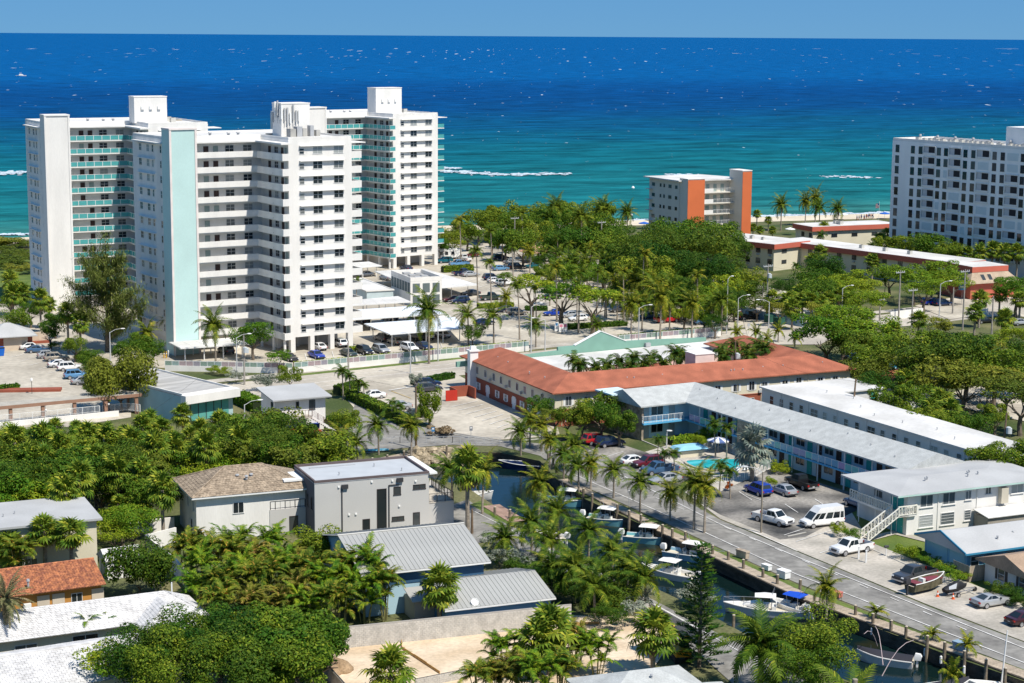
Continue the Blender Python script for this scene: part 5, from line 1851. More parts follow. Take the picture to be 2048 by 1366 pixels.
# ================================================================ carports and the louvred block
def carport(label, c, z, nposts, rows=(0.12, .88), m=None, group='white carports by the towers'):
 pts = [G(u, v, z) for u, v in c]
 o = sum(pts, Vector()) / 4
 o.z = 0
 t = T('carport', label, 'carport', o, 0, group)
 q = [p - o for p in pts]
 MB().prism([(p.x, p.y) for p in q], z - .22, z - .03).build('roof_edge', WHITE2, t)
 # ribbed sheets as separate panels across the width (back edge 0-1, front edge 3-2)
 n = max(4, int((q[2] - q[3]).length / 2.6))
 for i in range(n):
  a, b = q[0].lerp(q[1], (i + .01) / n), q[0].lerp(q[1], (i + .99) / n)
  d, c_ = q[3].lerp(q[2], (i + .01) / n), q[3].lerp(q[2], (i + .99) / n)
  MB().prism([(d.x, d.y), (c_.x, c_.y), (b.x, b.y), (a.x, a.y)], z - .028, z).build('roof_panel', m or ROOFW, t)
 pm = MB().box(-.09, .09, -.09, .09, 0, z - .22).mesh('post', WHITE2)
 for i in range(nposts):
  for r in rows:
   a, b = q[3].lerp(q[0], r), q[2].lerp(q[1], r)
   p = a.lerp(b, (i + .3) / (nposts - .4))
   put('post', pm, t, (p.x, p.y, 0))
 for r in rows:
  a, b = q[3].lerp(q[0], r), q[2].lerp(q[1], r)
  MB().bar((a.x, a.y, z - .42), (b.x, b.y, z - .42), .14, .2).build('beam', WHITE2, t)
 return t

BLUEROOF = mat('pale_blue_roof_sheet', (.72, .77, .84), rough=.45, var=.04, stretch=(.3, 6, 1), scale=1.2)
carport('nearest white carport, right of the front tower, facing the fence', [(728, 647), (910, 634), (932, 656), (780, 668)], 2.9, 5, m=BLUEROOF)
carport('second white carport just behind the nearest, beside the front tower', [(684, 621), (850, 610), (890, 627), (684, 640)], 2.9, 5, m=BLUEROOF)
carport('narrow white carport in front of the louvred block, third row back', [(684, 602), (796, 592), (822, 603), (684, 612)], 2.9, 4)
carport('largest white carport, spreading behind the louvred block', [(749, 542), (848, 537), (957, 569), (835, 579)], 3.0, 4, (.1, .5, .9))
carport('small white carport at the foot of the rear tower', [(690, 526), (738, 523), (764, 531), (690, 537)], 2.9, 3)
carport('white carport at the foot of the mint stair shaft', [(337, 684), (462, 675), (500, 687), (361, 696)], 2.7, 4)
o = G(821, 612)
t = T('louvre_block', 'two storey white equipment block with dark louvre panels and a sunken roof', 'building', o, R(22))
MB().box(0, 7.6, 0, 14, 0, 5.6).build('wall', WHITE, t)
LV_ = mat('louvre', (.16, .20, .20), var=.1)
lm = MB().box(-.85, .85, -.05, 0, 0, 2.1)
for i in range(9):
 lm.box(-.85, .85, -.09, -.05, .05 + i * .23, .17 + i * .23)
lm = lm.mesh('louvre_panel', LV_)
for z in (.3, 3.0):
 for x in (1.4, 3.8, 6.2):
  put('louvre_panel', lm, t, (x, 0, z))
for i in range(7):
 put('louvre_panel', lm, t, (0, 1.2 + i * 1.95, 2.95), FACE['l'], None, (.85, 1, 1.08))
flat_roof(t, [(0, 0), (7.6, 0), (7.6, 14), (0, 14)], 5.6, CONC2, .9, WHITE, t=.03)
for i in range(5):
 MB().box(2 + (i % 2) * 2.2, 3.6 + (i % 2) * 2.2, 2 + i * 2.1, 3.6 + i * 2.1, 5.63, 6.3).build('roof_plant', GREY, t)
t = T('low_white_annex', 'low white annex with a flat roof beside the louvred block', 'building', G(750, 606), R(24))
MB().box(-2, 4.5, 0, 22, 0, 2.7).build('wall', mat('annex_wall', (.50, .60, .62)), t)
flat_roof(t, [(-2.2, -.2), (4.7, -.2), (4.7, 22), (-2.2, 22)], 2.7, ROOFW, .15, WHITE, t=.12)

# ================================================================ walls and fences
def muralfence(label, u0, v0, u1, v1):
 a, b = G(u0, v0), G(u1, v1)
 L = (b - a).length
 t = T('mural_fence', label, 'fence', a, ang(a, b), 'white walls with a railing of painted panels')
 MB().box(0, L, 0, .25, 0, 1.0).build('base_wall', WHITE, t)
 mb = MB()
 n = int(L / 1.3)
 cols = [mat('mural_green', (.05, .20, .12), var=.3, scale=2), mat('mural_violet', (.18, .14, .22), var=.3, scale=2), mat('mural_pink', (.32, .18, .21), var=.3, scale=2), mat('mural_aqua', (.12, .28, .27), var=.3, scale=2)]
 ms = [MB().box(.05, L / n - .05, .10, .13, 1.06, 1.86).mesh('painted_panel', m) for m in cols]
 pm = MB().box(-.05, .05, .06, .16, 1.0, 2.0).box(.05, L / n - .05, .09, .14, 1.9, 1.96).mesh('fence_post', WHITE2)
 bl = MB()
 for k in range(6):
  x = (k + 1) * L / n / 7
  bl.box(x - .02, x + .02, .055, .09, 1.02, 1.9)
 bl = bl.mesh('pickets', WHITE2)
 for i in range(n):
  put('painted_panel', ms[(i * 7 + i // 3) % 4], t, (i * L / n, 0, 0))
  put('fence_post', pm, t, (i * L / n, 0, 0))
  put('pickets', bl, t, (i * L / n, 0, 0))
 return t

muralfence('white wall topped with painted panels below the front tower', 590, 746, 1058, 702)
muralfence('white wall topped with painted panels behind the mint gable', 1238, 690, 1442, 672)
muralfence('white wall with painted panels behind the bushes left of the front tower', 330, 742, 585, 747)
for lab, pts, h, m in (
  ('long grey concrete block wall along the building plot', ((688, 1298), (1142, 1251)), 2.35, 'b'),
  ('short block wall at the bottom left of the building plot', ((628, 1330), (690, 1400)), 1.6, 'b'),
  ('block wall along the bottom edge of the plot', ((830, 1378), (960, 1352), (1060, 1342)), 1.0, 'b'),
  ('low grey retaining wall beside the left bank street', ((1282, 1238), (1300, 1232), (1402, 1290)), 1.5, 'c')):
 p = P(*pts)
 o = p[0]
 t = T('block_wall', lab, 'wall', o)
 BM = mat('concrete_block', (.56, .535, .49), var=.2, scale=1.4, fine=(5, .12))
 mb, core = MB(), MB()
 rd = random.Random(7)
 for a, b in zip(p, p[1:]):
  d = b - a
  L = d.length
  e = d.normalized()
  n = Vector((-e.y, e.x, 0))
  core.bar(a - o, b - o, .15, h - .01)
  for r in range(int(h / .2)):
   k = int(L / .4)
   for i in range(k):
    x = (i + .5 * (r % 2)) * .4
    if x > L - .39:
     continue
    q = a - o + e * x
    g = rd.uniform(.095, .105)
    z0 = r * .2
    w0 = [q - n * g, q + e * .385 - n * g, q + e * .385 + n * g, q + n * g]
    mb.add([v + Vector((0, 0, z0)) for v in w0] + [v + Vector((0, 0, z0 + .19)) for v in w0], [(4, 5, 6, 7), (0, 1, 5, 4), (1, 2, 6, 5), (2, 3, 7, 6), (3, 0, 4, 7)])
 core.build('mortar', mat('mortar', (.40, .38, .35)), t)
 mb.build('blocks', BM, t, kind='stuff')
# formwork on the plot
FW = mat('pine_board', (.55, .33, .12), var=.25, scale=3, fine=(9, .15))
fw = T('formwork', 'orange timber formwork boards laid out on the sandy building plot', 'formwork', G(804, 1300))
o = G(804, 1300)
for a, b in (((804, 1300), (880, 1350)), ((808, 1282), (920, 1268)), ((922, 1268), (1050, 1256)), ((1052, 1256), (1200, 1250)), ((803, 1282), (804, 1300))):
 p, q = G(*a) - o, G(*b) - o
 k = max(1, int((q - p).length / 2.4))
 for i in range(k):
  MB().bar(p.lerp(q, i / k), p.lerp(q, (i + .985) / k), .06, .38 + .05 * (i % 2)).build('board', FW, fw)
for i in range(9):
 p = G(812 + i * 24, 1281 - i * 2.9) - o
 MB().box(p.x - .03, p.x + .03, p.y + .08, p.y + .14, 0, 1.0).build('stake', FW, fw)
mb = MB()
mb.bar(G(765, 1282), G(800, 1276), .25, .12)
tag(mb.build('plank', FW), 'single orange plank lying by the block wall', 'plank')
rd = random.Random(31)
for i, (u, v) in enumerate(((668, 1336), (684, 1342), (660, 1348))):
 r_ = [(.0, 0)]
 mb = MB().lathe([(1.3, -.1), (1.15, .35), (.7, .8), (.15, 1.05)], 11)
 mb.v = [(x * rd.uniform(.8, 1.2), y * rd.uniform(.8, 1.2), z * rd.uniform(.8, 1.15)) for x, y, z in mb.v]
 ob = mb.build('dirt_heap', mat('dug_earth', (.36, .25, .15), var=.3, fine=(4, .3), bump=.8), None, 180)
 ob.location = G(u, v)
 tag(ob, 'small heap of dug earth at the plot corner, %s of three' % ordn([1, 2, 0][i], 3), 'dirt heap', 'earth heaps on the plot')
for lab, pts, h, m in (('blue painted wall along the lawn behind the black truck', ((1478, 628), (1522, 640), (1605, 655)), 2.0, 'mural_blue'),
      ('blue mural wall right of the lawn, under the dark palms', ((1610, 640), (1700, 655)), 2.0, 'mural_blue'),
      ('white wall across the right side lot', ((1780, 640), (1845, 632)), 1.8, 'w'),
      ('blue wall behind the white car at the beach trees', ((1238, 574), (1268, 585)), 2.2, 'mural_blue'),
      ('cream low wall beside the right car lot', ((1935, 637), (1975, 628)), 1.3, 'w')):
 p = P(*pts)
 t = T('boundary_wall', lab, 'wall', p[0])
 for a, b in zip(p, p[1:]):
  MB().bar(a - p[0], b - p[0], .22, h).build('wall', mat('mural_blue', (.10, .22, .36), var=.4, scale=.6, col2=(.36, .50, .58)) if m != 'w' else WHITE, t)
# picnic pavilion
o = G(1062, 527)
t = T('picnic_pavilion', 'open picnic pavilion with a salmon tiled roof among the beach trees', 'pavilion', o, R(24))
roof_path([(0, 3), (7, 3)], 3.6, 2.8, 4.6, (True, True), .8, .15).build('roof', mat('salmon_tile', (.60, .34, .24), var=.2, fine=(3, .15)), t)
for x, y in ((.2, .3), (6.8, .3), (.2, 5.7), (6.8, 5.7)):
 MB().box(x - .15, x + .15, y - .15, y + .15, 0, 2.7).build('post', WHITE2, t)
t = T('cabin', 'small red roofed cottage half hidden under trees right of the red motel', 'house', G(1815, 800), R(24))
MB().box(-4, 5, 0, 7, 0, 2.9).build('wall', mat('tan_wall', (.45, .42, .36)), t)
roof_path([(-4, 3.5), (5, 3.5)], 4.2, 2.9, 4.7, (True, True), .6, .15).build('roof', REDROOF, t)
t = T('bungalow', 'small white board bungalow and fence behind the white motel', 'house', G(1830, 818), R(24))
MB().box(-3, 4, 0, 5, 0, 2.6).build('wall', WHITE2, t)
roof_path([(-3, 2.5), (4, 2.5)], 3.2, 2.6, 3.9, (False, False), .3, .15).build('roof', ROOFG, t)

# ================================================================ vehicles
LAMPW = mat('head_lamp', (.75, .76, .74), rough=.15, spec=.6)
LAMPR = mat('tail_lamp', (.40, .012, .012), rough=.2, spec=.6)
PLATE = mat('plate', (.6, .6, .58))
BODYM = paint('car_paint_white', (.78, .78, .77))

def wheel_meshes(r, w_):
 n = 16
 ty = MB()
 pr = [(r * .66, -w_ / 2), (r * .93, -w_ / 2), (r, -w_ * .3), (r, w_ * .3), (r * .93, w_ / 2), (r * .66, w_ / 2)]
 ty.lathe(pr, n)
 rm = MB()
 rm.lathe([(.02, w_ * .40), (r * .2, w_ * .46), (r * .2, w_ * .40), (r * .67, w_ * .40), (r * .67, w_ * .53)], n)
 for i in range(5):
  t = 6.283 * i / 5
  c, s = math.cos(t), math.sin(t)
  m = MB().box(r * .1, r * .66, -.035, .035, w_ * .38, w_ * .49)
  rm.add([(x * c - y * s, x * s + y * c, z) for x, y, z in m.v], m.f)
 return ty.mesh('tyre', RUBBER, 40), rm.mesh('rim', ALLOY, 40)

SPEC = {
 # stations (x, top z, half width), bottom z, cabin (rear base, front base, rear roof, front roof), roof z, half width roof, wheels
 'sedan': dict(st=[(-2.38, .66, .74), (-2.30, .92, .82), (-1.7, .98, .90), (-.6, .94, .91), (.9, .92, .91), (1.6, .86, .90), (2.15, .76, .84), (2.38, .58, .72)], cab=(-1.95, 1.05, -1.05, .22), rz=1.45, rw=.60, wb=(-1.42, 1.40), r=.33),
 'coupe': dict(st=[(-2.36, .66, .78), (-2.28, .95, .88), (-1.7, 1.00, .96), (-.6, .95, .94), (.8, .93, .94), (1.5, .90, .95), (2.15, .78, .88), (2.38, .55, .76)], cab=(-1.8, .85, -.75, .05), rz=1.36, rw=.58, wb=(-1.42, 1.45), r=.36),
 'suv': dict(st=[(-2.30, .70, .80), (-2.24, 1.00, .88), (-1.6, 1.08, .94), (-.4, 1.05, .95), (1.0, 1.05, .95), (1.7, .99, .93), (2.15, .88, .88), (2.32, .62, .78)], cab=(-2.2, 1.15, -1.85, .35), rz=1.72, rw=.68, wb=(-1.38, 1.40), r=.37),
 'hatch': dict(st=[(-2.05, .70, .78), (-1.98, .98, .86), (-1.4, 1.02, .90), (-.4, .98, .90), (.9, .96, .90), (1.5, .90, .88), (1.95, .78, .82), (2.12, .58, .72)], cab=(-1.95, 1.05, -1.35, .25), rz=1.53, rw=.62, wb=(-1.28, 1.30), r=.33),
 'pickup': dict(st=[(-.55, 1.12, .95), (-.50, 1.14, .97), (.4, 1.14, .98), (1.35, 1.14, .98), (1.9, 1.12, .97), (2.65, 1.05, .93), (2.80, .70, .86)], cab=(-.52, 1.5, -.40, .75), rz=1.88, rw=.70, wb=(-1.75, 1.80), r=.41, bed=(-2.85, -.55)),
 'van': dict(st=[(-2.85, .80, .92), (-2.82, 1.10, .97), (-1.5, 1.12, 1.0), (0, 1.12, 1.0), (1.45, 1.12, 1.0), (2.1, 1.08, .98), (2.75, .92, .90), (2.88, .62, .84)], cab=(-2.84, 2.15, -2.78, 1.25), rz=2.05, rw=.86, wb=(-1.75, 1.85), r=.37, high=True),
}

def lerp3(q, u, v):
 a, b, c, d = map(Vector, q)
 return a.lerp(b, u).lerp(d.lerp(c, u), v)

def car_proto(kind):
 s = SPEC[kind]
 t = T(kind + '_car' if kind not in ('pickup', 'van') else {'pickup': 'pickup_truck', 'van': 'passenger_van'}[kind], '', '')
 zb = .24 if kind in ('sedan', 'coupe', 'hatch') else .34
 mb = MB()
 rings = []
 for x, z, w_ in s['st']:
  lo = zb + (.12 if abs(x) > 2.1 else 0)
  rings.append([(x, -w_ * .86, lo), (x, -w_, lo + .16), (x, -w_, z - .16), (x, -w_ * .95, z - .03), (x, -w_ * .82, z), (x, w_ * .82, z), (x, w_ * .95, z - .03), (x, w_, z - .16), (x, w_, lo + .16), (x, w_ * .86, lo)])
 mb.loft(rings)
 x0, x1, r0, r1 = s['cab']
 wb_, rw, rz = .90 * max(w for _, _, w in s['st']), s['rw'], s['rz']
 zl = min(z for x, z, w in s['st'] if x0 - .3 < x < x1 + .3) - .05

 def zat(x):
  st = s['st']
  for a, b in zip(st, st[1:]):
   if a[0] <= x <= b[0]:
    return a[1] + (b[1] - a[1]) * (x - a[0]) / (b[0] - a[0])
  return st[0][1]
 za, zc = zat(x0) - .03, zat(x1) - .03
 base = [(x0, -wb_, za), (x1, -wb_, zc), (x1, wb_, zc), (x0, wb_, za)]
 top = [(r0, -rw, rz - .03), (r1, -rw, rz - .04), (r1, rw, rz - .04), (r0, rw, rz - .03)]
 topin = [(r0 + .12, -rw + .14, rz), (r1 - .12, -rw + .14, rz), (r1 - .12, rw - .14, rz), (r0 + .12, rw - .14, rz)]
 if s.get('high'):
  hi = [(r0 + .02, -rw, rz), (r1 - .05, -rw, rz), (r1 - .05, rw, rz), (r0 + .02, rw, rz)]
  h2 = [(r0 + .06, -rw + .08, rz + .52), (r1 - .55, -rw + .08, rz + .52), (r1 - .55, rw - .08, rz + .52), (r0 + .06, rw - .08, rz + .52)]
  mb.loft([base, top, hi, h2])
 else:
  mb.loft([base, top, topin])
 if 'bed' in s:
  b0, b1 = s['bed']
  w_ = .96
  mb.box(b0, b1, -w_, w_, .45, .62)
  mb.box(b0, b1, -w_, -w_ + .1, .62, 1.14).box(b0, b1, w_ - .1, w_, .62, 1.14).box(b0, b0 + .08, -w_ + .1, w_ - .1, .62, 1.12)
 body = mb.build('body', BODYM, t, 38)
 if 'bed' in s:
  MB().box(s['bed'][0] + .08, s['bed'][1] - .002, -.86, .86, .621, .66).build('bed_liner', RUBBER, t)
 # glass

 def pane(name, q, u0, u1, v0, v1, off=.012):
  p = [lerp3(q, u0, v0), lerp3(q, u1, v0), lerp3(q, u1, v1), lerp3(q, u0, v1)]
  n = (p[1] - p[0]).cross(p[3] - p[0]).normalized() * off
  MB().face(*[a + n for a in p]).build(name, CARGLASS, t)
 R_ = [base[0], base[1], top[1], top[0]]
 L_ = [base[2], base[3], top[3], top[2]]
 F_ = [base[1], base[2], top[2], top[1]]
 B_ = [base[3], base[0], top[0], top[3]]
 pane('windscreen', F_, .06, .94, .12, .93)
 pane('rear_window', B_, .1, .9, .25 if kind not in ('sedan', 'coupe') else .12, .9)
 cuts = {'sedan': [(.10, .50), (.53, .86)], 'coupe': [(.14, .40), (.43, .86)], 'suv': [(.05, .26), (.29, .56), (.59, .90)], 'hatch': [(.08, .28), (.31, .58), (.61, .9)], 'pickup': [(.05, .46), (.50, .88)], 'van': [(.03, .13), (.16, .36), (.39, .60), (.66, .82), (.84, .97)]}[kind]
 for a, b in cuts:
  pane('side_window', R_, a, b, .16, .88)
  pane('side_window', L_, 1 - b, 1 - a, .16, .88)
 # wheels
 ty, rm = wheel_meshes(s['r'], .24)
 for x in s['wb']:
  for sgn in (-1, 1):
   y = sgn * (max(w for _, _, w in s['st']) - .095)
   o = put('wheel', ty, t, (x, y, s['r']), 0, (R(-90) if sgn > 0 else R(90), 0, 0))
   put('rim', rm, o)
 ar = MB()
 n = 9
 xf, xr = s['st'][-1][0], (s['bed'][0] if 'bed' in s else s['st'][0][0])
 hz = s['st'][-2][1] - .14
 wf = s['st'][-2][2]
 lf = MB().add([(-.10, -.17, -.07), (.10, -.22, -.07), (.10, .14, -.07), (-.10, -.17, .07), (.02, -.19, .07), (.02, .14, .07)], [(0, 1, 4, 3), (1, 2, 5, 4), (3, 4, 5), (0, 2, 1), (0, 3, 5, 2)]).mesh('headlight', LAMPW)
 for sgn in (-1, 1):
  put('headlight', lf, t, (xf - .12, sgn * (wf - .24), hz - .02), 0, None, (1, -sgn if sgn > 0 else 1, 1))
 MB().box(xf - .06, xf + .015, -wf * .5, wf * .5, hz - .26, hz - .02).build('grille', DARK, t)
 MB().box(xf - .14, xf + .05, -wf * .92, wf * .92, zb + .08, zb + .24).build('front_bumper', DARK if kind not in ('van', 'pickup') else ALLOY, t)
 tz = (.92 if 'bed' in s else s['st'][1][1] - .18)
 wr = .96 if 'bed' in s else s['st'][1][2]
 for sgn in (-1, 1):
  y0, y1 = sorted((sgn * (wr - .26), sgn * (wr + .005)))
  MB().box(xr - .02, xr + .14, y0, y1, tz - (.16 if 'bed' in s else .08), tz + .08).build('tail_light', LAMPR, t)
 MB().box(xr - .06, xr + .08, -wr * .9, wr * .9, zb + .12, zb + .30).build('rear_bumper', DARK if 'bed' not in s else ALLOY, t)
 MB().box(xr - .035, xr - .0, -.17, .17, tz - .30, tz - .17).build('number_plate', PLATE, t)
 for sgn in (-1, 1):
  y = sgn * (wb_ + .10)
  MB().box(x1 - .42, x1 - .28, y - .09, y + .09, zc + .04, zc + .2).build('mirror', DARK, t)
 return Proto(t)

CARS = {k: car_proto(k) for k in SPEC}
PAINT = {'white': BODYM, 'silver': paint('car_paint_silver', (.46, .47, .48), .3), 'grey': paint('car_paint_grey', (.075, .078, .085), .3), 'black': paint('car_paint_black', (.012, .013, .016)),
   'blue': paint('car_paint_blue', (.012, .05, .40), .2), 'navy': paint('car_paint_navy', (.012, .025, .075), .2), 'red': paint('car_paint_red', (.42, .012, .018)),
   'champagne': paint('car_paint_champagne', (.40, .35, .28), .3), 'sky': paint('car_paint_sky', (.13, .30, .52), .2), 'steel': paint('car_paint_steel', (.06, .13, .24), .2), 'teal': paint('car_paint_teal', (.01, .13, .17), .2),
   'dkgreen': paint('car_paint_green', (.03, .05, .04), .2), 'maroon': paint('car_paint_maroon', (.12, .012, .02)), 'burgundy': paint('car_paint_burgundy', (.05, .012, .016))}

def car(kind, col, u, v, deg, label, group=None, z=0.02):
 o = CARS[kind].get()
 o.location = G(u, v) + Vector((0, 0, z))
 o.rotation_euler = (0, 0, R(deg))
 o['label'] = label
 o['category'] = {'sedan': 'car', 'coupe': 'car', 'suv': 'car', 'hatch': 'car', 'pickup': 'pickup truck', 'van': 'van'}[kind]
 if group:
  o['group'] = group
 for c in o.children:
  if c.name.startswith('body'):
   c.material_slots[0].link = 'OBJECT'
   c.material_slots[0].material = PAINT[col]
 return o

gm = 'cars at the canal motels'
car('van', 'white', 1643, 1052, 204, 'white passenger van with a raised roof parked before the stair house', gm)
car('pickup', 'white', 1546, 1047, -48, 'white crew cab pickup with empty bed beside the white van', gm)
car('suv', 'blue', 1516, 988, 117, 'bright blue crossover parked by the lawn with the orange shrub', gm)
car('sedan', 'silver', 1566, 988, 117, 'silver sedan between the bright blue crossover and a black pickup', gm)
car('pickup', 'black', 1602, 975, 117, 'black pickup with covered bed beside the grey motel gallery', gm)
car('suv', 'steel', 1717, 1015, 117, 'blue grey SUV tucked behind the white van by the stairs', gm)
car('suv', 'red', 1193, 888, 27, 'dark red crossover next to a black SUV under the canal palms', gm)
car('suv', 'navy', 1219, 893, 27, 'black blue SUV next to the dark red crossover', gm)
car('sedan', 'white', 1270, 929, 27, 'white sedan at the top of the poolside parking row', gm)
car('suv', 'maroon', 1296, 934, 207, 'dark maroon SUV second in the poolside parking row', gm)
car('pickup', 'steel', 1318, 948, 207, 'dark steel blue pickup third in the poolside parking row', gm)
car('sedan', 'silver', 1330, 966, 207, 'silver sedan at the street end of the poolside parking row', gm)
car('pickup', 'white', 1702, 1106, 213, 'white pickup alone on the apron by two white posts', gm)
car('pickup', 'grey', 1828, 1161, 215, 'dark grey four door pickup beside the camouflaged skiff', gm)
car('coupe', 'silver', 1982, 1211, 27, 'silver coupe parked at the roadside before the brown roof cottage', gm)
car('sedan', 'burgundy', 2052, 1247, 27, 'dark burgundy car cut off by the right edge', gm)
car('suv', 'grey', 1098, 1158, -40, 'grey SUV half hidden right of the lower metal roof')
car('suv', 'white', 1126, 1172, -40, 'white car under the palms right of the metal roofed house')
g2 = 'cars by the office and red motel lot'
car('sedan', 'white', 744, 797, 200, 'white sedan nosed up to the hedge beside the road entrance', g2)
car('sedan', 'silver', 795, 819, 200, 'silver sedan behind the hedge near the tall young tree', g2)
car('sedan', 'dkgreen', 826, 835, 200, 'dark green car half hidden under the tall young tree', g2)
car('suv', 'grey', 858, 784, 22, 'grey SUV in front beside the red gate', g2)
car('suv', 'navy', 856, 774, 22, 'navy SUV behind the grey SUV at the red gate', g2)
car('coupe', 'red', 613, 870, 24, 'bright red car showing under the office stair')
g3 = 'cars nosed to the painted fence'
for k, c, u, v, l in (('sedan', 'black', 579, 721, 'black sedan first left of the blue car at the painted fence'), ('sedan', 'blue', 633, 716, 'bright blue sedan nosed to the painted fence'),
      ('sedan', 'dkgreen', 697, 712, 'dark green sedan left of the black SUV at the painted fence'), ('suv', 'black', 729, 708, 'black SUV nosed to the painted fence'),
      ('suv', 'silver', 762, 706, 'silver SUV right of the black SUV at the painted fence'), ('suv', 'white', 819, 702, 'white SUV nosed to the painted fence'), ('sedan', 'navy', 848, 698, 'navy sedan right of the white SUV at the painted fence')):
 car(k, c, u, v, -57, l, g3)
g4 = 'cars under the towers and carports'
for k, c, u, v, d, l in (('suv', 'white', 678, 693, 123, 'white SUV parked in the right bay under the front tower'), ('sedan', 'white', 637, 699, 123, 'white car in the middle bay under the front tower'),
       ('suv', 'grey', 452, 707, 123, 'grey SUV under the carport at the mint shaft'), ('sedan', 'champagne', 790, 688, 123, 'champagne sedan at the left end of the nearest carport'),
       ('suv', 'grey', 765, 682, 123, 'dark grey SUV deep in the left of the nearest carport'), ('suv', 'grey', 833, 680, 123, 'dark SUV in the middle of the nearest carport'),
       ('suv', 'white', 851, 679, 123, 'white SUV in the middle of the nearest carport'), ('sedan', 'silver', 884, 675, 123, 'silver sedan near the right end of the nearest carport'),
       ('sedan', 'navy', 968, 650, 33, 'navy car just outside the right end of the nearest carport'), ('suv', 'white', 880, 640, 33, 'white SUV behind the right end of the nearest carport'),
       ('sedan', 'black', 725, 645, 123, 'black sedan at left under the second carport'), ('suv', 'navy', 780, 641, 123, 'navy SUV halfway along the second carport'), ('sedan', 'grey', 828, 636, 123, 'grey sedan at right under the second carport'),
       ('sedan', 'silver', 730, 553, 210, 'silver sedan under the small carport at the rear tower'), ('suv', 'silver', 772, 560, 123, 'silver SUV beside the largest carport'),
       ('sedan', 'navy', 812, 540, 123, 'navy car in the left bay under the rear tower'), ('sedan', 'grey', 865, 582, 123, 'grey car in the shade of the largest carport')):
 car(k, c, u, v, d, l, g4)
g5 = 'cars in the beach car park'
for k, c, u, v, d, l in (('pickup', 'white', 928, 522, 125, 'white pickup at the back of the beach lot near the caravan'), ('pickup', 'navy', 926, 551, 25, 'dark navy pickup by the clipped hedge'), ('sedan', 'silver', 941, 553, 25, 'silver sedan in front of the clipped hedge'),
       ('suv', 'navy', 983, 560, 25, 'navy SUV at the head of two white cars'), ('hatch', 'white', 991, 566, 25, 'white hatchback between the navy SUV and a white crossover'), ('suv', 'white', 1009, 571, 25, 'white crossover at the end of the middle row'),
       ('sedan', 'grey', 941, 591, 205, 'grey sedan at the corner of the largest carport'), ('pickup', 'dkgreen', 981, 600, 25, 'dark green truck by the small palms'), ('suv', 'navy', 920, 607, 205, 'navy SUV in front of the largest carport'),
       ('sedan', 'maroon', 905, 603, 205, 'maroon car behind the navy SUV by the carport'), ('suv', 'champagne', 1034, 630, 22, 'champagne SUV beside the kerbed tree island'), ('sedan', 'navy', 1017, 624, 22, 'navy sedan behind the champagne SUV'),
       ('sedan', 'silver', 1138, 635, 200, 'silver sedan between the branching trees'), ('hatch', 'white', 1156, 642, 200, 'white hatchback right of the branching trees'), ('sedan', 'blue', 1108, 631, 200, 'blue car behind the branching trees'),
       ('sedan', 'grey', 1237, 624, 205, 'dark grey sedan right of the tree island'), ('pickup', 'red', 1334, 645, 25, 'bright red pickup under the coconut palms'), ('sedan', 'steel', 1298, 637, 205, 'blue sedan left of the red pickup'),
       ('suv', 'white', 1265, 583, 205, 'white SUV before the blue wall at the trees'), ('sedan', 'sky', 1001, 541, 25, 'pale blue car in the back row'), ('suv', 'white', 1088, 541, 205, 'white SUV in the back row under the palms'),
       ('sedan', 'teal', 1066, 536, 205, 'teal car in the back row under the palms'), ('suv', 'navy', 1001, 520, 25, 'navy SUV at the far edge of the beach lot'), ('sedan', 'silver', 1024, 528, 25, 'silver blue sedan at the far edge of the beach lot'),
       ('suv', 'black', 1033, 538, 25, 'black SUV at the far edge of the beach lot'), ('pickup', 'sky', 918, 533, 205, 'light blue pickup before the white pickup'), ('suv', 'teal', 889, 526, 205, 'dark teal SUV at the side of the rear tower'),
       ('sedan', 'maroon', 946, 514, 205, 'dark maroon car under the far trees'), ('sedan', 'red', 1134, 550, 205, 'red car in the back row'), ('sedan', 'black', 1105, 598, 25, 'black car in shade behind the branching trees'),
       ('sedan', 'navy', 1322, 620, 205, 'navy car behind the red pickup'), ('sedan', 'sky', 1406, 648, 25, 'sky blue car under the yellow coconut palms')):
 car(k, c, u, v, d, l, g5)
g6 = 'cars in the left lot'
for k, c, u, v, d, l in (('sedan', 'white', 64, 699, 22, 'white sedan, far end of the left lot'), ('sedan', 'steel', 76, 705, 22, 'steel blue sedan, second car in the left lot'), ('hatch', 'silver', 97, 716, 22, 'silver hatchback, third car in the left lot'),
       ('suv', 'champagne', 113, 722, 22, 'champagne SUV in the left lot'), ('sedan', 'white', 122, 734, 22, 'white sedan left of the white crossover in the left lot'), ('suv', 'white', 140, 741, 22, 'white crossover in the left lot'),
       ('suv', 'sky', 154, 757, 22, 'blue car beside the round dark tree'), ('sedan', 'silver', 170, 768, 22, 'silver car half hidden by the round dark tree')):
 car(k, c, u, v, d, l, g6)
g7 = 'cars on the right side streets'
for k, c, u, v, d, l in (('pickup', 'black', 1497, 639, 25, 'black pickup by the blue painted wall'), ('suv', 'silver', 1465, 628, 115, 'silver SUV left of the black pickup'), ('suv', 'blue', 1862, 610, 25, 'blue SUV parked among the right hand trees'), ('suv', 'navy', 1885, 612, 25, 'navy SUV right of the blue one among the trees'),
       ('sedan', 'teal', 1780, 738, -60, 'dark teal car under the dense right hand trees'), ('sedan', 'black', 1968, 646, 25, 'black car on the right hand road'), ('sedan', 'silver', 2040, 650, 25, 'silver car on the right hand road at the edge'), ('sedan', 'sky', 1712, 722, -60, 'pale blue car in shade at the red motel corner')):
 car(k, c, u, v, d, l, g7)

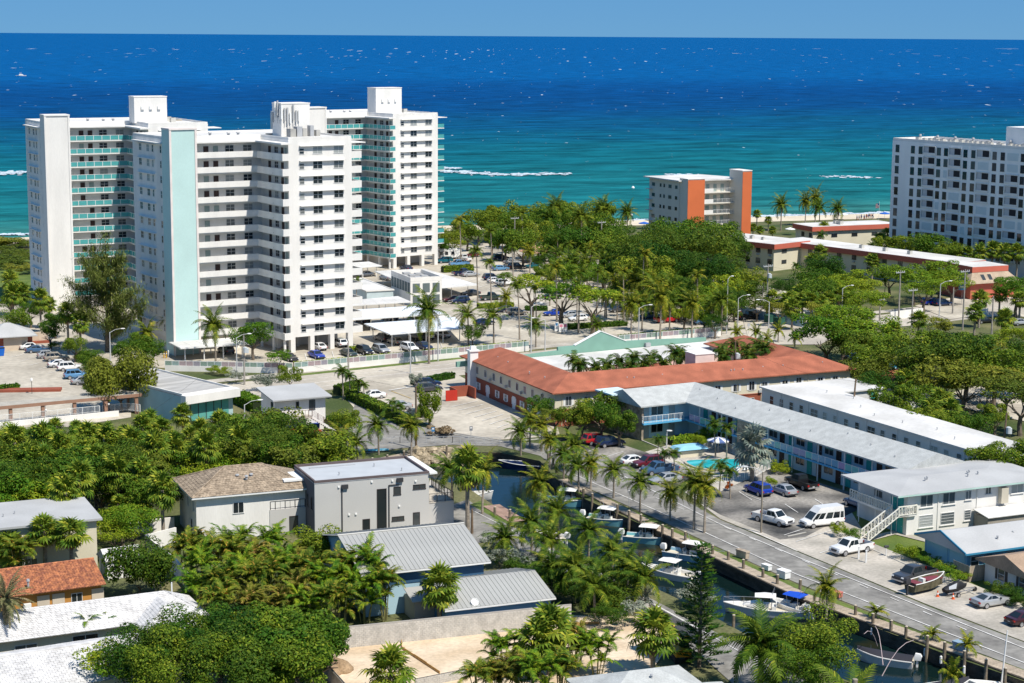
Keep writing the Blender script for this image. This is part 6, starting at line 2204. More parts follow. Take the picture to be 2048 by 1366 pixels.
# caravan and trailer at the beach lot
t = T('caravan', 'white camper caravan with dark windows beside the rear tower', 'caravan', G(893, 518), R(22))
MB().loft([[(-3, y, z) for y, z in ((-1.2, .5), (-1.2, 2.8), (-.9, 3.0), (.9, 3.0), (1.2, 2.8), (1.2, .5))], [(2.6, y, z) for y, z in ((-1.2, .5), (-1.2, 2.8), (-.9, 3.0), (.9, 3.0), (1.2, 2.8), (1.2, .5))],
   [(3.3, y, z) for y, z in ((-1.1, .9), (-1.1, 2.2), (-.9, 2.4), (.9, 2.4), (1.1, 2.2), (1.1, .9))]]).build('body', WHITE2, t)
for x in (-2, -.4, 1.4):
 win(t, x, -1.2, 1.4, .9, .8, 'f', 'x', FRAMED, PANED)
ty, rm = wheel_meshes(.34, .22)
for x in (-.5, .4):
 o = put('wheel', ty, t, (x, -1.1, .34), 0, (R(90), 0, 0))
 put('rim', rm, o)
t = T('box_trailer', 'white box trailer beside the white camper caravan', 'trailer', G(907, 517), R(22))
MB().box(-2, 2, -1, 1, .5, 2.5).bar((2, 0, .5), (3.2, 0, .5), .1, .1).build('body', WHITE2, t)
for y in (-1.0, 1.0):
 put('wheel', ty, t, (0, y, .34), 0, (R(90), 0, 0))

# ================================================================ boats
HULLW = mat('gelcoat_white', (.78, .77, .73), rough=.25, spec=.5)
AQUA = mat('gelcoat_aqua', (.20, .50, .56), rough=.22, spec=.5)
HNAVY = mat('gelcoat_navy', (.015, .03, .10), rough=.2, spec=.5)
DECK = mat('boat_deck', (.62, .56, .44), rough=.6)
CANVAS = mat('white_canvas', (.78, .77, .74), rough=.7)

def boat(label, u, v, deg, L=6.4, B=2.3, hull=HULLW, top=CANVAS, console=True, motors=1, cabin=False, rails=False, z=-1.5, name='moored_boat', cover=None, motor_m=None):
 t = T(name, label, 'boat', G(u, v, z), R(deg), 'boats moored in the canal' if z < 0 else None)
 n = 9
 rings, inner, deck = [], [], []
 for i in range(n):
  f = i / (n - 1)
  x = -L / 2 + L * f
  w_ = B / 2 * (1 - max(0, (f - .45) / .55) ** 2.1 * .985) * (.94 + .06 * min(1, f * 4))
  sh = .75 + .42 * f ** 2
  ch = -.15 + .75 * max(0, f - .55) ** 1.4
  xx = x + .25 * f * f
  rings.append([(xx - .25 * max(0, f - .6), 0, -.35 + .8 * max(0, f - .72) ** 1.2), (x, w_ * .80, ch), (xx, w_, sh), (xx, max(.01, w_ - .16), sh + .02), (x, max(.008, w_ - .22), .42 + .25 * max(0, f - .6)),
      (x, -max(.008, w_ - .22), .42 + .25 * max(0, f - .6)), (xx, -max(.01, w_ - .16), sh + .02), (xx, -w_, sh), (x, -w_ * .80, ch)])
 MB().loft(rings).build('hull', hull, t, 35)
 gu = MB()
 for s in (1, -1):
  gu.path([(r[2 if s > 0 else 7][0], r[2 if s > 0 else 7][1], r[2][2] + .02) for r in rings], [.06] * n, 5)
 gu.build('rub_rail', HULLW, t)
 dk = MB()
 for i in range(n - 1):
  a, b = rings[i], rings[i + 1]
  dk.face(*[(p[0], p[1], p[2] + .015) for p in (a[4], a[5], b[5], b[4])])
 dk.build('deck', DECK if hull is not HNAVY else DARK, t)
 if cover:
  cv = MB()
  cr = []
  for i in range(n):
   r = rings[i]
   cr.append([(r[2][0], r[2][1] * 1.02, r[2][2]), (r[2][0], r[2][1] * .5, r[2][2] + .3), (r[2][0], 0, r[2][2] + .42), (r[2][0], -r[2][1] * .5, r[2][2] + .3), (r[2][0], -r[2][1] * 1.02, r[2][2])])
  cv.loft(cr, False).build('cover', cover, t, 60)
 if console:
  MB().loft([[(-.5, -.45, .42), (.55, -.45, .42), (.55, .45, .42), (-.5, .45, .42)], [(-.45, -.42, 1.25), (.35, -.42, 1.15), (.35, .42, 1.15), (-.45, .42, 1.25)]]).build('console', HULLW, t)
  MB().add([(.34, -.42, 1.15), (.34, .42, 1.15), (.05, .36, 1.75), (.05, -.36, 1.75), (.31, -.42, 1.15), (.31, .42, 1.15), (.02, .36, 1.75), (.02, -.36, 1.75)], [(0, 1, 2, 3), (7, 6, 5, 4), (3, 2, 6, 7), (0, 3, 7, 4), (1, 5, 6, 2)]).build('windscreen', CARGLASS, t)
  MB().box(-1.3, -.85, -.5, .5, .42, 1.0).box(-1.35, -1.25, -.5, .5, .98, 1.35).build('seat', HULLW, t)
  MB().box(.6, 1.2, -.4, .4, .42, .8).build('front_seat', HULLW, t)
  fr = MB()
  for x in (-.75, .5):
   for s in (-1, 1):
    fr.tube((x, s * .55, .5), (x * 1.15, s * .75, 2.15), .035, n=5)
  for s in (-1, 1):
   fr.tube((-.86, s * .75, 2.13), (.58, s * .75, 2.13), .03, n=5)
  fr.build('top_frame', ALLOY, t)
  MB().loft([[(-1.25, y, 2.14 + dz) for y, dz in ((-.95, -.02), (-.6, .08), (.6, .08), (.95, -.02))] + [(-1.25, .9, 2.12), (-1.25, -.9, 2.12)], [(0, y, 2.2 + dz) for y, dz in ((-1.0, -.04), (-.6, .1), (.6, .1), (1.0, -.04))] + [(0, .95, 2.14), (0, -.95, 2.14)],
     [(1.05, y, 2.14 + dz) for y, dz in ((-.85, -.02), (-.5, .06), (.5, .06), (.85, -.02))] + [(1.05, .8, 2.12), (1.05, -.8, 2.12)]]).build('hard_top' if top is CANVAS else 'sun_canopy', top, t, 50)
  for y in (-.3, .3):
   MB().tube((-.8, y, 2.2), (-1.1, y * 1.5, 3.0), .025, n=5).build('rod_holder', ALLOY, t)
 if cabin:
  MB().loft([[(.2, -.85, .8), (2.4, -.35, 1.0), (2.4, .35, 1.0), (.2, .85, .8)], [(.3, -.72, 1.45), (1.9, -.28, 1.3), (1.9, .28, 1.3), (.3, .72, 1.45)]]).build('cabin', HULLW, t)
 if rails:
  rl = MB()
  for s in (1, -1):
   pts = [(r[2 if s > 0 else 7][0], r[2 if s > 0 else 7][1] * .92, r[2][2] + .6) for r in rings[4:]]
   rl.path(pts, [.025] * len(pts), 5)
   for p in pts:
    rl.tube((p[0], p[1], p[2] - .6), p, .02, n=4)
  rl.build('bow_rail', ALLOY, t)
 for k in range(motors):
  y = (k - (motors - 1) / 2) * .65
  MB().loft([[(-L / 2 - .75, y - .2, .75), (-L / 2 - .12, y - .22, .75), (-L / 2 - .12, y + .22, .75), (-L / 2 - .75, y + .2, .75)], [(-L / 2 - .85, y - .22, 1.15), (-L / 2 - .1, y - .24, 1.15), (-L / 2 - .1, y + .24, 1.15), (-L / 2 - .85, y + .22, 1.15)],
     [(-L / 2 - .7, y - .15, 1.42), (-L / 2 - .2, y - .17, 1.45), (-L / 2 - .2, y + .17, 1.45), (-L / 2 - .7, y + .15, 1.42)]]).box(-L / 2 - .5, -L / 2 - .3, y - .08, y + .08, -.6, .75).build('outboard_motor', motor_m or WHITE2, t, 40)
 return t

boat('navy and white runabout with a red striped windscreen at the canal head', 1046, 938, 170, 6.8, 2.4, HNAVY, console=False, cabin=False, motors=1)
boat('aqua hulled centre console nearest the canal head, below the leaning palms', 1138, 1010, -14, 6.8, 2.4, AQUA)
boat('cream and aqua centre console second along the right wharf', 1217, 1048, -28, 6.6, 2.4, AQUA)
boat('aqua hulled centre console with a white hard top and big white outboard', 1300, 1085, -20, 6.6, 2.3, AQUA)
boat('pale blue boat with a long white canvas top behind the conifer', 1388, 1120, -34, 7.6, 2.6, mat('gelcoat_pale_blue', (.30, .52, .66), rough=.25), cabin=True, rails=True)
boat('white boat with a white canvas top under the left bank palms', 1338, 1155, 150, 6.6, 2.4, HULLW)
boat('white cruiser with bow rail and white top low in the canal', 1528, 1228, 172, 8.4, 2.8, HULLW, cabin=True, rails=True, motors=2)
boat('small white boat under a bright blue sun canopy by the wharf', 1588, 1226, 140, 5.8, 2.1, HULLW, mat('blue_canvas', (.01, .08, .55)))
boat('small white boat with a dark canvas cover and a mooring whip', 1772, 1327, 160, 5.4, 2.2, HULLW, console=False, cover=mat('dark_cover', (.03, .03, .04)))
boat('boat under a black cover at the bottom of the canal', 1870, 1392, 20, 7.0, 2.5, HULLW, console=False, cover=mat('dark_cover', (.03, .03, .04)))
boat('white boat bow showing at the bottom edge near the white pole', 2010, 1392, 160, 6.5, 2.3, HULLW, console=False)
boat('white and red boat seen through the trunks beside the brick dock', 938, 1000, 10, 6.2, 2.3, HULLW, mat('tan_canvas', (.6, .5, .36)))
boat('small white boat hidden by palms at the left bank', 1090, 1080, 150, 5.4, 2.1, HULLW, console=False)
yt = boat('white sport fishing yacht under way far out at sea', 42, 152, 12, 15, 4.6, HULLW, console=False, motors=0, cabin=False, z=-1.2, name='yacht')
yt['group'] = 'vessels out at sea'
MB().loft([[(-3, -1.8, .6), (4, -1.5, .9), (4, 1.5, .9), (-3, 1.8, .6)], [(-2.6, -1.6, 2.6), (2.4, -1.3, 2.5), (2.4, 1.3, 2.5), (-2.6, 1.6, 2.6)]]).build('cabin', HULLW, yt)
MB().box(-1.8, .8, -1.3, 1.3, 2.6, 3.2).box(-2, 1, -1.5, 1.5, 4.6, 4.8).tube((-1.6, -1.1, 3), (-1.6, -1.1, 4.7), .06).tube((-1.6, 1.1, 3), (-1.6, 1.1, 4.7), .06).tube((.6, 0, 3), (.6, 0, 4.7), .06).build('flybridge', HULLW, yt)
sp = T('cargo_ship', 'faint cargo ship on the horizon right of centre', 'ship', G(1437, 74.6, -1.2), R(8), 'vessels out at sea')
MB().loft([[(-110, -14, -2), (-110, 14, -2), (-112, 15, 16), (-112, -15, 16)], [(90, -14, -2), (90, 14, -2), (92, 15, 16), (92, -15, 16)], [(112, -.5, -2), (112, .5, -2), (124, 1, 20), (124, -1, 20)]]).build('hull', mat('hazed_hull', (.13, .22, .36)), sp)  # haze of the distance is mixed into the ship's colours
MB().box(-100, -78, -13, 13, 16, 42).build('bridge', mat('hazed_white', (.34, .44, .56)), sp)
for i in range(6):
 MB().box(-66 + i * 25, -46 + i * 25, -13, 13, 16, 26 + (i % 3) * 3).build('container_stack', mat('hazed_box', (.20, .28, .40)), sp)
for i, (u, v) in enumerate(((1266, 377), (650, 330), (1262, 432))):
 b = T('buoy', 'round white mooring buoy off the beach, %s of three' % ordn([2, 0, 1][i], 3), 'buoy', G(u, v, -1.2), 0, 'buoys off the beach')
 MB().lathe([(.05, -.4), (.55, -.1), (.7, .35), (.45, .8), (.05, 1.0)], 10).build('float', WHITE2, b)
 MB().tube((0, 0, .9), (0, 0, 1.4), .05).build('shackle', GREY, b)

# skiff on its trailer and the covered jet ski
tr = T('boat_trailer', 'two wheeled boat trailer carrying the camouflaged skiff', 'trailer', G(1852, 1172), R(35))
MB().bar((-2.2, -.55, .42), (2.0, -.55, .42), .09, .1).bar((-2.2, .55, .42), (2.0, .55, .42), .09, .1).bar((2.0, -.55, .42), (3.6, 0, .42), .09, .1).bar((2.0, .55, .42), (3.6, 0, .42), .09, .1).bar((-1, -.9, .36), (-1, .9, .36), .08, .08).build('frame', GREY, tr)
for y in (-.95, .95):
 put('wheel', wheel_meshes(.3, .2)[0], tr, (-1, y, .3), 0, (R(90 if y < 0 else -90), 0, 0))
CAMO = mat('camo_olive', (.16, .14, .085), scale=1.2, col2=(.075, .07, .04), fine=(3, .25))
bt = boat('flat camouflaged skiff with maroon decks sitting on its trailer', 1852, 1172, 35, 5.2, 1.9, CAMO, console=False, z=0.6, name='skiff', motor_m=DARK)
bt.location.z = .62
MB().box(-.4, 2.0, -.6, .6, .72, .82).box(-2.4, -1.4, -.75, .75, .72, .8).build('casting_deck', mat('maroon_deck', (.20, .045, .06)), bt)
MB().box(-.9, -.5, -.35, .35, .45, 1.0).build('seat', HULLW, bt)
tr2 = T('jet_ski_trailer', 'silver two wheeled trailer under the covered jet ski', 'trailer', G(1912, 1190), R(30))
MB().bar((-1.6, -.4, .42), (1.4, -.4, .42), .08, .1).bar((-1.6, .4, .42), (1.4, .4, .42), .08, .1).bar((1.4, -.4, .42), (2.9, 0, .42), .08, .1).bar((1.4, .4, .42), (2.9, 0, .42), .08, .1).bar((-.5, -.85, .34), (-.5, .85, .34), .08, .08).build('frame', ALLOY, tr2)
w1, w2 = wheel_meshes(.28, .18)
for y in (-.9, .9):
 o = put('wheel', w1, tr2, (-.5, y, .28), 0, (R(90 if y < 0 else -90), 0, 0))
 put('rim', w2, o)
o = put('wheel', w1, tr2, (2.8, .0, .28), 0, (R(90), 0, 0))
js = T('jet_ski', 'jet ski under a fitted black cover with a grey panel', 'jet ski', G(1908, 1190) + Vector((0, 0, .53)), R(30))
pr = [(-1.6, .3, .05, .45), (-1.2, .55, .02, .62), (-.4, .58, 0, .78), (.2, .56, 0, 1.05), (.5, .5, 0, 1.0), (1.0, .42, .05, .8), (1.6, .2, .2, .6), (1.8, .05, .35, .5)]
MB().loft([[(x, -w_ * .6, z0), (x, -w_, z0 + .3), (x, -w_ * .5, z1 - .06), (x, 0, z1), (x, w_ * .5, z1 - .06), (x, w_, z0 + .3), (x, w_ * .6, z0)] for x, w_, z0, z1 in pr]).build('cover', mat('black_canvas', (.02, .02, .023), rough=.6), js, 60)
MB().face((-1.3, -.56, .42), (-.3, -.6, .40), (.1, -.3, .92), (-1.1, -.3, .66)).build('cover_panel', mat('grey_canvas', (.42, .44, .47)), js)

# cones
cm = MB().lathe([(.17, .03), (.11, .35), (.105, .36), (.05, .7), (.03, .72)], 12).mesh('cone_body', mat('cone_orange', (.72, .11, .02), rough=.5))
cs = MB().lathe([(.122, .30), (.095, .48)], 12).mesh('cone_stripe', WHITE2)
cb = MB().box(-.2, .2, -.2, .2, 0, .04).mesh('cone_base', mat('cone_orange', (.72, .11, .02), rough=.5))
for i, (u, v, l) in enumerate(((1837, 1183, 'orange traffic cone under the stern of the skiff'), (1875, 1194, 'orange traffic cone between skiff and jet ski'), (1906, 1199, 'orange traffic cone at the jet ski trailer wheel'), (747, 729, 'small orange cone on the pavement by the main road'))):
 t = T('traffic_cone', l, 'traffic cone', G(u, v) + Vector((0, 0, .03)), 0, 'traffic cones')
 put('cone_body', cm, t)
 put('cone_stripe', cs, t)
 put('cone_base', cb, t)

# ================================================================ wharf, pilings, quay things
pa, pb = G(1592, 1196), G(2200, 1414)

def wharf(label, u0, v0, u1, v1, w_=1.8):
 a, b = G(u0, v0), G(u1, v1)
 L = (b - a).length
 t = T('wharf', label, 'dock', a, ang(a, b), 'timber wharf along the right bank')
 n = int(L / .42)
 me = MB().box(0, .40, 0.05, w_ + .05, .14, .2).mesh('plank', WOOD)
 rd = random.Random(n)
 for i in range(n):
  put('plank', me, t, (i * .42, rd.uniform(-.04, .04), rd.uniform(-.012, .012)))
 MB().box(0, L, -.05, .12, -.15, .135).box(0, L, w_ - .1, w_ + .05, -.1, .135).build('stringer', mat('dark_timber', (.10, .08, .06)), t)
 return t

wharf('weathered timber wharf along the lower right bank of the canal', 1592, 1197, 2190, 1411)
wharf('timber wharf along the middle of the right bank, behind the conifer', 1282, 1049, 1585, 1192, 1.6)
wharf('timber wharf along the upper right bank, under the leaning palms', 1116, 962, 1278, 1045, 1.5)
d = T('head_dock', 'pale timber dock across the head of the canal with a ladder', 'dock', G(700, 930), ang(G(700, 930), G(812, 908)))
L = (G(812, 908) - G(700, 930)).length
me = MB().box(0, .40, -1.7, .2, .1, .17).mesh('plank', WOOD)
for i in range(int(L / .42)):
 put('plank', me, d, (i * .42, 0, 0))
MB().bar((L - 2.5, -1.75, -1.5), (L - 2.5, -1.72, .6), .05, .05).box(L - 2.55, L - 2.5, -1.8, -1.75, -1.6, .8).box(L - 2.05, L - 2.0, -1.8, -1.75, -1.6, .8).build('ladder', WOOD, d)
bdk = T('brick_dock', 'dusty red brick dock along the left bank beside the artificial lawn', 'dock', G(985, 1012), ang(G(985, 1012), G(1042, 1046)))
L = (G(1042, 1046) - G(985, 1012)).length
me = [MB().box(0, .78, 0, .78, 0, .12).mesh('paver', mat('brick_paver', (.42, .28, .22), var=.25, objvar=.15))]
for i in range(int(L / .8)):
 for j in range(3):
  put('paver', me[0], bdk, (i * .8, -1.4 + j * .8, .03))
PILE = mat('piling', (.26, .21, .15), var=.4, scale=2, fine=(8, .2), objvar=.15)
pm = MB().path([(0, 0, -3.5), (.02, 0, -1.2), (.03, .02, .2), (.02, .03, 1.25)], [.19, .19, .18, .165], 8).mesh('pile', PILE, 40)
pc = MB().lathe([(.17, 1.24), (.17, 1.27), (.02, 1.34)], 8).mesh('pile_cap', mat('pale_cap', (.5, .44, .34)))
fend = MB().lathe([(.03, -.45), (.13, -.35), (.14, 0), (.13, .35), (.03, .45)], 8).mesh('fender', WHITE2)
PIL = [(1096, 918), (1106, 930), (1113, 945), (1167, 992), (1184, 1002), (1234, 1024), (1258, 1037), (1282, 1045), (1325, 1066), (1344, 1074), (1370, 1080), (1425, 1108), (1457, 1120), (1486, 1137), (1525, 1155), (1555, 1168), (1600, 1178),
  (1710, 1230), (1745, 1247), (1782, 1261), (1812, 1273), (1854, 1292), (1888, 1305), (1928, 1323), (1972, 1340), (2010, 1358), (893, 905), (938, 903), (717, 935), (745, 930), (775, 924), (808, 916), (990, 1030), (1020, 1035), (1068, 1060), (1467, 1250), (1530, 1270)]
PIL.sort()
for i, (u, v) in enumerate(PIL):
 t = T('mooring_pile', 'timber mooring pile by the canal, %s along the banks' % ordn(i, len(PIL)) if i < 19 else 'timber mooring pile on the right bank, %s' % ordn(i - 19, len(PIL) - 19), 'mooring post', G(u, v + 3, 0), i * 1.3, 'mooring piles along the canal')
 put('pile', pm, t)
 put('pile_cap', pc, t)
 if u > 1700 and u < 1930 and v > 1225:
  put('fender', fend, t, (-.1, -.28, -.6))
def dockbox(lab, u, v, m, s=(1.1, .6, .6), z=.2):
 t = T('dock_box', lab, 'dock box', G(u, v) + Vector((0, 0, z)), R(-52), 'lockers on the wharf')
 MB().box(-s[0] / 2, s[0] / 2, -s[1] / 2, s[1] / 2, 0, s[2] * .78).build('box', m, t)
 MB().add([(x * s[0] * .54, y * s[1] * .56, z_) for z_ in (s[2] * .78, s[2]) for x, y in ((-1, -1), (1, -1), (1, 1), (-1, 1))], [(3, 2, 1, 0), (4, 5, 6, 7), (0, 1, 5, 4), (1, 2, 6, 5), (2, 3, 7, 6), (3, 0, 4, 7)]).build('lid', m, t)
dockbox('white dock locker on the wharf above the blue canopy boat', 1533, 1142, WHITE2)
dockbox('larger white dock bin right of the first white locker', 1567, 1158, WHITE2, (1.3, .9, .9))
dockbox('blue grey plastic locker on the lower wharf', 1923, 1303, mat('blue_plastic', (.25, .36, .46)), (1.6, .9, .8))
dockbox('weathered brown cleaning table on the wharf with a green hose', 1485, 1118, WOOD, (1.6, .6, .9))
dockbox('faded red cooler at the foot of the young wharf palm', 1674, 1196, mat('faded_red', (.55, .18, .14)))
for i, (u, v, u1, v1) in enumerate(((1766, 1330, 1750, 1252), (1764, 1352, 1828, 1280), (1755, 1292, 1728, 1268))):
 a = G(u, v, -.6)
 b = G(u1, v1, 2.6)
 d = b - a
 pts = [a + d * f + Vector((0, 0, .9 * math.sin(f * 3.14))) for f in (0, .25, .5, .75, 1)]
 t = tag(MB().path([p - a for p in pts], [.045, .038, .03, .025, .018], 6).build('mooring_whip', mat('whip_white', (.62, .50, .50))), 'curved white mooring whip over the covered boat, %s of three' % ['middle', 'rightmost', 'leftmost'][i], 'mooring whip', 'mooring whips')
 t.location = a
t = tag(MB().tube((0, 0, 0), (.4, .3, 5.2), .09, .06, 8).build('white_pole', WHITE2), 'leaning white pole at the wharf near the bottom right corner', 'pole')
t.location = G(2003, 1366, -.5)
# rocks at the canal head
rd = random.Random(77)
RK = mat('coral_rock', (.42, .35, .25), rough=.95, scale=1.5, col2=(.22, .18, .12), fine=(5, .25), bump=.8, objvar=.2)
rms = []
for k in range(5):
 mb = MB().lathe([(.25, -.35), (.5, -.15), (.52, .1), (.35, .32), (.08, .38)], 8)
 mb.v = [(x * rd.uniform(.7, 1.3), y * rd.uniform(.7, 1.3), z * rd.uniform(.8, 1.2)) for x, y, z in mb.v]
 rms.append(mb.mesh('rock', RK))
rt = T('rock_bank', 'bank of tan coral rocks at the head of the canal with a culvert', 'rock bank', G(855, 908))
for i in range(110):
 u = rd.uniform(818, 935)
 k = rd.random()
 p = G(u, 905 - (u - 812) * .02 + 8 * k) - G(855, 908)
 put('rock', rms[i % 5], rt, (p.x, p.y, .5 - 1.9 * k), rd.uniform(0, 6), None, rd.uniform(.8, 1.5))
MB().tube((-4.8, -1.4, -1.0), (-4.2, .8, -1.0), .75, n=14, cap=False).build('culvert', CONC2, rt)
cb = G(827, 921)
kp = T('kayak', 'pale blue kayak lying on the grass by the head dock', 'kayak', G(752, 903) + Vector((0, 0, .05)), R(10))
MB().loft([[(x, -w_, .12), (x, -w_ * .6, .34), (x, w_ * .6, .34), (x, w_, .12), (x, 0, .0)] for x, w_ in ((-1.9, .03), (-1.3, .28), (0, .38), (1.3, .28), (1.9, .03))]).build('hull', mat('kayak_blue', (.14, .50, .66), rough=.3), kp, 60)
MB().lathe([(.22, .33), (.26, .36), (.2, .36)], 10).build('cockpit_rim', DARK, kp)
railing_thing('street_guardrail', 'grey rail along the street round the canal head', 'railing', P((735, 893), (800, 886), (905, 886), (1000, 889)), 1.0, GREY, 1.2, 1.2, 0, None)

# ================================================================ vegetation
LEAF = leafmat('leaf_green', (0.035, 0.091, 0.006), (0.128, 0.217, 0.015), (0.244, 0.293, 0.026))
LEAFB = leafmat('leaf_bright', (0.064, 0.152, 0.008), (0.174, 0.287, 0.016), (0.302, 0.342, 0.026))
LEAFD = leafmat('leaf_dark', (0.021, 0.071, 0.006), (0.065, 0.135, 0.012), (0.122, 0.174, 0.014))
LEAFO = leafmat('leaf_olive', (0.086, 0.116, 0.012), (0.172, 0.212, 0.023), (0.258, 0.271, 0.033))
LEAFS = leafmat('leaf_silver', (.16, .20, .15), (.30, .33, .26), (.36, .36, .26))
PALM = leafmat('palm_leaf', (0.05, 0.105, 0.008), (0.135, 0.205, 0.016), (0.28, 0.3, 0.03))
PALMY = leafmat('palm_leaf_yellow', (0.095, 0.145, 0.01), (0.22, 0.26, 0.02), (0.44, 0.38, 0.035))
PALMD = leafmat('palm_leaf_dark', (0.03, 0.08, 0.008), (0.08, 0.145, 0.014), (0.17, 0.2, 0.02))
FAN = leafmat('fan_leaf', (0.077, 0.145, 0.014), (0.172, 0.251, 0.023), (0.327, 0.367, 0.040))
DEAD = leafmat('dead_leaf', (.20, .14, .08), (.34, .25, .15), None, .15)
BISM = leafmat('bismarck_leaf', (.13, .18, .15), (.25, .29, .25), (.34, .34, .24))
CASU = leafmat('casuarina_needles', (.09, .14, .028), (.19, .235, .055), (.27, .28, .08))
PINE = leafmat('norfolk_needles', (0.026, 0.085, 0.008), (0.068, 0.155, 0.014), (0.122, 0.194, 0.014))

def crown(seed, n, lobes, leaf, flat=.75, squash=.8, gap=.0, up=.35):
 """leaf clusters spread through overlapping lobes of a unit-radius crown"""
 r = random.Random(seed)
 ls = []
 for i in range(lobes):
  t, h = r.uniform(0, 6.283), r.random()
  rr = r.uniform(.30, .80)
  ls.append((Vector((math.cos(t) * rr, math.sin(t) * rr, (h - .35) * flat * 1.1)), r.uniform(.20, .42)))
 ls.append((Vector((0, 0, .1)), .42))
 mb = MB()
 for i in range(n):
  c, s = ls[r.randrange(len(ls))]
  d = Vector((r.gauss(0, 1), r.gauss(0, 1), r.gauss(0.25, 1))).normalized()
  p = c + Vector((d.x, d.y, d.z * squash)) * s * r.uniform(.55, 1.06) ** .6
  nn = (d + Vector((r.gauss(0, .5), r.gauss(0, .5), r.gauss(up, .5)))).normalized()
  a = nn.orthogonal().normalized()
  b = nn.cross(a)
  th = r.uniform(0, 6.283)
  a, b = a * math.cos(th) + b * math.sin(th), b * math.cos(th) - a * math.sin(th)
  k = leaf * r.uniform(.6, 1.4)
  mb.add([p - a * k * .5, p + b * k * .32 - nn * k * .08, p + a * k * .6, p - b * k * .32 - nn * k * .08], [(0, 1, 2), (0, 2, 3)])
 return mb

def limbs(seed, n, h0, spread, r0, dark=False):
 r = random.Random(seed)
 mb = MB()
 mb.path([(0, 0, -.3), (.05, .02, h0 * .5), (0, .05, h0)], [r0 * 1.25, r0, r0 * .85], 8)
 for i in range(n):
  t = 6.283 * i / n + r.uniform(-.4, .4)
  s = spread * r.uniform(.6, 1)
  z = h0 + r.uniform(.3, .8) * spread
  m = (math.cos(t) * s * .45, math.sin(t) * s * .45, h0 + (z - h0) * .55)
  e = (math.cos(t) * s, math.sin(t) * s, z)
  mb.path([(0, 0, h0 * .9), m, e], [r0 * .6, r0 * .4, r0 * .16], 6)
  t2 = t + r.choice((-.7, .7))
  mb.path([m, (m[0] + math.cos(t2) * s * .4, m[1] + math.sin(t2) * s * .4, z + .2)], [r0 * .32, r0 * .12], 5)
 return mb

CROWNS = {}

def crown_me(kind, k):
 key = (kind, k)
 if key not in CROWNS:
  m, n, lo, lf, fl, sq = {'broad': (LEAF, 5600, 19, .068, .75, .8), 'bright': (LEAFB, 5200, 19, .064, .7, .75), 'dark': (LEAFD, 5200, 18, .066, .8, .8), 'olive': (LEAFO, 2600, 14, .085, .7, .7),
        'silver': (LEAFS, 1800, 9, .10, .7, .8), 'grape': (LEAF, 6000, 18, .078, .75, .85), 'fine': (LEAFD, 9000, 20, .046, .75, .8), 'sparse': (LEAFB, 1700, 12, .085, .55, .5), 'fineg': (LEAF, 9000, 20, .046, .75, .8), 'ddome': (LEAFD, 9500, 26, .06, .55, .8), 'dome': (LEAFO, 9500, 26, .06, .55, .8), 'mangrove': (LEAF, 11000, 18, .042, .75, .8)}[kind]
  CROWNS[key] = crown(hash(kind) % 97 + k if False else sum(map(ord, kind)) + k * 17, n, lo, lf, fl, sq).mesh('crown', m)
 return CROWNS[key]

TRK = {}

def tree(kind, u, v, r, label, h=None, group=None, cat='tree', flat=.8, trunk=True, seed=None, name=None):
 """crown centre seen at (u, v); r crown radius in metres, h height of the crown centre"""
 h = h if h is not None else r * 1.0 + .8
 p = G(u, v, h)
 k = (seed if seed is not None else int(u * 7 + v * 3)) % 3
 t = T(name or 'broadleaf_tree', label, cat, (p.x, p.y, 0), (u * 1.7 + v) % 6.28, group)
 put('crown', crown_me(kind, k), t, (0, 0, h), 0, None, (r, r, r * flat))
 if trunk:
  hb = max(.6, h - r * .45)
  if k not in TRK:
   TRK[k] = limbs(k + 3, 5, 1.0, .8, .09).mesh('trunk', TRUNK)
  put('trunk', TRK[k], t, (0, 0, 0), 0, None, (hb, hb, hb * .75))
 return t

def frond(L, n, a0, droop, ll, seed, lw=.16, hang=.45, side=1.0):
 r = random.Random(seed)
 mb = MB()
 pts = []
 p = Vector((0, 0, 0))
 a = a0
 for i in range(n + 1):
  pts.append(p.copy())
  st = L / n
  p = p + Vector((math.cos(a), 0, math.sin(a))) * st
  a -= droop / n * (0.5 + 1.2 * i / n)
 w_ = .05 * L / 4
 for i in range(n):
  a, b = pts[i], pts[i + 1]
  f0, f1 = 1 - i / n * .8, 1 - (i + 1) / n * .8
  mb.add([a + Vector((0, -w_ * f0, 0)), a + Vector((0, w_ * f0, 0)), b + Vector((0, w_ * f1, 0)), b + Vector((0, -w_ * f1, 0))], [(0, 1, 2, 3)])
 for i in range(1, n + 1):
  f = i / n
  t = (pts[i] - pts[i - 1]).normalized()
  up = Vector((-t.z, 0, t.x))
  l = ll * (math.sin(3.14159 * min(1, .18 + f * .78)) ** .6) * r.uniform(.85, 1.1)
  for s in (-1, 1):
   for q in range(2):
    b0 = pts[i - 1].lerp(pts[i], .5 * q)
    d = (t * .55 + Vector((0, s * side, 0)) + up * r.uniform(.05, .3)).normalized()
    m = b0 + d * l * .5
    e = b0 + d * l + Vector((0, 0, -hang * l * r.uniform(.7, 1.3)))
    mb.add([b0 - t * lw * .5, b0 + t * lw * .5, m + t * lw * .42, e, m - t * lw * .42], [(0, 1, 2, 3, 4)])
 return mb

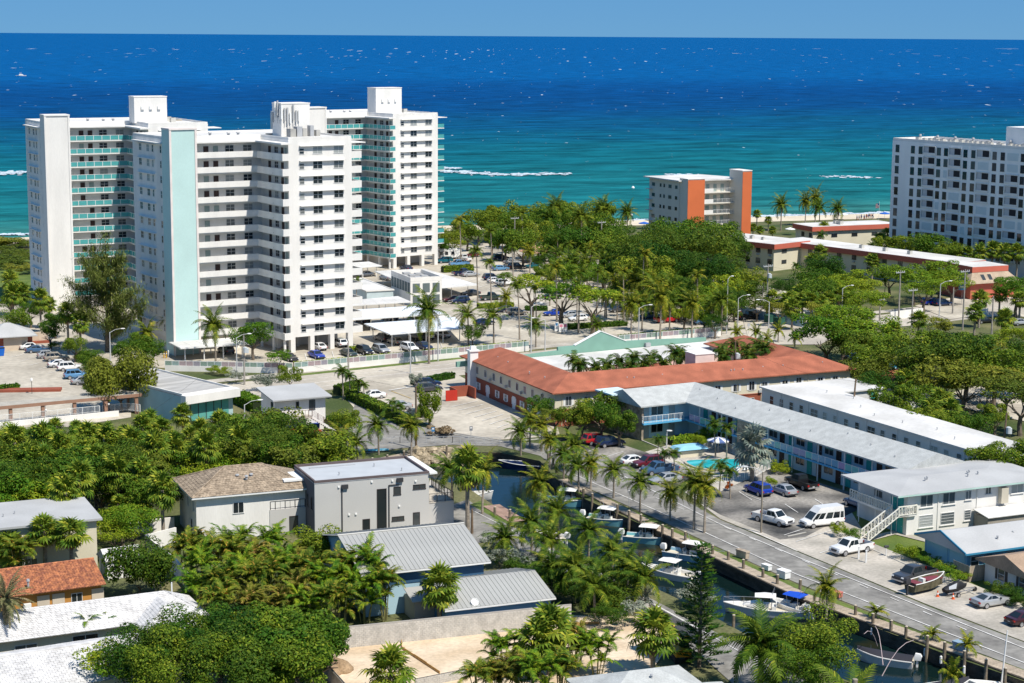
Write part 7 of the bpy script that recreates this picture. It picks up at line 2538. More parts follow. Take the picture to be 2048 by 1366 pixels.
def fan(seed, r_=1.0, pet=1.1, n=15):
 r = random.Random(seed)
 mb = MB()
 pts = [Vector((0, 0, 0)), Vector((pet * .55, 0, pet * .18)), Vector((pet, 0, pet * .16))]
 mb.path(pts, [.03, .022, .018], 4)
 c = pts[-1]
 for i in range(n):
  t = R(-145 + 290 * i / (n - 1))
  l = r_ * (1.0 - .28 * abs(t) / 2.53) * r.uniform(.9, 1.08)
  d = Vector((math.cos(t), math.sin(t), 0))
  nn = Vector((-d.y, d.x, 0))
  w_ = r_ * .105
  m = c + d * l * .6 + Vector((0, 0, .04 + .05 * (i % 2)))
  e = c + d * l + Vector((0, 0, -.28 * l * r.uniform(.6, 1.3)))
  mb.add([c, m - nn * w_, e, m + nn * w_], [(0, 1, 2, 3)])
 return mb

WIND = R(165)

def palm_proto(name, seed, H_, nf, L, ll, lm, a_hi, a_lo, droop, lean, r0, ttop, nfr=9, dead=0, wind=.45, meshes=None, crownshaft=None):
 """trunk with single fronds in a spiral"""
 r = random.Random(seed)
 t = T(name, '', '')
 tp = Vector((lean * math.cos(seed), lean * math.sin(seed), H_))
 MB().path([(0, 0, -.3), (tp.x * .2, tp.y * .2, H_ * .33), (tp.x * .55, tp.y * .55, H_ * .68), tuple(tp)], [r0 * 1.35, r0, r0 * .85, ttop], 8).build('trunk', PTRUNK, t, 60)
 if crownshaft:
  MB().path([tuple(tp - Vector((0, 0, .1))), tuple(tp + Vector((0, 0, .8)))], [ttop * 1.15, ttop * .6], 8).build('crownshaft', crownshaft, t, 60)
  tp = tp + Vector((0, 0, .7))
 ms = meshes or [frond(L, nfr, .0, droop * k, ll, seed * 5 + i, .17 if L > 3 else .13).mesh('frond', lm) for i, k in enumerate((.75, 1.0, 1.3))]
 for i in range(nf):
  f = i / max(1, nf - 1)
  az = i * 2.39996 + r.uniform(-.2, .2)
  az += wind * math.sin(WIND - az)
  el = a_hi + (a_lo - a_hi) * f ** .9 + r.uniform(-.09, .09)
  el += .18 * wind * math.cos(WIND - az) * -1
  k = min(2, int(f * 3))
  put('frond', ms[k], t, tp, 0, Matrix(((1, 0, 0), (0, 1, 0), (0, 0, 1))).to_euler() if False else (Matrix.Rotation(az, 3, 'Z') @ Matrix.Rotation(-el, 3, 'Y') @ Matrix.Rotation(r.uniform(-.3, .3), 3, 'X')).to_euler(), r.uniform(.85, 1.1))
 for i in range(dead):
  az = r.uniform(0, 6.28)
  if 'dead' not in WC:
   WC['dead'] = frond(2.6, 7, 0, .9, .5, 3, .2).mesh('dead_frond', DEAD)
  put('dead_frond', WC['dead'], t, tp - Vector((0, 0, .2)), 0, (Matrix.Rotation(az, 3, 'Z') @ Matrix.Rotation(R(55), 3, 'Y')).to_euler())
 return Proto(t)

def fan_proto(name, seed, H_, nl, r_, lm, skirt=0, tr=.18, pet=1.1):
 r = random.Random(seed)
 t = T(name, '', '')
 MB().path([(0, 0, -.3), (.06, .03, H_ * .5), (.0, .05, H_)], [tr * 1.2, tr, tr * 1.05], 8).build('trunk', PTRUNK, t, 60)
 key = ('fan', lm.name, r_, pet)
 if key not in WC:
  WC[key] = [fan(seed + i, r_, pet).mesh('fan_leaf', lm) for i in range(3)]
 for i in range(nl):
  f = i / (nl - 1)
  az = i * 2.39996
  el = R(80) - R(135) * f + r.uniform(-.15, .15)
  put('fan_leaf', WC[key][i % 3], t, (0, 0.05, H_ - .1), 0, (Matrix.Rotation(az, 3, 'Z') @ Matrix.Rotation(-el, 3, 'Y') @ Matrix.Rotation(r.uniform(-.5, .5), 3, 'X')).to_euler(), r.uniform(.85, 1.12))
 if skirt:
  if 'fandead' not in WC:
   WC['fandead'] = fan(99, .85, .7).mesh('dead_leaf', DEAD)
  for i in range(skirt):
   put('dead_leaf', WC['fandead'], t, (0, .05, H_ - .35), 0, (Matrix.Rotation(i * 2.4, 3, 'Z') @ Matrix.Rotation(R(62) + r.uniform(-.2, .2), 3, 'Y')).to_euler())
 return Proto(t)

def clump_proto(name, seed, stems, H_, lm, L=2.3):
 r = random.Random(seed)
 t = T(name, '', '')
 ms = [frond(L, 7, 0, 1.5 * k, .62, seed + i, .15, .5, .75).mesh('frond', lm) for i, k in enumerate((.8, 1.15))]
 for s in range(stems):
  a, d = r.uniform(0, 6.28), r.uniform(.1, .8)
  b = Vector((math.cos(a) * d * .6, math.sin(a) * d * .6, -.2))
  h = H_ * r.uniform(.55, 1.0)
  e = Vector((math.cos(a) * d * 1.9, math.sin(a) * d * 1.9, h))
  MB().path([tuple(b), tuple((b + e) / 2 + Vector((0, 0, .2))), tuple(e)], [.07, .055, .05], 5).build('stem', mat('areca_stem', (.26, .25, .10), var=.3), t)
  for i in range(7):
   az, el = i * 2.4 + s, R(68) - R(62) * i / 6 + r.uniform(-.12, .12)
   put('frond', ms[i % 2], t, e, 0, (Matrix.Rotation(az, 3, 'Z') @ Matrix.Rotation(-el, 3, 'Y')).to_euler(), r.uniform(.8, 1.1))
 return Proto(t)

CSHAFT = mat('crownshaft_green', (.14, .22, .06), var=.15)
PR = {
 'coco': [palm_proto('coconut_palm', 11, 7.0, 21, 4.3, 1.0, PALM, R(78), R(-42), 1.15, .9, .16, .12, dead=1), palm_proto('coconut_palm', 14, 7.0, 19, 4.4, 1.0, PALMY, R(75), R(-48), 1.3, 1.3, .16, .12, dead=2),
    palm_proto('coconut_palm', 17, 7.0, 23, 4.2, .95, PALM, R(80), R(-35), 1.2, .5, .17, .13, dead=0)],
 'slim': [palm_proto('slim_palm', 21, 11.0, 15, 2.5, .75, PALM, R(70), R(-38), 1.4, .5, .15, .11, 7, wind=.3), palm_proto('slim_palm', 22, 11.0, 15, 2.6, .8, PALMY, R(66), R(-45), 1.5, .3, .16, .11, 7, dead=2, wind=.3)],
 'royal': [palm_proto('royal_palm', 25, 6.0, 21, 4.0, 1.05, PALM, R(72), R(-32), 1.35, .2, .26, .2, 10, wind=.12, crownshaft=CSHAFT)],
 'adon': [palm_proto('christmas_palm', 31, 4.5, 13, 2.0, .72, PALMD, R(66), R(-28), 1.9, .25, .11, .08, 7, wind=.1, crownshaft=CSHAFT), palm_proto('christmas_palm', 33, 4.5, 14, 2.1, .75, PALMD, R(64), R(-34), 1.8, .4, .11, .08, 7, wind=.1, crownshaft=CSHAFT)],
 'young': [palm_proto('young_palm', 41, 1.6, 11, 2.0, .6, PALMY, R(75), R(-12), 1.3, .1, .12, .1, 7, wind=.2)],
 'date': [palm_proto('date_palm', 45, 3.4, 34, 2.9, .5, PALM, R(82), R(-40), .9, .1, .3, .28, 9, wind=.05)],
 'dust': [palm_proto('dusty_date_palm', 47, 6.5, 36, 3.6, .42, leafmat('dusty_frond', (.12, .13, .05), (.26, .24, .11), (.36, .30, .16)), R(82), R(-52), .9, .1, .3, .28, 9, wind=.05)],
 'fan': [fan_proto('cabbage_palm', 51, 5.0, 30, 1.05, FAN, 6), fan_proto('cabbage_palm', 53, 5.0, 34, 1.0, FAN, 12)],
 'bism': [fan_proto('silver_fan_palm', 57, 4.2, 30, 1.5, BISM, 8, .26, 1.7)],
 'areca': [clump_proto('areca_palm', 61, 8, 4.2, leafmat('areca_brown', (.10, .125, .012), (.225, .225, .03), (.46, .32, .09))), clump_proto('areca_palm', 63, 7, 4.6, leafmat('areca_leaf', (.07, .125, .010), (.17, .23, .02), (.46, .34, .05))), clump_proto('areca_palm', 67, 7, 4.4, LEAFB)],
}
NATH = {'coco': 7.4, 'slim': 11.2, 'royal': 7.0, 'adon': 5.2, 'young': 2.0, 'date': 3.6, 'dust': 6.6, 'fan': 5.0, 'bism': 4.4, 'areca': 4.2}

def palm(kind, u, v, h, label, group, s=None, k=None, cat='palm tree'):
 """crown seen at (u, v), at height h"""
 pr = PR[kind]
 i = (int(u * 3 + v * 5) if k is None else k) % len(pr)
 o = pr[i].get()
 p = G(u, v, h)
 o.location = (p.x, p.y, 0)
 o.rotation_euler = (0, 0, 0 if kind in ('coco',) else (u * .37 + v * .11) % 6.28)
 hs_ = h / NATH[kind]
 ws = s if s else max(.7, min(1.35, hs_ ** .5))
 o.scale = (ws, ws, hs_)
 # fronds keep their shape when only the trunk is longer
 if abs(hs_ / ws - 1) > .25 and kind in ('coco', 'slim', 'royal', 'adon', 'fan', 'bism', 'date', 'dust'):
  o.scale = (ws, ws, ws)
  f = hs_ / ws
  top = None
  for c in o.children:
   if c.name.startswith('trunk'):
    c.scale = (1, 1, f)
  for c in o.children:
   if not c.name.startswith('trunk'):
    c.location.z = c.location.z + (NATH[kind] - .4) * (f - 1)
 o['label'], o['category'], o['group'] = label, cat, group
 return o

def palms(kind, h, group, fmt, spots, **kw):
 spots = sorted(spots)
 n = len(spots)
 for i, sp in enumerate(spots):
  palm(kind, sp[0], sp[1], sp[2] if len(sp) > 2 else h, fmt.format(o=ordn(i, n)) if n > 1 else fmt.format(o=''), group, **kw)

def trees(kind, r, group, fmt, spots, **kw):
 spots = sorted(spots)
 n = len(spots)
 for i, sp in enumerate(spots):
  tree(kind.split(',')[(i * 5 + i // 3) % len(kind.split(','))], sp[0], sp[1], sp[2] if len(sp) > 2 else r, fmt.format(o=ordn(i, n)) if n > 1 else fmt, group=group, **kw)

# beach trees
trees('grape,broad,grape,bright', 5, 'sea grape thicket by the beach', 'bushy sea grape by the beach, {o} in the thicket', [(905, 478, 4.5), (935, 462, 5), (958, 447, 5.5), (985, 470, 5), (1010, 440, 6), (1035, 452, 6), (1050, 432, 6), (1085, 436, 6), (1075, 470, 6),
  (1120, 450, 6.5), (1145, 430, 6), (1170, 455, 6.5), (1195, 432, 6), (1215, 462, 6), (1240, 478, 5), (1265, 490, 5), (1010, 480, 5), (1045, 490, 5.5), (1110, 486, 5.5), (1150, 488, 6), (1190, 490, 6), (1225, 505, 5.5), (880, 492, 3)], flat=.95)
trees('dark,broad,fine,dark', 6, 'dark trees left of the mid-rise', 'dense dark tree in the wood by the mid-rise, {o}', [(1262, 520, 7), (1300, 490, 8), (1335, 478, 8), (1330, 530, 8), (1375, 500, 8), (1395, 470, 7), (1420, 505, 8), (1440, 478, 7), (1465, 500, 6), (1370, 545, 7), (1415, 550, 7), (1290, 550, 7), (1455, 545, 6)], flat=.9)
trees('broad,bright,fine', 5, 'green trees round the lawn', 'rounded green tree by the lawn, {o}', [(1345, 575, 5), (1385, 580, 5), (1425, 585, 5), (1460, 575, 5), (1490, 560, 5), (1510, 585, 3.5), (1570, 575, 4), (1590, 600, 4), (1625, 560, 5), (1650, 540, 6), (1640, 585, 5), (1680, 575, 5), (1700, 560, 5)], flat=.85)
trees('bright', 5, 'bright trees on the right', 'bright yellow green tree on the right, {o}', [(1652, 545, 5), (1780, 548, 5), (1830, 552, 6), (1880, 545, 6), (1905, 562, 5), (1850, 575, 5), (1720, 575, 5), (1735, 600, 5), (1655, 660, 7), (1690, 640, 7), (1725, 660, 7), (1760, 690, 5), (2035, 575, 6), (2000, 700, 5), (2030, 670, 4)], flat=.65)
trees('dark,olive,broad,fine', 5, 'shady trees behind the motels', 'dark shady tree behind the motels, {o}', [(1700, 690, 5), (1740, 720, 5), (1830, 700, 6), (1870, 720, 7), (1900, 700, 6), (1935, 715, 7), (1970, 700, 5), (1810, 735, 5), (1880, 755, 6), (1760, 775, 4), (1720, 745, 4), (1990, 735, 6), (2040, 720, 6)], flat=.8)
trees('olive', 5, 'thin olive trees at the right edge', 'thin olive canopied tree with grey limbs, {o}', [(1930, 760, 5), (1975, 770, 6), (2015, 760, 6), (2045, 790, 5), (1900, 690, 5), (1880, 650, 4)], flat=.55, h=6.5)
trees('broad', 4, 'green shrubs behind the white motel', 'green shrub behind the white motel, {o}', [(1790, 830, 3), (1825, 855, 3), (1860, 845, 3.5), (1905, 850, 3), (1850, 800, 4), (1780, 800, 4), (1950, 850, 3), (1990, 830, 3), (1930, 915, 2.5), (1975, 925, 4), (2020, 920, 4.5), (2045, 945, 3)], flat=.85)
trees('sparse', 6, 'branching car park trees', 'spreading car park tree with dark forked limbs, {o} of three', [(1062, 568, 6), (1125, 583, 6), (1185, 592, 6.5)], h=8.0, flat=.7)
for u, v, r in ((1062, 560, 5.2), (1128, 572, 5.4), (1192, 580, 5.6)):
 p = G(u, v + 12, 8.3)
palms('coco', 7, 'coconut palms deep in the beach car park', 'coconut palm deep in the beach car park, {o}', [(1005, 478, 6), (1060, 500, 6), (1090, 505, 6), (1100, 560, 6), (1145, 520, 7), (1175, 520, 7), (1210, 520, 7), (1230, 560, 6), (1235, 595, 5), (1270, 560, 7), (1300, 530, 8), (1310, 570, 8), (1340, 600, 7), (1210, 590, 5), (1150, 510, 6), (1120, 505, 6)])
trees('bright,broad,fine', 3, 'small trees among the beach lot cars', 'small tree among the beach lot cars, {o}', [(1090, 520, 3.5), (1130, 530, 3.5), (1170, 530, 3.5), (1220, 535, 3.5), (1010, 552, 2), (1250, 565, 3), (1300, 590, 3), (1330, 612, 3), (1370, 625, 3), (1410, 632, 3), (1430, 645, 2.6), (1445, 612, 3.5)], flat=.85)
trees('broad,bright,dark,olive,fine', 4, 'grove behind the painted fence', 'tree in the grove behind the beach lot, {o}', [(1100, 540, 3.5), (1125, 548, 4), (1155, 545, 4), (1180, 555, 4), (1205, 545, 4), (1235, 540, 4.5), (1250, 520, 5), (1275, 540, 4.5), (1240, 580, 3), (1285, 580, 4), (1305, 560, 4.5), (1330, 575, 4.5), (1350, 600, 4), (1370, 595, 4.5), (1395, 605, 4), (1415, 590, 4.5), (1440, 595, 4), (1455, 620, 3.5), (1310, 605, 3), (1085, 545, 3), (1470, 600, 4), (1490, 585, 4), (1515, 610, 3), (1560, 618, 3), (1640, 625, 3.5), (1345, 548, 4.5), (1260, 600, 3)], flat=.85)
# tower side
t = T('casuarina_tree', 'tall wispy casuarina in front of the left white tower', 'tree', (*G(214, 704)[:2], 0), 0)
mb = MB()
r = random.Random(4)
brs = []
for i in range(38):
 a = r.uniform(0, 6.28)
 z = 1.5 + i * .44
 l = (10.0 - i * .15) * r.uniform(.45, 1.1)
 e = (math.cos(a) * l, math.sin(a) * l, z + l * r.uniform(.45, .9))
 brs.append((z, e, l))
 mb.path([(0, 0, z), (e[0] * .5, e[1] * .5, z + (e[2] - z) * .4), e], [.13, .08, .02], 5)
mb.path([(0, 0, -.3), (.3, .1, 8), (0, .3, 15), (.4, 0, 21)], [.42, .3, .2, .05], 8)
mb.build('trunk', TRUNK, t)
lf = MB()
brs += [(6, (.4, 0, 22.5), 12), (8, (-2.5, 1, 20), 9), (8, (3.4, -1, 19.5), 9)]
for z, e, l in brs:
 for q in range(int(120 * l)):
  f = r.uniform(.3, 1.04)
  p = Vector((e[0] * f, e[1] * f, z + (e[2] - z) * (f * .7 + f * f * .3))) + Vector((r.gauss(0, .65), r.gauss(0, .65), r.gauss(0, .55)))
  d = Vector((r.gauss(-.4, .5), r.gauss(0, .5), r.gauss(-.35, .55))).normalized() * r.uniform(.5, 1.15)
  s = Vector((-d.y, d.x, .2)).normalized() * .075
  lf.add([p - s, p + s, p + d], [(0, 1, 2)])
lf.build('needles', CASU, t, kind=None)
tree('dome', 240, 760, 6.4, 'big round dark olive tree beside the left lot', flat=1.2, h=5.2)
tree('bright', 506, 668, 4.2, 'bright green tree before the front tower gallery', flat=.95, h=5.0)
tree('sparse', 558, 712, 2.9, 'thin flowering tree by the fence below the front tower', flat=.8, h=3.2)
tree('broad', 580, 752, 2.6, 'dark green bush tree at the roadside left of the lamp', flat=.95, h=2.4)
tree('silver', 530, 762, 2.7, 'silver grey shrub by the roadside utility pole', flat=.75, h=1.8, cat='shrub')
tree('silver', 472, 752, 2.0, 'silver grey shrub above the gym roof', flat=.7, h=1.4, cat='shrub')
tree('broad', 945, 665, 2.8, 'bushy tree at the foot of the fence palm', flat=.85, h=2.6)
trees('broad', 3, 'trees at the foot of the left tower', 'leafy tree at the foot of the left tower, {o}', [(110, 640, 3), (100, 660, 3), (60, 620, 3), (30, 640, 3.5), (150, 690, 2.5), (180, 715, 2.5), (200, 735, 2.5), (280, 690, 3.5), (300, 700, 3), (255, 700, 3), (20, 600, 3)], flat=.85)
trees('bright', 2, 'bright shrubs by the drive', 'bright clipped shrub by the left lot drive, {o}', [(108, 690, 1.4), (160, 715, 1.4), (175, 735, 1.5), (190, 755, 2.0), (445, 742, 1.7), (425, 738, 1.4), (190, 780, 2.2)], flat=.7, h=.9, cat='shrub', trunk=False, name='clipped_shrub')
trees('olive', 6, 'dune scrub at the far left', 'yellow green dune scrub, {o} clump', [(-10, 484, 6), (14, 484, 6), (36, 484, 6), (52, 487, 5), (-10, 500, 6), (15, 505, 6), (35, 508, 5), (50, 515, 4), (10, 525, 6), (40, 535, 5), (-20, 520, 6)], flat=.35, h=1.5, cat='shrub', trunk=False, name='dune_scrub')
# office zone and left jungle
trees('broad,bright,broad,olive,fine,dark', 4, 'jungle between the pergola and the houses', 'green tree in the jungle left of the brown roof house, {o}', [(20, 915, 4.5), (55, 905, 4.5), (95, 900, 4), (135, 890, 4.5), (180, 905, 5), (225, 930, 5), (150, 945, 5), (95, 950, 5), (40, 960, 5.5), (5, 950, 5), (200, 965, 4.5), (250, 965, 4.5), (290, 935, 4.5), (335, 925, 4), (375, 915, 4), (300, 985, 4), (110, 985, 4)], flat=.8)
trees('bright', 4, 'bright crowns in the left jungle', 'bright green crown in the left jungle, {o}', [(10, 875, 3.5), (60, 985, 4.5), (-5, 985, 5), (215, 900, 3.5), (250, 910, 3.5), (430, 925, 3.5), (395, 935, 3.5), (465, 930, 3.5), (20, 1000, 4), (265, 1045, 3.4), (230, 1065, 2.6), (245, 1030, 3.0)], flat=.8)
trees('olive,broad,fine,bright', 5, 'trees before the office', 'green tree in front of the office, {o}', [(470, 880, 4.5), (510, 865, 5), (545, 850, 5), (575, 880, 5), (530, 905, 5), (490, 915, 4.5), (450, 905, 4), (600, 925, 4.5), (420, 880, 3.5), (555, 915, 4.5)], flat=.85)
tree('grape', 645, 903, 5.4, 'broad sea grape dome above the grey cube house', flat=.75, h=5.0)
tree('broad', 690, 842, 2.6, 'small tree at the driveway edge right of the office', flat=.9, h=3.0)
tree('grape', 858, 815, 2.0, 'tall upright young tree at the motel lot entrance', flat=2.2, h=3.0)
tree('sparse', 880, 862, 2.4, 'heap of brown dead palm fronds at the lot entrance', flat=.55, h=.7, cat='debris', trunk=False, name='frond_heap').children[0].data = crown(91, 1400, 9, .16, .6, .7).mesh('fronds', DEAD)
tree('ddome', 278, 1140, 4.0, 'round dark green tree between cottage and garden wall', flat=1.25, h=3.0)
tree('grape', 640, 1092, 3.4, 'dark sea grape bush behind the upper metal roof', flat=.8, h=3.6)
trees('fine,fineg,fine', 5, 'large trees along the bottom left', 'large fine leaved tree along the bottom left, {o}', [(290, 1315, 4.2), (340, 1292, 4.4), (395, 1272, 4.6), (440, 1290, 4.6), (365, 1335, 5.0), (460, 1330, 5)], flat=.9, h=5.2)
trees('sparse', 3, 'flowering shrub at the bottom left', 'thin flowering branches over the white roof, {o}', [(205, 1322, 3.2), (255, 1335, 3.4)], flat=.8, h=4.2)
trees('grape', 4, 'bright sea grape by the plot', 'bright sea grape beside the building plot, {o}', [(530, 1270, 4), (575, 1250, 4.2), (620, 1262, 4.2), (590, 1300, 4.6), (640, 1295, 3.2), (540, 1325, 4), (610, 1330, 3.6)], flat=.9, h=4.6)
tree('mangrove', 1632, 1290, 5.3, 'big domed fine twigged green tree by the lower canal', flat=.85, h=4.2)
tree('mangrove', 1600, 1340, 4.0, 'second smaller dome of fine twigged green below the big one', flat=.85, h=3.2)
tree('bright', 1015, 1193, 1.3, 'small orange green bush before the lower metal roof', flat=1.0, h=1.6, cat='shrub')
trees('broad', 2, 'shrubs between the motels and canal', 'green shrub by the red motel wall, {o}', [(1080, 815, 2.6), (1110, 805, 2.4), (1165, 830, 3.4), (1205, 830, 3.4), (1230, 812, 3.4), (1240, 845, 3), (1135, 835, 2.6)], flat=.9)
trees('olive', 3, 'sparse shrubs at the motel wall', 'sparse olive shrub in front of the red motel, {o}', [(1155, 800, 3), (1190, 795, 3), (1290, 775, 2.4), (1330, 770, 2.4), (1355, 768, 2.4), (1110, 830, 2.4)], flat=.7, h=3.4)
trees('silver', 1.5, 'silver sea bushes on the left bank', 'silver grey sea bush on the left bank, {o}', [(985, 1080, 2.0), (1000, 1110, 2.4), (1060, 1130, 2.6), (1285, 1195, 2.4), (1380, 1185, 2.2), (1405, 1200, 1.8), (1270, 1225, 2.2)], flat=.75, h=1.5, cat='shrub')
trees('dark', 2.5, 'undergrowth below the left bank palms', 'dark undergrowth below the left bank palms, {o}', [(1040, 1140, 2.4), (1100, 1155, 2.4), (1150, 1175, 3), (1190, 1190, 3), (1230, 1200, 3), (1140, 1120, 2.5), (1200, 1140, 2.5), (1250, 1165, 2.5), (1220, 1230, 2.2)], flat=.7, h=1.5, cat='shrub', trunk=False, name='undergrowth')
trees('bright', 1.4, 'garden shrubs by the stair house', 'garden shrub near the stair house, {o}', [(1680, 1058, 1.3), (1705, 1068, 1.2), (1818, 1102, 1.8), (1560, 935, 1.7), (1545, 962, 1.1), (1400, 880, 1.6), (1415, 872, 1.8)], flat=.9, h=1.0, cat='shrub', trunk=False, name='garden_shrub')
trees('sparse', 1, 'croton hedge by the blue house', 'yellow croton bush along the blue house, {o}', [(1842, 1112, 1.3), (1862, 1122, 1.3), (1882, 1132, 1.3), (1900, 1142, 1.4), (1915, 1155, 1.5), (1930, 1150, 1.0)], flat=.9, h=.8, cat='shrub', trunk=False, name='croton_bush')
trees('dark', 1, 'dark shrubs at the cottage', 'dark spreading shrub below the cottage window, {o}', [(2000, 1180, 1.8), (2025, 1190, 1.8), (2045, 1203, 1.5)], flat=.7, h=.8, cat='shrub', trunk=False, name='low_shrub')
o = tree('sparse', 1458, 972, .9, 'round orange flowering shrub on the motel lawn', flat=.9, h=.7, cat='shrub', trunk=False, name='orange_shrub')
o.children[0].data = crown(71, 900, 6, .14, .7, .8).mesh('crown', leafmat('leaf_orange', (.32, .07, .015), (.48, .12, .02), (.20, .20, .03)))
trees('silver', 1.4, 'grey shrubs at the road bend', 'round grey shrub by the road, {o}', [(831, 757, 1.6)], flat=.9, h=1.6, cat='shrub', trunk=False, name='round_shrub')

# hedges: clipped boxes of leaves
HEDGE = {}

def hedge(label, u0, v0, u1, v1, w_=1.2, h=1.2, m=None, group='clipped hedges'):
 a, b = G(u0, v0), G(u1, v1)
 L = (b - a).length
 r = random.Random(int(u0))
 t = T('hedge', label, 'hedge', a, ang(a, b), group)
 mb = MB()
 for i in range(int(min(3800, (L * (w_ + 2 * h)) * 42))):
  x = r.uniform(0, L)
  k = r.random()
  if k < .5:
   y, z, n = r.uniform(0, w_), h, Vector((0, 0, 1))
  elif k < .85:
   y, z, n = 0, r.uniform(0, h), Vector((0, -1, 0))
  else:
   y, z, n = w_, r.uniform(0, h), Vector((0, 1, 0))
  p = Vector((x, y + r.gauss(0, .06), z + r.gauss(0, .07)))
  n = (n + Vector((r.gauss(0, .5), r.gauss(0, .5), r.gauss(.2, .5)))).normalized()
  q = n.orthogonal().normalized()
  s = n.cross(q)
  l = r.uniform(.12, .26)
  mb.add([p - q * l, p + s * l * .6, p + q * l, p - s * l * .6], [(0, 1, 2, 3)])
 mb.build('leaves', m or LEAF, t)
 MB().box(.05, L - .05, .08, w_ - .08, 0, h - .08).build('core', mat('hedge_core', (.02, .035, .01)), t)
 return t

hedge('long hedge behind the painted fence below the front tower', 590, 742, 1056, 698, .9, 1.5, LEAFB)
hedge('hedge behind the right painted fence', 1240, 686, 1440, 668, .9, 1.5, LEAFB)
hedge('dark clipped hedge along the drive from the road to the car lot', 690, 798, 812, 858, 2.0, 1.5)
hedge('upper end of the drive hedge by the road', 682, 792, 720, 782, 1.8, 1.6, LEAFD)
hedge('box hedge right of the office stair', 650, 858, 712, 852, 2.0, 1.6, LEAFD)
hedge('clipped hedge at the end of the beach lot row', 888, 546, 948, 542, 1.8, 1.6)
hedge('low hedge along the kerbed island near the navy SUV', 958, 618, 1028, 614, 1.6, 1.0)
hedge('low hedge at the kerb under the branching trees', 1130, 660, 1255, 652, 2.2, .9, LEAFD)
hedge('hedge under the branching trees on the car park island', 1050, 622, 1095, 622, 2, .9, LEAFD)
hedge('low bright hedge at the foot of the front tower', 703, 706, 738, 702, 1.6, 1.0, LEAFB)
hedge('hedge beside the bus stop at the motel end', 832, 772, 910, 757, 1.4, 1.0, LEAFD)
hedge('hedge strip along the left lot drive', 150, 715, 225, 768, 1.6, 1.2, LEAFD)
hedge('small clipped hedge in the brick planter', -5, 784, 40, 779, 1.3, .9, LEAF)
hedge('hedge behind the gym by the road', 462, 805, 505, 825, 2.5, 1.8, LEAFB)
hedge('bright hedge before the pool at the motel', 1345, 893, 1410, 882, 1.6, 1.0, LEAFB)

# palms
palms('slim', 12, 'slim palms in the beach car park', 'slim grey trunked palm in the beach car park, {o}', [(922, 437, 12.5), (984, 460, 10.5), (1047, 425, 12), (1027, 491, 9.5), (956, 498, 13), (983, 523, 10), (1136, 486, 9), (1118, 474, 9), (1181, 492, 9), (1200, 492, 9), (1286, 505, 13.5),
  (1115, 530, 14), (1040, 566, 11.6), (1073, 575, 7), (1158, 542, 13), (1194, 540, 10), (1155, 565, 9), (1249, 540, 11), (1214, 554, 9), (1397, 548, 11)])
palms('coco', 12, 'coconut palms standing above the beach thicket', 'tall coconut palm above the beach thicket, {o}', [(1113, 408, 13), (1163, 426, 12), (1208, 412, 13), (1255, 420, 9), (1100, 432, 10)])
palms('coco', 10, 'coconut palms on the sand right of the mid-rise', 'coconut palm on the sand right of the mid-rise, {o}', [(1563, 405, 9), (1612, 398, 9), (1632, 392, 10), (1640, 412, 8), (1676, 414, 8)])
palms('fan', 4, 'small palms at the beach motel', 'small palm by the beach motel roofs, {o}', [(1514, 428, 4), (1537, 440, 3.5), (1506, 455, 3.5), (1520, 460, 3.5), (1545, 460, 3.5), (1605, 462, 4), (1648, 458, 6), (1695, 455, 4), (1740, 450, 4)])
palms('coco', 7, 'coconut palms along the painted fence', 'coconut palm along the painted fence, {o}', [(937, 625, 6.5), (988, 625, 6.5), (1072, 645, 5), (1012, 590, 4), (1263, 602, 8.5), (1322, 587, 10), (1385, 602, 8), (1444, 594, 8), (1345, 570, 8), (1362, 590, 6), (1424, 606, 6), (1300, 560, 8), (1285, 600, 6.5)])
palms('slim', 8, 'palms on the side lawn', 'slim palm on the side lawn, {o}', [(1492, 556, 6.5), (1524, 560, 8), (1463, 540, 8)])
palms('date', 3, 'low feather palm at the lot kerb', 'low bushy feather palm on the kerbed lot corner', [(1193, 647, 3)])
palms('young', 2.5, 'young palms by the road right of the red motel', 'young palm by the road right of the red motel, {o}', [(1512, 660, 3), (1557, 655, 3), (1535, 672, 2.2), (1590, 672, 2.5), (1472, 660, 2.5)], s=1.0)
palms('coco', 7, 'coconut palms before the front tower', 'coconut palm in front of the towers, {o}', [(290, 662, 6), (430, 642, 8.5), (858, 612, 11)])
palms('slim', 6, 'slim palms against the mint shaft', 'slim palm near the front tower base, {o}', [(333, 640, 6), (379, 618, 8), (487, 602, 8.5), (712, 564, 5), (280, 625, 6)], s=.8)
palms('fan', 6, 'cabbage palms by the left tower', 'cabbage palm by the left tower, {o}', [(45, 588, 7), (80, 600, 7), (134, 625, 8), (160, 645, 6.5), (20, 560, 8), (25, 590, 7), (98, 610, 5)])
palms('fan', 5, 'cabbage palms before the gym', 'cabbage palm below the gym and pergola, {o}', [(300, 845, 5.5), (285, 855, 5.5), (325, 860, 5), (250, 870, 4), (155, 860, 4), (110, 855, 4), (70, 870, 4), (365, 830, 5), (400, 862, 5), (440, 848, 5.5), (455, 870, 4.5), (470, 855, 5), (380, 875, 4.5), (345, 880, 4), (200, 865, 4)])
palms('fan', 5, 'cabbage palms in the left jungle', 'cabbage palm among the trees of the left jungle, {o}', [(30, 885, 7), (85, 880, 7), (120, 900, 7), (175, 876, 6.5), (215, 882, 7), (265, 890, 7), (310, 900, 7), (350, 900, 6.5), (410, 895, 7), (90, 930, 7), (160, 960, 7), (325, 980, 6.5), (480, 885, 7), (55, 925, 7), (235, 945, 7), (285, 950, 6.5), (190, 920, 7.2), (130, 985, 6.5)], s=1.15)
palms('fan', 5, 'cabbage palms round the transformer pole', 'cabbage palm round the transformer pole, {o}', [(225, 985, 4), (260, 990, 4), (285, 1000, 4), (240, 1010, 3.5), (300, 965, 4)])
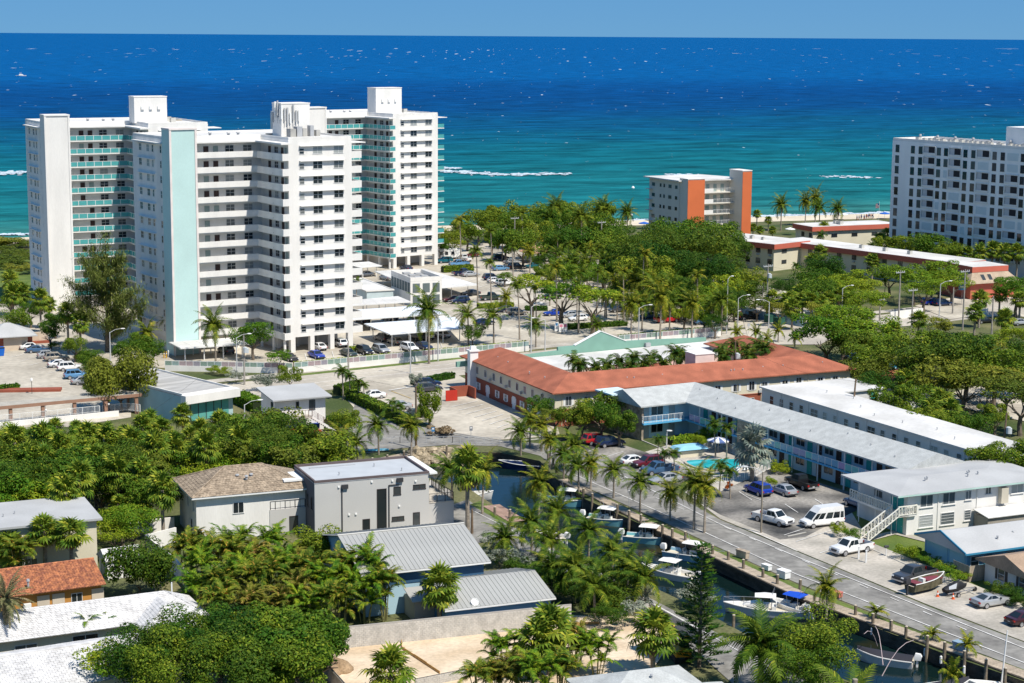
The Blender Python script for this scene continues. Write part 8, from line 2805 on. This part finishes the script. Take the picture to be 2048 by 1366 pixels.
palms('coco', 5, 'coconut palms before the office drive', 'coconut palm by the drive above the canal head, {o}', [(757, 843, 5), (822, 848, 5), (680, 872, 4), (715, 880, 4)])
palms('adon', 5, 'palms at the road corner by the office', 'green palm at the road corner, {o}', [(686, 742, 5), (700, 752, 4), (718, 762, 3.5), (728, 770, 3), (783, 805, 3), (800, 812, 3)])
palms('adon', 7.3, 'court palms inside the red roofed motel', 'court palm inside the red roofed motel, {o}', [(1148, 722), (1166, 730), (1196, 735), (1212, 730), (1240, 722), (1258, 732), (1272, 716), (1290, 728), (1305, 716), (1322, 725), (1345, 706), (1362, 704), (1376, 714), (1440, 700), (1455, 712), (1470, 690), (1488, 700), (1500, 712), (1512, 690), (1532, 695)])
palms('adon', 4, 'palms round the motel pool', 'small green palm round the motel pool, {o}', [(1433, 848, 5), (1455, 855, 5), (1315, 878, 3), (1332, 905, 3), (1350, 905, 3.2), (1440, 930, 4), (1462, 940, 4)])
palms('bism', 4.4, 'silver fan palm', 'big silver blue fan palm before the grey motel', [(1506, 892, 5)], s=1.05)
palms('coco', 4.4, 'coconut palms on the right bank of the canal', 'coconut palm on the right canal bank, {o}', [(1060, 836, 4.6), (1042, 858, 4), (1083, 848, 4.2), (1128, 903, 4), (1158, 928, 4), (1150, 885, 4), (1182, 923, 4), (1228, 933, 4.4), (1281, 957, 4.5), (1341, 983, 3.9), (1390, 962, 6.3), (1411, 968, 6.3), (1100, 878, 4.5), (1655, 1172, 3.5)])
palms('coco', 4.5, 'coconut palms on the left bank of the canal', 'coconut palm on the left canal bank, {o}', [(965, 938, 6), (905, 934, 6), (1078, 962, 4.6), (1012, 1068, 3.6), (1064, 1035, 4.6), (1118, 1015, 4.6), (1105, 1075, 4.5), (1178, 1050, 5), (1225, 1092, 5), (1255, 1125, 4.5), (1292, 1150, 4), (1150, 1125, 4.5), (1190, 1165, 4), (1105, 1125, 4)], s=.84)
palms('fan', 9, 'tall cabbage palm left of the canal', 'tall cabbage palm at the end of the grey cube house', [(936, 935, 8)], s=1.4)
palms('young', 1.2, 'young palms on the grass strip by the lower wharf', 'young palm on the grass strip by the lower wharf, {o}', [(1752, 1218, 1.2), (1866, 1262, 1.1), (1934, 1282, 1.8), (1905, 1340, 2.5)], s=.8)
palms('areca', 4.5, 'areca palms massed behind the metal roof', 'areca clump in the mass left of the metal roofs, {o}', [(375, 1085, 4.5), (400, 1120, 4.8), (415, 1080, 4.8), (445, 1100, 5), (470, 1075, 4.6), (480, 1135, 5), (510, 1095, 5), (540, 1075, 4.6), (525, 1145, 5), (560, 1120, 5), (590, 1110, 5), (600, 1155, 5), (630, 1130, 5), (660, 1150, 5), (690, 1130, 5), (720, 1110, 5.5), (740, 1120, 5.5),
  (730, 1165, 4.5), (680, 1190, 4.5), (620, 1195, 4.2), (560, 1185, 4.5), (500, 1185, 4.5), (450, 1160, 4.5), (430, 1190, 4), (770, 1160, 4.5), (400, 1165, 4)])
palms('areca', 4, 'areca palms by the white roofs', 'areca clump by the bottom left houses, {o}', [(185, 1240, 3.2), (40, 1100, 4), (85, 1290, 1.6)])
palms('fan', 5, 'cabbage palms at the cream house', 'cabbage palm before the cream flat roofed house, {o}', [(140, 1068, 5), (88, 1062, 5), (15, 1105, 3)], s=1.2)
palms('dust', 6, 'dusty date palm', 'dusty green date palm at the left edge', [(8, 1195, 6.5)])
palms('fan', 3.6, 'cabbage palm by the block wall', 'cabbage palm between the block wall and metal roof', [(880, 1178, 4)], s=1.3)
palms('fan', 4, 'cabbage palms at the plot', 'cabbage palm round the building plot, {o}', [(1100, 1262, 4.5), (1075, 1290, 3.5), (1308, 1270, 4.2), (780, 1352, 2.0)], s=1.35)
palms('areca', 3.5, 'areca palms at the plot', 'areca clump along the plot, {o}', [(1010, 1285, 3.5), (1040, 1320, 3.8), (1080, 1330, 4), (1150, 1260, 4), (1195, 1285, 3.6), (1120, 1325, 3.6), (1000, 1335, 3), (960, 1340, 3)])
palms('royal', 6, 'royal palms along the bottom', 'dark royal palm at the bottom, {o}', [(1523, 1285, 5.5), (1706, 1345, 4.5)], s=1.25)
palms('fan', 5, 'cabbage palms in front of the condominium', 'cabbage palm in front of the condominium, {o}', [(1775, 468, 5), (1800, 480, 5), (1820, 470, 6), (1850, 490, 6), (1885, 505, 6), (1910, 500, 6), (1935, 508, 6), (1960, 505, 7), (1985, 500, 7), (2010, 505, 7), (2035, 505, 7), (1760, 478, 5), (1870, 485, 6), (1900, 480, 6)], s=1.25)
trees('broad', 4, 'trees before the condominium', 'green tree at the foot of the condominium, {o}', [(1795, 490, 4.5), (1830, 492, 5), (1865, 492, 6), (1895, 508, 5), (1770, 490, 4)], flat=.8)
palms('fan', 5, 'cabbage palms among the right hand motels', 'cabbage palm on the right side of the picture, {o}', [(1625, 520, 5), (1640, 505, 6), (1745, 520, 5), (1735, 512, 5), (1680, 590, 5), (1700, 600, 5), (1865, 550, 6), (1960, 600, 6), (2000, 590, 5), (1838, 640, 5), (1785, 660, 5), (1730, 690, 6), (1765, 705, 6), (1860, 700, 6), (1895, 725, 6), (1810, 760, 5), (1950, 625, 5), (2010, 640, 4), (2040, 600, 5), (1605, 600, 5), (1600, 585, 5), (1575, 600, 5), (1622, 602, 5.5), (1640, 606, 5), (1655, 598, 5), (1585, 618, 4.5), (1545, 596, 5), (1880, 800, 5), (1900, 820, 5), (1860, 820, 5)], s=1.25)
palms('adon', 4, 'feathery palms before the long red fascia block', 'feathery palm before the long red fascia block, {o}', [(1645, 470, 6), (1700, 500, 5), (1745, 490, 5), (1785, 500, 5), (1838, 510, 5), (1590, 530, 4), (1770, 560, 4)])

# Norfolk pine
t = T('norfolk_pine', 'tall straight norfolk pine with tiered branches beside the left bank street', 'tree', (*G(1398, 1335)[:2], 0), 0)
r = random.Random(6)
Hn = 12.6
MB().path([(0, 0, -.3), (.05, 0, 6), (0, 0, Hn)], [.22, .14, .03], 8).build('trunk', TRUNK, t)
for lv in range(24):
 z = 1.0 + lv * .49
 l = 2.75 * (1 - (z - 1) / (Hn)) ** .8 + .22
 bm = MB()
 nb = 6 if lv < 19 else 5
 for b in range(nb):
  a = 6.283 * b / nb + lv * .5 + r.uniform(-.15, .15)
  ll = l * r.uniform(.85, 1.1)
  d = Vector((math.cos(a), math.sin(a), .16)).normalized()
  e = Vector((0, 0, z)) + d * ll
  bm.path([(0, 0, z), tuple(Vector((0, 0, z)) + d * ll * .5 - Vector((0, 0, .03))), tuple(e + Vector((0, 0, .12)))], [.035, .025, .01], 4)
  s = Vector((-d.y, d.x, 0))
  for q in range(int(46 * ll / 2.5) + 8):
   f = r.uniform(.15, 1.02)
   p = Vector((0, 0, z)) + d * ll * f
   k = r.choice((-1, 1))
   m = (s * k * r.uniform(.5, 1) + d * r.uniform(.4, .9) + Vector((0, 0, r.uniform(.05, .5)))).normalized() * r.uniform(.3, .55)
   w_ = m.cross(Vector((0, 0, 1))).normalized() * .05
   bm.add([p - w_, p + w_, p + m * .8 + w_ * .8, p + m, p + m * .8 - w_ * .8], [(0, 1, 2, 3, 4)])
 bm.build('branch_tier', PINE, t)

# ================================================================ lamps, poles, wires and small things
def lamp(label, u, v, h, deg, arm=2.2, m=None):
 t = T('street_lamp', label, 'street lamp', G(u, v), R(deg), 'street lamps')
 MB().path([(0, 0, 0), (0, 0, h * .6), (0, 0, h)], [.13, .10, .08], 8).build('pole', m or mat('galvanised', (.52, .53, .53), rough=.5), t)
 MB().path([(0, 0, h - .1), (arm * .5, 0, h + .45), (arm, 0, h + .55)], [.05, .045, .04], 6).build('arm', mat('galvanised', (.52, .53, .53)), t)
 MB().loft([[(arm - .1, -.09, h + .5), (arm - .1, .09, h + .5), (arm - .1, .09, h + .62), (arm - .1, -.09, h + .62)], [(arm + .35, -.16, h + .47), (arm + .35, .16, h + .47), (arm + .35, .14, h + .64), (arm + .35, -.14, h + .64)], [(arm + .7, -.08, h + .5), (arm + .7, .08, h + .5), (arm + .7, .06, h + .58), (arm + .7, -.06, h + .58)]]).build('lamp_head', WHITE2, t)

lamp('street lamp on the road verge reaching left before the front tower', 821, 747, 7.2, 200, 2.0)
lamp('street lamp near the carports reaching right', 876, 722, 7.2, 20)
lamp('street lamp by the fence entrance at the mint gable, left of pair', 1090, 701, 6.0, 190)
lamp('street lamp behind the motel at the car park exit', 1062, 705, 9, 40)
lamp('street lamp at the tree island near the mint gable', 1277, 690, 7.5, 20)
lamp('tall street lamp right of the yellow palms', 1453, 668, 11.5, 45, 1.2)
lamp('street lamp reaching right before the black pickup', 1475, 662, 7, 25)
lamp('street lamp by the blue wall reaching left', 1537, 660, 6, 190)
lamp('street lamp above the left lot near the round dark tree', 221, 722, 5.5, 25)
lamp('street lamp by the utility pole at the mint shaft carport', 474, 758, 7.5, 30)
lamp('street lamp over the trees in front of the office', 490, 880, 5.5, 25)
lamp('street lamp on the side street with the white box wall', 1878, 640, 8, 25, 2.4)
lamp('street lamp by the lawn at the right, among bushes', 1683, 640, 7, 25)
lamp('street lamp at the canal motel lot beside the blue crossover', 1522, 1066, 7.8, 165, 2.0, mat('lamp_wood', (.30, .26, .2), var=.3))
lamp('street lamp deep in the beach trees left of the pavilion', 1027, 520, 7, 180, 2.2)
lamp('short white lamp post on the pool terrace', 1333, 897, 2.2, 0, .1)

def upole(label, u, v, h, cross=True, trans=False, deg=33, lean=0, m=None):
 t = T('utility_pole', label, 'utility pole', G(u, v), R(deg), 'utility poles')
 MB().path([(0, 0, -.2), (lean * .5, 0, h * .5), (lean, 0, h)], [.19, .16, .12], 8).build('pole', m or mat('grey_pole', (.38, .35, .31), var=.3, scale=1.5, fine=(8, .15)), t)
 if cross:
  MB().box(lean - 1.3, lean + 1.3, -.08, .08, h - .6, h - .42).build('crossarm', GREY, t)
  im = MB().lathe([(.03, 0), (.07, .05), (.04, .12), (.06, .18), (.03, .25)], 6).mesh('insulator', WHITE2)
  for x in (-1.2, -.6, .6, 1.2):
   put('insulator', im, t, (lean + x, 0, h - .42))
 if trans:
  MB().lathe([(.1, 0), (.34, .05), (.36, .95), (.2, 1.05)], 10, (.0, -.5)).build('transformer', mat('transformer_grey', (.50, .54, .56)), t).location = (lean, 0, h - 3.0)
  MB().lathe([(.1, 0), (.28, .05), (.28, .8), (.2, .9)], 10, (.45, -.4)).build('transformer', mat('transformer_grey', (.50, .54, .56)), t).location = (lean, 0, h - 3.1)
 return t

BROWNP = mat('brown_pole', (.20, .14, .09), var=.3, scale=1.5, fine=(8, .15))
upole('utility pole with grey transformer in front of the green tree by the front tower', 489, 770, 8.8, False, True)
upole('grey pole with transformers standing in the left jungle', 211, 990, 8.0, False, True)
upole('tall grey pole with crossarm in front of the cream red fascia block', 1533, 642, 12.5, True, True)
upole('wooden pole with crossarm left of the white side wall', 1759, 642, 5.2)
upole('grey pole with crossarm behind the white side wall, thicker', 1823, 655, 8.5)
upole('tall grey pole with long crossarm beside the leaning palm', 1797, 640, 11)
upole('tallest grey pole on the right near the mansard building', 1925, 660, 13, True)
upole('bare pole right of the tallest, by the road', 1983, 668, 8, False)
upole('wooden pole rising from the red motel roof edge', 1468, 795, 9.8, False, True, m=BROWNP)
upole('thin leaning wooden pole behind the grey motel roof', 1702, 865, 8.5, False, lean=.6, m=BROWNP)
upole('leaning wooden pole with transformer behind the white motel end', 2003, 935, 8, False, True, lean=.5, m=BROWNP)
upole('white painted pole at the curb behind the pool trees', 1905, 628, 6, False)
upole('slim grey pole at the drive above the canal head', 832, 898, 9.5, False, m=BROWNP)
upole('thin pole on the road verge in front of the fence', 697, 752, 6.5, False)
upole('grey lamp pole in the areca palms with white globe top', 621, 1215, 5.0, False)
upole('pole at the beach trees near the picnic pavilion', 1029, 520, 12, True)
upole('pole behind the slim palms at the wood edge', 1202, 530, 12, True)
upole('grey pole by the left bank behind the tall cabbage palm', 944, 1068, 3.2, False, m=BROWNP)
W_ = mat('wire', (.04, .04, .04))
for i, (a, b, lab) in enumerate((((489, 770, 8.4), (835, 898, 9.0), 'power line from the tower pole to the canal head pole'), ((211, 990, 7.6), (489, 770, 8.4), 'power line over the jungle to the tower pole'), ((1533, 642, 12), (1797, 640, 10.6), 'power line across the right hand trees'),
         ((1797, 640, 10.6), (1925, 660, 12.6), 'power line to the tallest right hand pole'), ((1468, 795, 9.4), (1702, 865, 8.2), 'power line over the white motel roof'), ((1702, 865, 8.2), (2003, 935, 7.7), 'power line down to the leaning transformer pole'))):
 p, q = G(*a[:2]) + Vector((0, 0, a[2])), G(*b[:2]) + Vector((0, 0, b[2]))
 pts = [p.lerp(q, f) - p - Vector((0, 0, 1.2 * math.sin(f * 3.14159))) for f in [k / 10 for k in range(11)]]
 o = tag(MB().path(pts, [.014] * 11, 4).build('power_line', W_), lab, 'power line', 'power lines')
 o.location = p

def sign(label, u, v, w_, h_, z0, m, deg=24, marks=(), name='road_sign'):
 t = T(name, label, 'sign', G(u, v), R(deg), 'signs')
 MB().tube((0, .03, 0), (0, .03, z0 + h_), .035, n=6).build('post', GREY, t)
 MB().box(-w_ / 2, w_ / 2, -.03, .0, z0, z0 + h_).build('panel', m, t)
 for x0, x1, y0, y1, mm in marks:
  MB().face((x0 * w_, -.034, z0 + y0 * h_), (x1 * w_, -.034, z0 + y0 * h_), (x1 * w_, -.034, z0 + y1 * h_), (x0 * w_, -.034, z0 + y1 * h_)).build('sign_mark', mm, t)
 return t

SB = mat('sign_blue', (.05, .20, .40))
SP = mat('sign_pink', (.62, .22, .30))
SG = mat('sign_grey', (.22, .23, .25))
sign('white notice board with pink and blue bands at the car park entry', 1126, 668, 1.8, 1.7, .5, WHITE2, 20, ((-.44, -.05, .55, .92, SP), (.05, .44, .55, .92, SP), (-.4, .4, .15, .22, SG), (-.4, .3, .32, .38, SG)))
sign('white notice board beside the pink one, blue marked', 1113, 666, .8, 1.9, .4, WHITE2, 20, ((-.35, .35, .6, .9, SB), (-.3, .3, .2, .26, SG)))
sign('small dark street sign on the right bank by the first palms', 1258, 1012, .5, .5, 1.8, SG, 30, ((-.3, .3, .55, .75, WHITE2),))
sign('small blue grey sign at the canal head street', 866, 880, .5, .7, 1.3, SB, 20, ((-.3, .3, .5, .8, WHITE2),))
sign('small dark sign right of the blue grey one at the canal head', 942, 878, .5, .7, 1.3, SG, 20, ((-.3, .3, .5, .8, WHITE2),))
sign('round grey traffic sign before the black pickup', 1497, 668, .7, .7, 1.6, GREY, 30)
sign('blue and white pole sign by the right car lot', 1923, 610, 1.7, 3.0, 3.5, SB, 0, ((-.4, .4, .55, .8, WHITE2), (-.3, .3, .2, .3, WHITE2)))
rs = T('stop_sign', 'red octagonal stop sign behind the walkway posts', 'sign', G(91, 835), R(10))
MB().tube((0, .02, 0), (0, .02, 2.6), .04).build('post', GREY, rs)
MB().add([(math.cos(R(22.5 + 45 * i)) * .4, -.02, 2.3 + math.sin(R(22.5 + 45 * i)) * .4) for i in range(8)], [tuple(range(8))]).build('panel', mat('stop_red', (.5, .02, .03)), rs)
mb_ = T('mailbox', 'black mailbox on a white post by the stair house path', 'mailbox', G(1772, 1113), R(24))
MB().tube((0, 0, 0), (0, 0, 1.1), .06).build('post', WHITE2, mb_)
MB().loft([[(x, -.13, 1.1), (x, .13, 1.1), (x, .13, 1.28), (x, .07, 1.36), (x, -.07, 1.36), (x, -.13, 1.28)] for x in (-.28, .28)]).build('box', DARK, mb_)
for i, (u, v) in enumerate(((1717, 1119), (1732, 1126))):
 t = T('white_post', 'white painted bollard post on the apron, %s of two' % ['left', 'right'][i], 'bollard', G(u, v), 0, 'white posts on the apron')
 MB().box(-.09, .09, -.09, .09, 0, 1.5).build('post', WHITE2, t)
 MB().box(-.11, .11, -.11, .11, 1.5, 1.56).build('cap', WHITE2, t)
for i, (u, v) in enumerate(((328, 716), (333, 716), (337, 714))):
 t = T('bollard', 'yellow gate bollard at the tower drive, %s of three' % ordn(i, 3), 'bollard', G(u, v), 0, 'yellow bollards')
 MB().lathe([(.13, 0), (.13, 1.2), (.05, 1.3)], 8).build('post', mat('bollard_yellow', (.6, .35, .03)) if i < 2 else WHITE2, t)
 MB().lathe([(.135, .8), (.135, .95)], 8).build('stripe', WHITE2, t)
lp = T('lantern', 'white globe lantern on a post in the left car lot', 'lantern', G(64, 788))
MB().tube((0, 0, 0), (0, 0, 2.2), .05).build('post', DARK, lp)
MB().lathe([(.08, 2.2), (.22, 2.3), (.22, 2.6), (.05, 2.8)], 8).build('globe', WHITE2, lp)
bi = T('dumpster', 'blue skip at the left edge of the car lot', 'skip', G(-4, 712), R(24))
MB().add([(-1, -.7, .1), (1, -.7, .1), (1, .7, .1), (-1, .7, .1), (-1.2, -.8, 1.5), (1.2, -.8, 1.5), (1.2, .8, 1.7), (-1.2, .8, 1.7)], [(3, 2, 1, 0), (4, 5, 6, 7), (0, 1, 5, 4), (1, 2, 6, 5), (2, 3, 7, 6), (3, 0, 4, 7)]).build('bin', mat('skip_blue', (.01, .12, .5)), bi)
MB().box(-1.22, 1.22, -.82, .0, 1.62, 1.7).build('lid', DARK, bi)
# transformer cabinets
for i, (u, v) in enumerate(((1540, 645), (1558, 650))):
 t = T('green_cabinet', 'dark green power cabinet by the blue wall, %s of two' % ['left', 'right'][i], 'cabinet', G(u, v), R(30), 'power cabinets')
 MB().box(-1, 1, -.8, .8, 0, 1.6).build('cabinet', mat('cabinet_green', (.03, .11, .08)), t)
 MB().box(-1.05, 1.05, -.85, .85, 1.6, 1.68).build('lid', mat('cabinet_green', (.03, .11, .08)), t)
ex = T('excavator', 'yellow compact excavator half hidden behind the cabbage palm and pine', 'excavator', G(1362, 1320), R(100))
YL = mat('machine_yellow', (.70, .33, .02), rough=.4)
MB().box(-1.1, 1.1, -.9, -.5, 0, .6).build('track', RUBBER, ex)
MB().box(-1.1, 1.1, .5, .9, 0, .6).build('track', RUBBER, ex)
MB().box(-1.1, .6, -.8, .8, .65, 1.4).build('body', YL, ex)
MB().box(-.3, .7, -.7, .1, 1.4, 2.5).build('cab', CARGLASS, ex)
MB().box(-.4, .8, -.75, .15, 2.5, 2.6).build('cab_roof', YL, ex)
MB().bar((.6, .3, 1.2), (2.2, .3, 2.8), .25, .3).bar((2.2, .3, 2.8), (3.2, .3, 1.0), .2, .25).build('boom', YL, ex)
MB().box(2.9, 3.5, .0, .6, .4, 1.0).build('bucket', DARK, ex)
# parasols and beach things
def parasol(label, u, v, ms, r_=1.5, h=2.4, closed=False, group='parasols'):
 t = T('parasol', label, 'parasol', G(u, v), 0, group)
 MB().tube((0, 0, 0), (0, 0, h), .03).build('pole', WHITE2, t)
 n = 12
 for i in range(n):
  a, b = 6.283 * i / n, 6.283 * (i + 1) / n
  if closed:
   MB().add([(0, 0, h), (math.cos(a) * .16, math.sin(a) * .16, h - 1.4), (math.cos(b) * .16, math.sin(b) * .16, h - 1.4)], [(0, 1, 2)]).build('panel', ms[i % len(ms)], t)
  else:
   MB().add([(0, 0, h), (math.cos(a) * r_, math.sin(a) * r_, h - .5), (math.cos(b) * r_, math.sin(b) * r_, h - .5), (math.cos(b) * r_, math.sin(b) * r_, h - .66), (math.cos(a) * r_, math.sin(a) * r_, h - .66)], [(0, 1, 2), (1, 4, 3, 2)]).build('panel', ms[i % len(ms)], t)
parasol('blue and white striped parasol beside the motel pool', 1436, 905, [WHITE2, mat('parasol_blue', (.10, .16, .36))], 1.7)
parasol('closed teal parasol at the pool behind the white motel', 1979, 855, [TEAL], closed=True)
parasol('turquoise parasol on the pool terrace near the street palms', 1428, 953, [mat('turquoise_canvas', (.03, .42, .42))], 1.3, 2.0)
parasol('white beach parasol right of the beach coconut palms', 1685, 440, [WHITE2], 1.8)
parasol('blue beach tent on the sand left of the mid-rise', 1288, 458, [mat('tent_blue', (.02, .12, .5))], 1.8, 2.4)
parasol('white beach parasol beside the thatched one at the beach motel', 1580, 470, [WHITE2], 1.6)
parasol('blue beach parasol near the flag', 1769, 438, [mat('tent_blue', (.02, .12, .5))], 1.8)
fl = T('flag', 'small red and white flag on a pole by the beach', 'flag', G(1757, 452), R(-20))
MB().tube((0, 0, 0), (0, 0, 8), .05).build('pole', WHITE2, fl)
for i in range(7):
 MB().face((-.05, 0, 6.0 + i * .22), (-1.2, .2, 5.7 + i * .22), (-1.2, .2, 5.92 + i * .22), (-.05, 0, 6.22 + i * .22)).build('stripe', mat('flag_red', (.5, .05, .08)) if i % 2 == 0 else WHITE2, fl)
MB().face((-.05, -.01, 6.9), (-.5, .07, 6.78), (-.5, .07, 7.42), (-.05, -.01, 7.54)).build('canton', SB, fl)
# two loungers by the pool
for i, (u, v) in enumerate(((1482, 935), (1492, 942), (1470, 948))):
 t = T('sun_lounger', 'white sun lounger on the pool deck, %s of three' % ordn([1, 2, 0][i], 3), 'sun lounger', G(u, v), R(60), 'loungers at the motel pool')
 MB().box(-.9, .5, -.3, .3, .3, .36).build('seat', WHITE2, t)
 MB().add([(.5, -.3, .33), (.5, .3, .33), (1.05, .3, .8), (1.05, -.3, .8), (.5, -.3, .28), (.5, .3, .28), (1.08, .3, .76), (1.08, -.3, .76)], [(0, 1, 2, 3), (7, 6, 5, 4), (3, 2, 6, 7), (0, 3, 7, 4), (1, 5, 6, 2)]).build('backrest', WHITE2, t)
 for x, y in ((-.8, -.25), (-.8, .25), (.4, -.25), (.4, .25)):
  MB().box(x - .03, x + .03, y - .03, y + .03, 0, .3).build('leg', WHITE2, t)
st_ = T('bar_hut', 'small round topped pool hut with a pale blue roof', 'hut', G(1378, 912), R(24))
MB().box(-2, 2, -1, 1, 0, 1.0).build('counter', CREAM, st_)
MB().loft([[(x * s, y * s, z) for x, y in ((-2.5, -1.4), (2.5, -1.4), (2.5, 1.4), (-2.5, 1.4))] for s, z in ((1, 1.2), (.85, 1.55), (.45, 1.75))]).build('roof', mat('hut_blue', (.28, .56, .72)), st_)

# people
def person(label, u, v, shirt, legs, skin=(.42, .26, .18), deg=0, z=0.0, walk=.12, group=None):
 t = T('person', label, 'person', G(u, v, z) if z == 0 else z, R(deg), group)
 sk = mat('skin_%d' % int(skin[0] * 100), skin, rough=.55)
 e = [((0, 0, .92), .15), ((0, 0, 1.12), .14), ((0, 0, 1.38), .155), ((0, 0, 1.50), .07), ((0, 0, 1.56), .06),
   ((.0, .10, .88), .085), ((walk, .1, .48), .06), ((walk * .6, .1, .08), .045), ((walk * .6 + .12, .1, .04), .04),
   ((0, -.10, .88), .085), ((-walk * .6, -.1, .48), .06), ((-walk * 1.4, -.1, .08), .045), ((-walk * 1.4 + .12, -.1, .04), .04),
   ((0, .2, 1.40), .06), ((.02, .25, 1.12), .045), ((.1, .24, .88), .035), ((.12, .235, .80), .032),
   ((0, -.2, 1.40), .06), ((-.02, -.25, 1.12), .045), ((.04, -.24, .88), .035), ((.06, -.235, .80), .032)]
 ed = [(0, 1), (1, 2), (2, 3), (3, 4), (0, 5), (5, 6), (6, 7), (7, 8), (0, 9), (9, 10), (10, 11), (11, 12), (2, 13), (13, 14), (14, 15), (15, 16), (2, 17), (17, 18), (18, 19), (19, 20)]
 mb = MB()
 for a, b in ed:
  (p, r0), (q, r1) = e[a], e[b]
  mb.tube(p, q, r0, r1, 8)
 mb.lathe([(.03, 1.55), (.08, 1.60), (.10, 1.68), (.09, 1.75), (.03, 1.80)], 8)
 mb.build('body', sk, t, 60)
 MB().loft([[(x, y, z_) for x, y in ((-.15, -.17), (.15, -.17), (.15, .17), (-.15, .17))] if False else [(math.cos(k * .785) * rx, math.sin(k * .785) * ry, z_) for k in range(8)] for rx, ry, z_ in ((.155, .185, .9), (.15, .175, 1.12), (.165, .22, 1.4), (.10, .14, 1.49))]).build('shirt', shirt, t, 60)
 MB().tube((0, .1, .92), (walk, .1, .46), .10, .085, 8).tube((0, -.1, .92), (-walk * .6, -.1, .46), .10, .085, 8).build('shorts', legs, t, 60)
 MB().lathe([(.06, 1.79), (.105, 1.72), (.105, 1.66), (.06, 1.83)], 8).build('hair', mat('dark_hair', (.03, .02, .015)), t)
 return t

rd = random.Random(21)
SH = [mat('shirt_red', (.45, .03, .03)), mat('shirt_black', (.03, .03, .04)), WHITE2, mat('shirt_blue', (.05, .12, .35))]
SN = ['red', 'black', 'white', 'blue']
for i in range(14):
 u = 1714 + i * 2.5 + rd.uniform(-1, 1)
 k = rd.randrange(4)
 person('person in a %s shirt in the crowd on the far beach, %s' % (SN[k], ordn(i, 14)), u, 441 - i * .25 + rd.uniform(-1.5, 1.5), SH[k], SH[(k + 1) % 4], deg=rd.uniform(0, 360), group='people on the far beach')
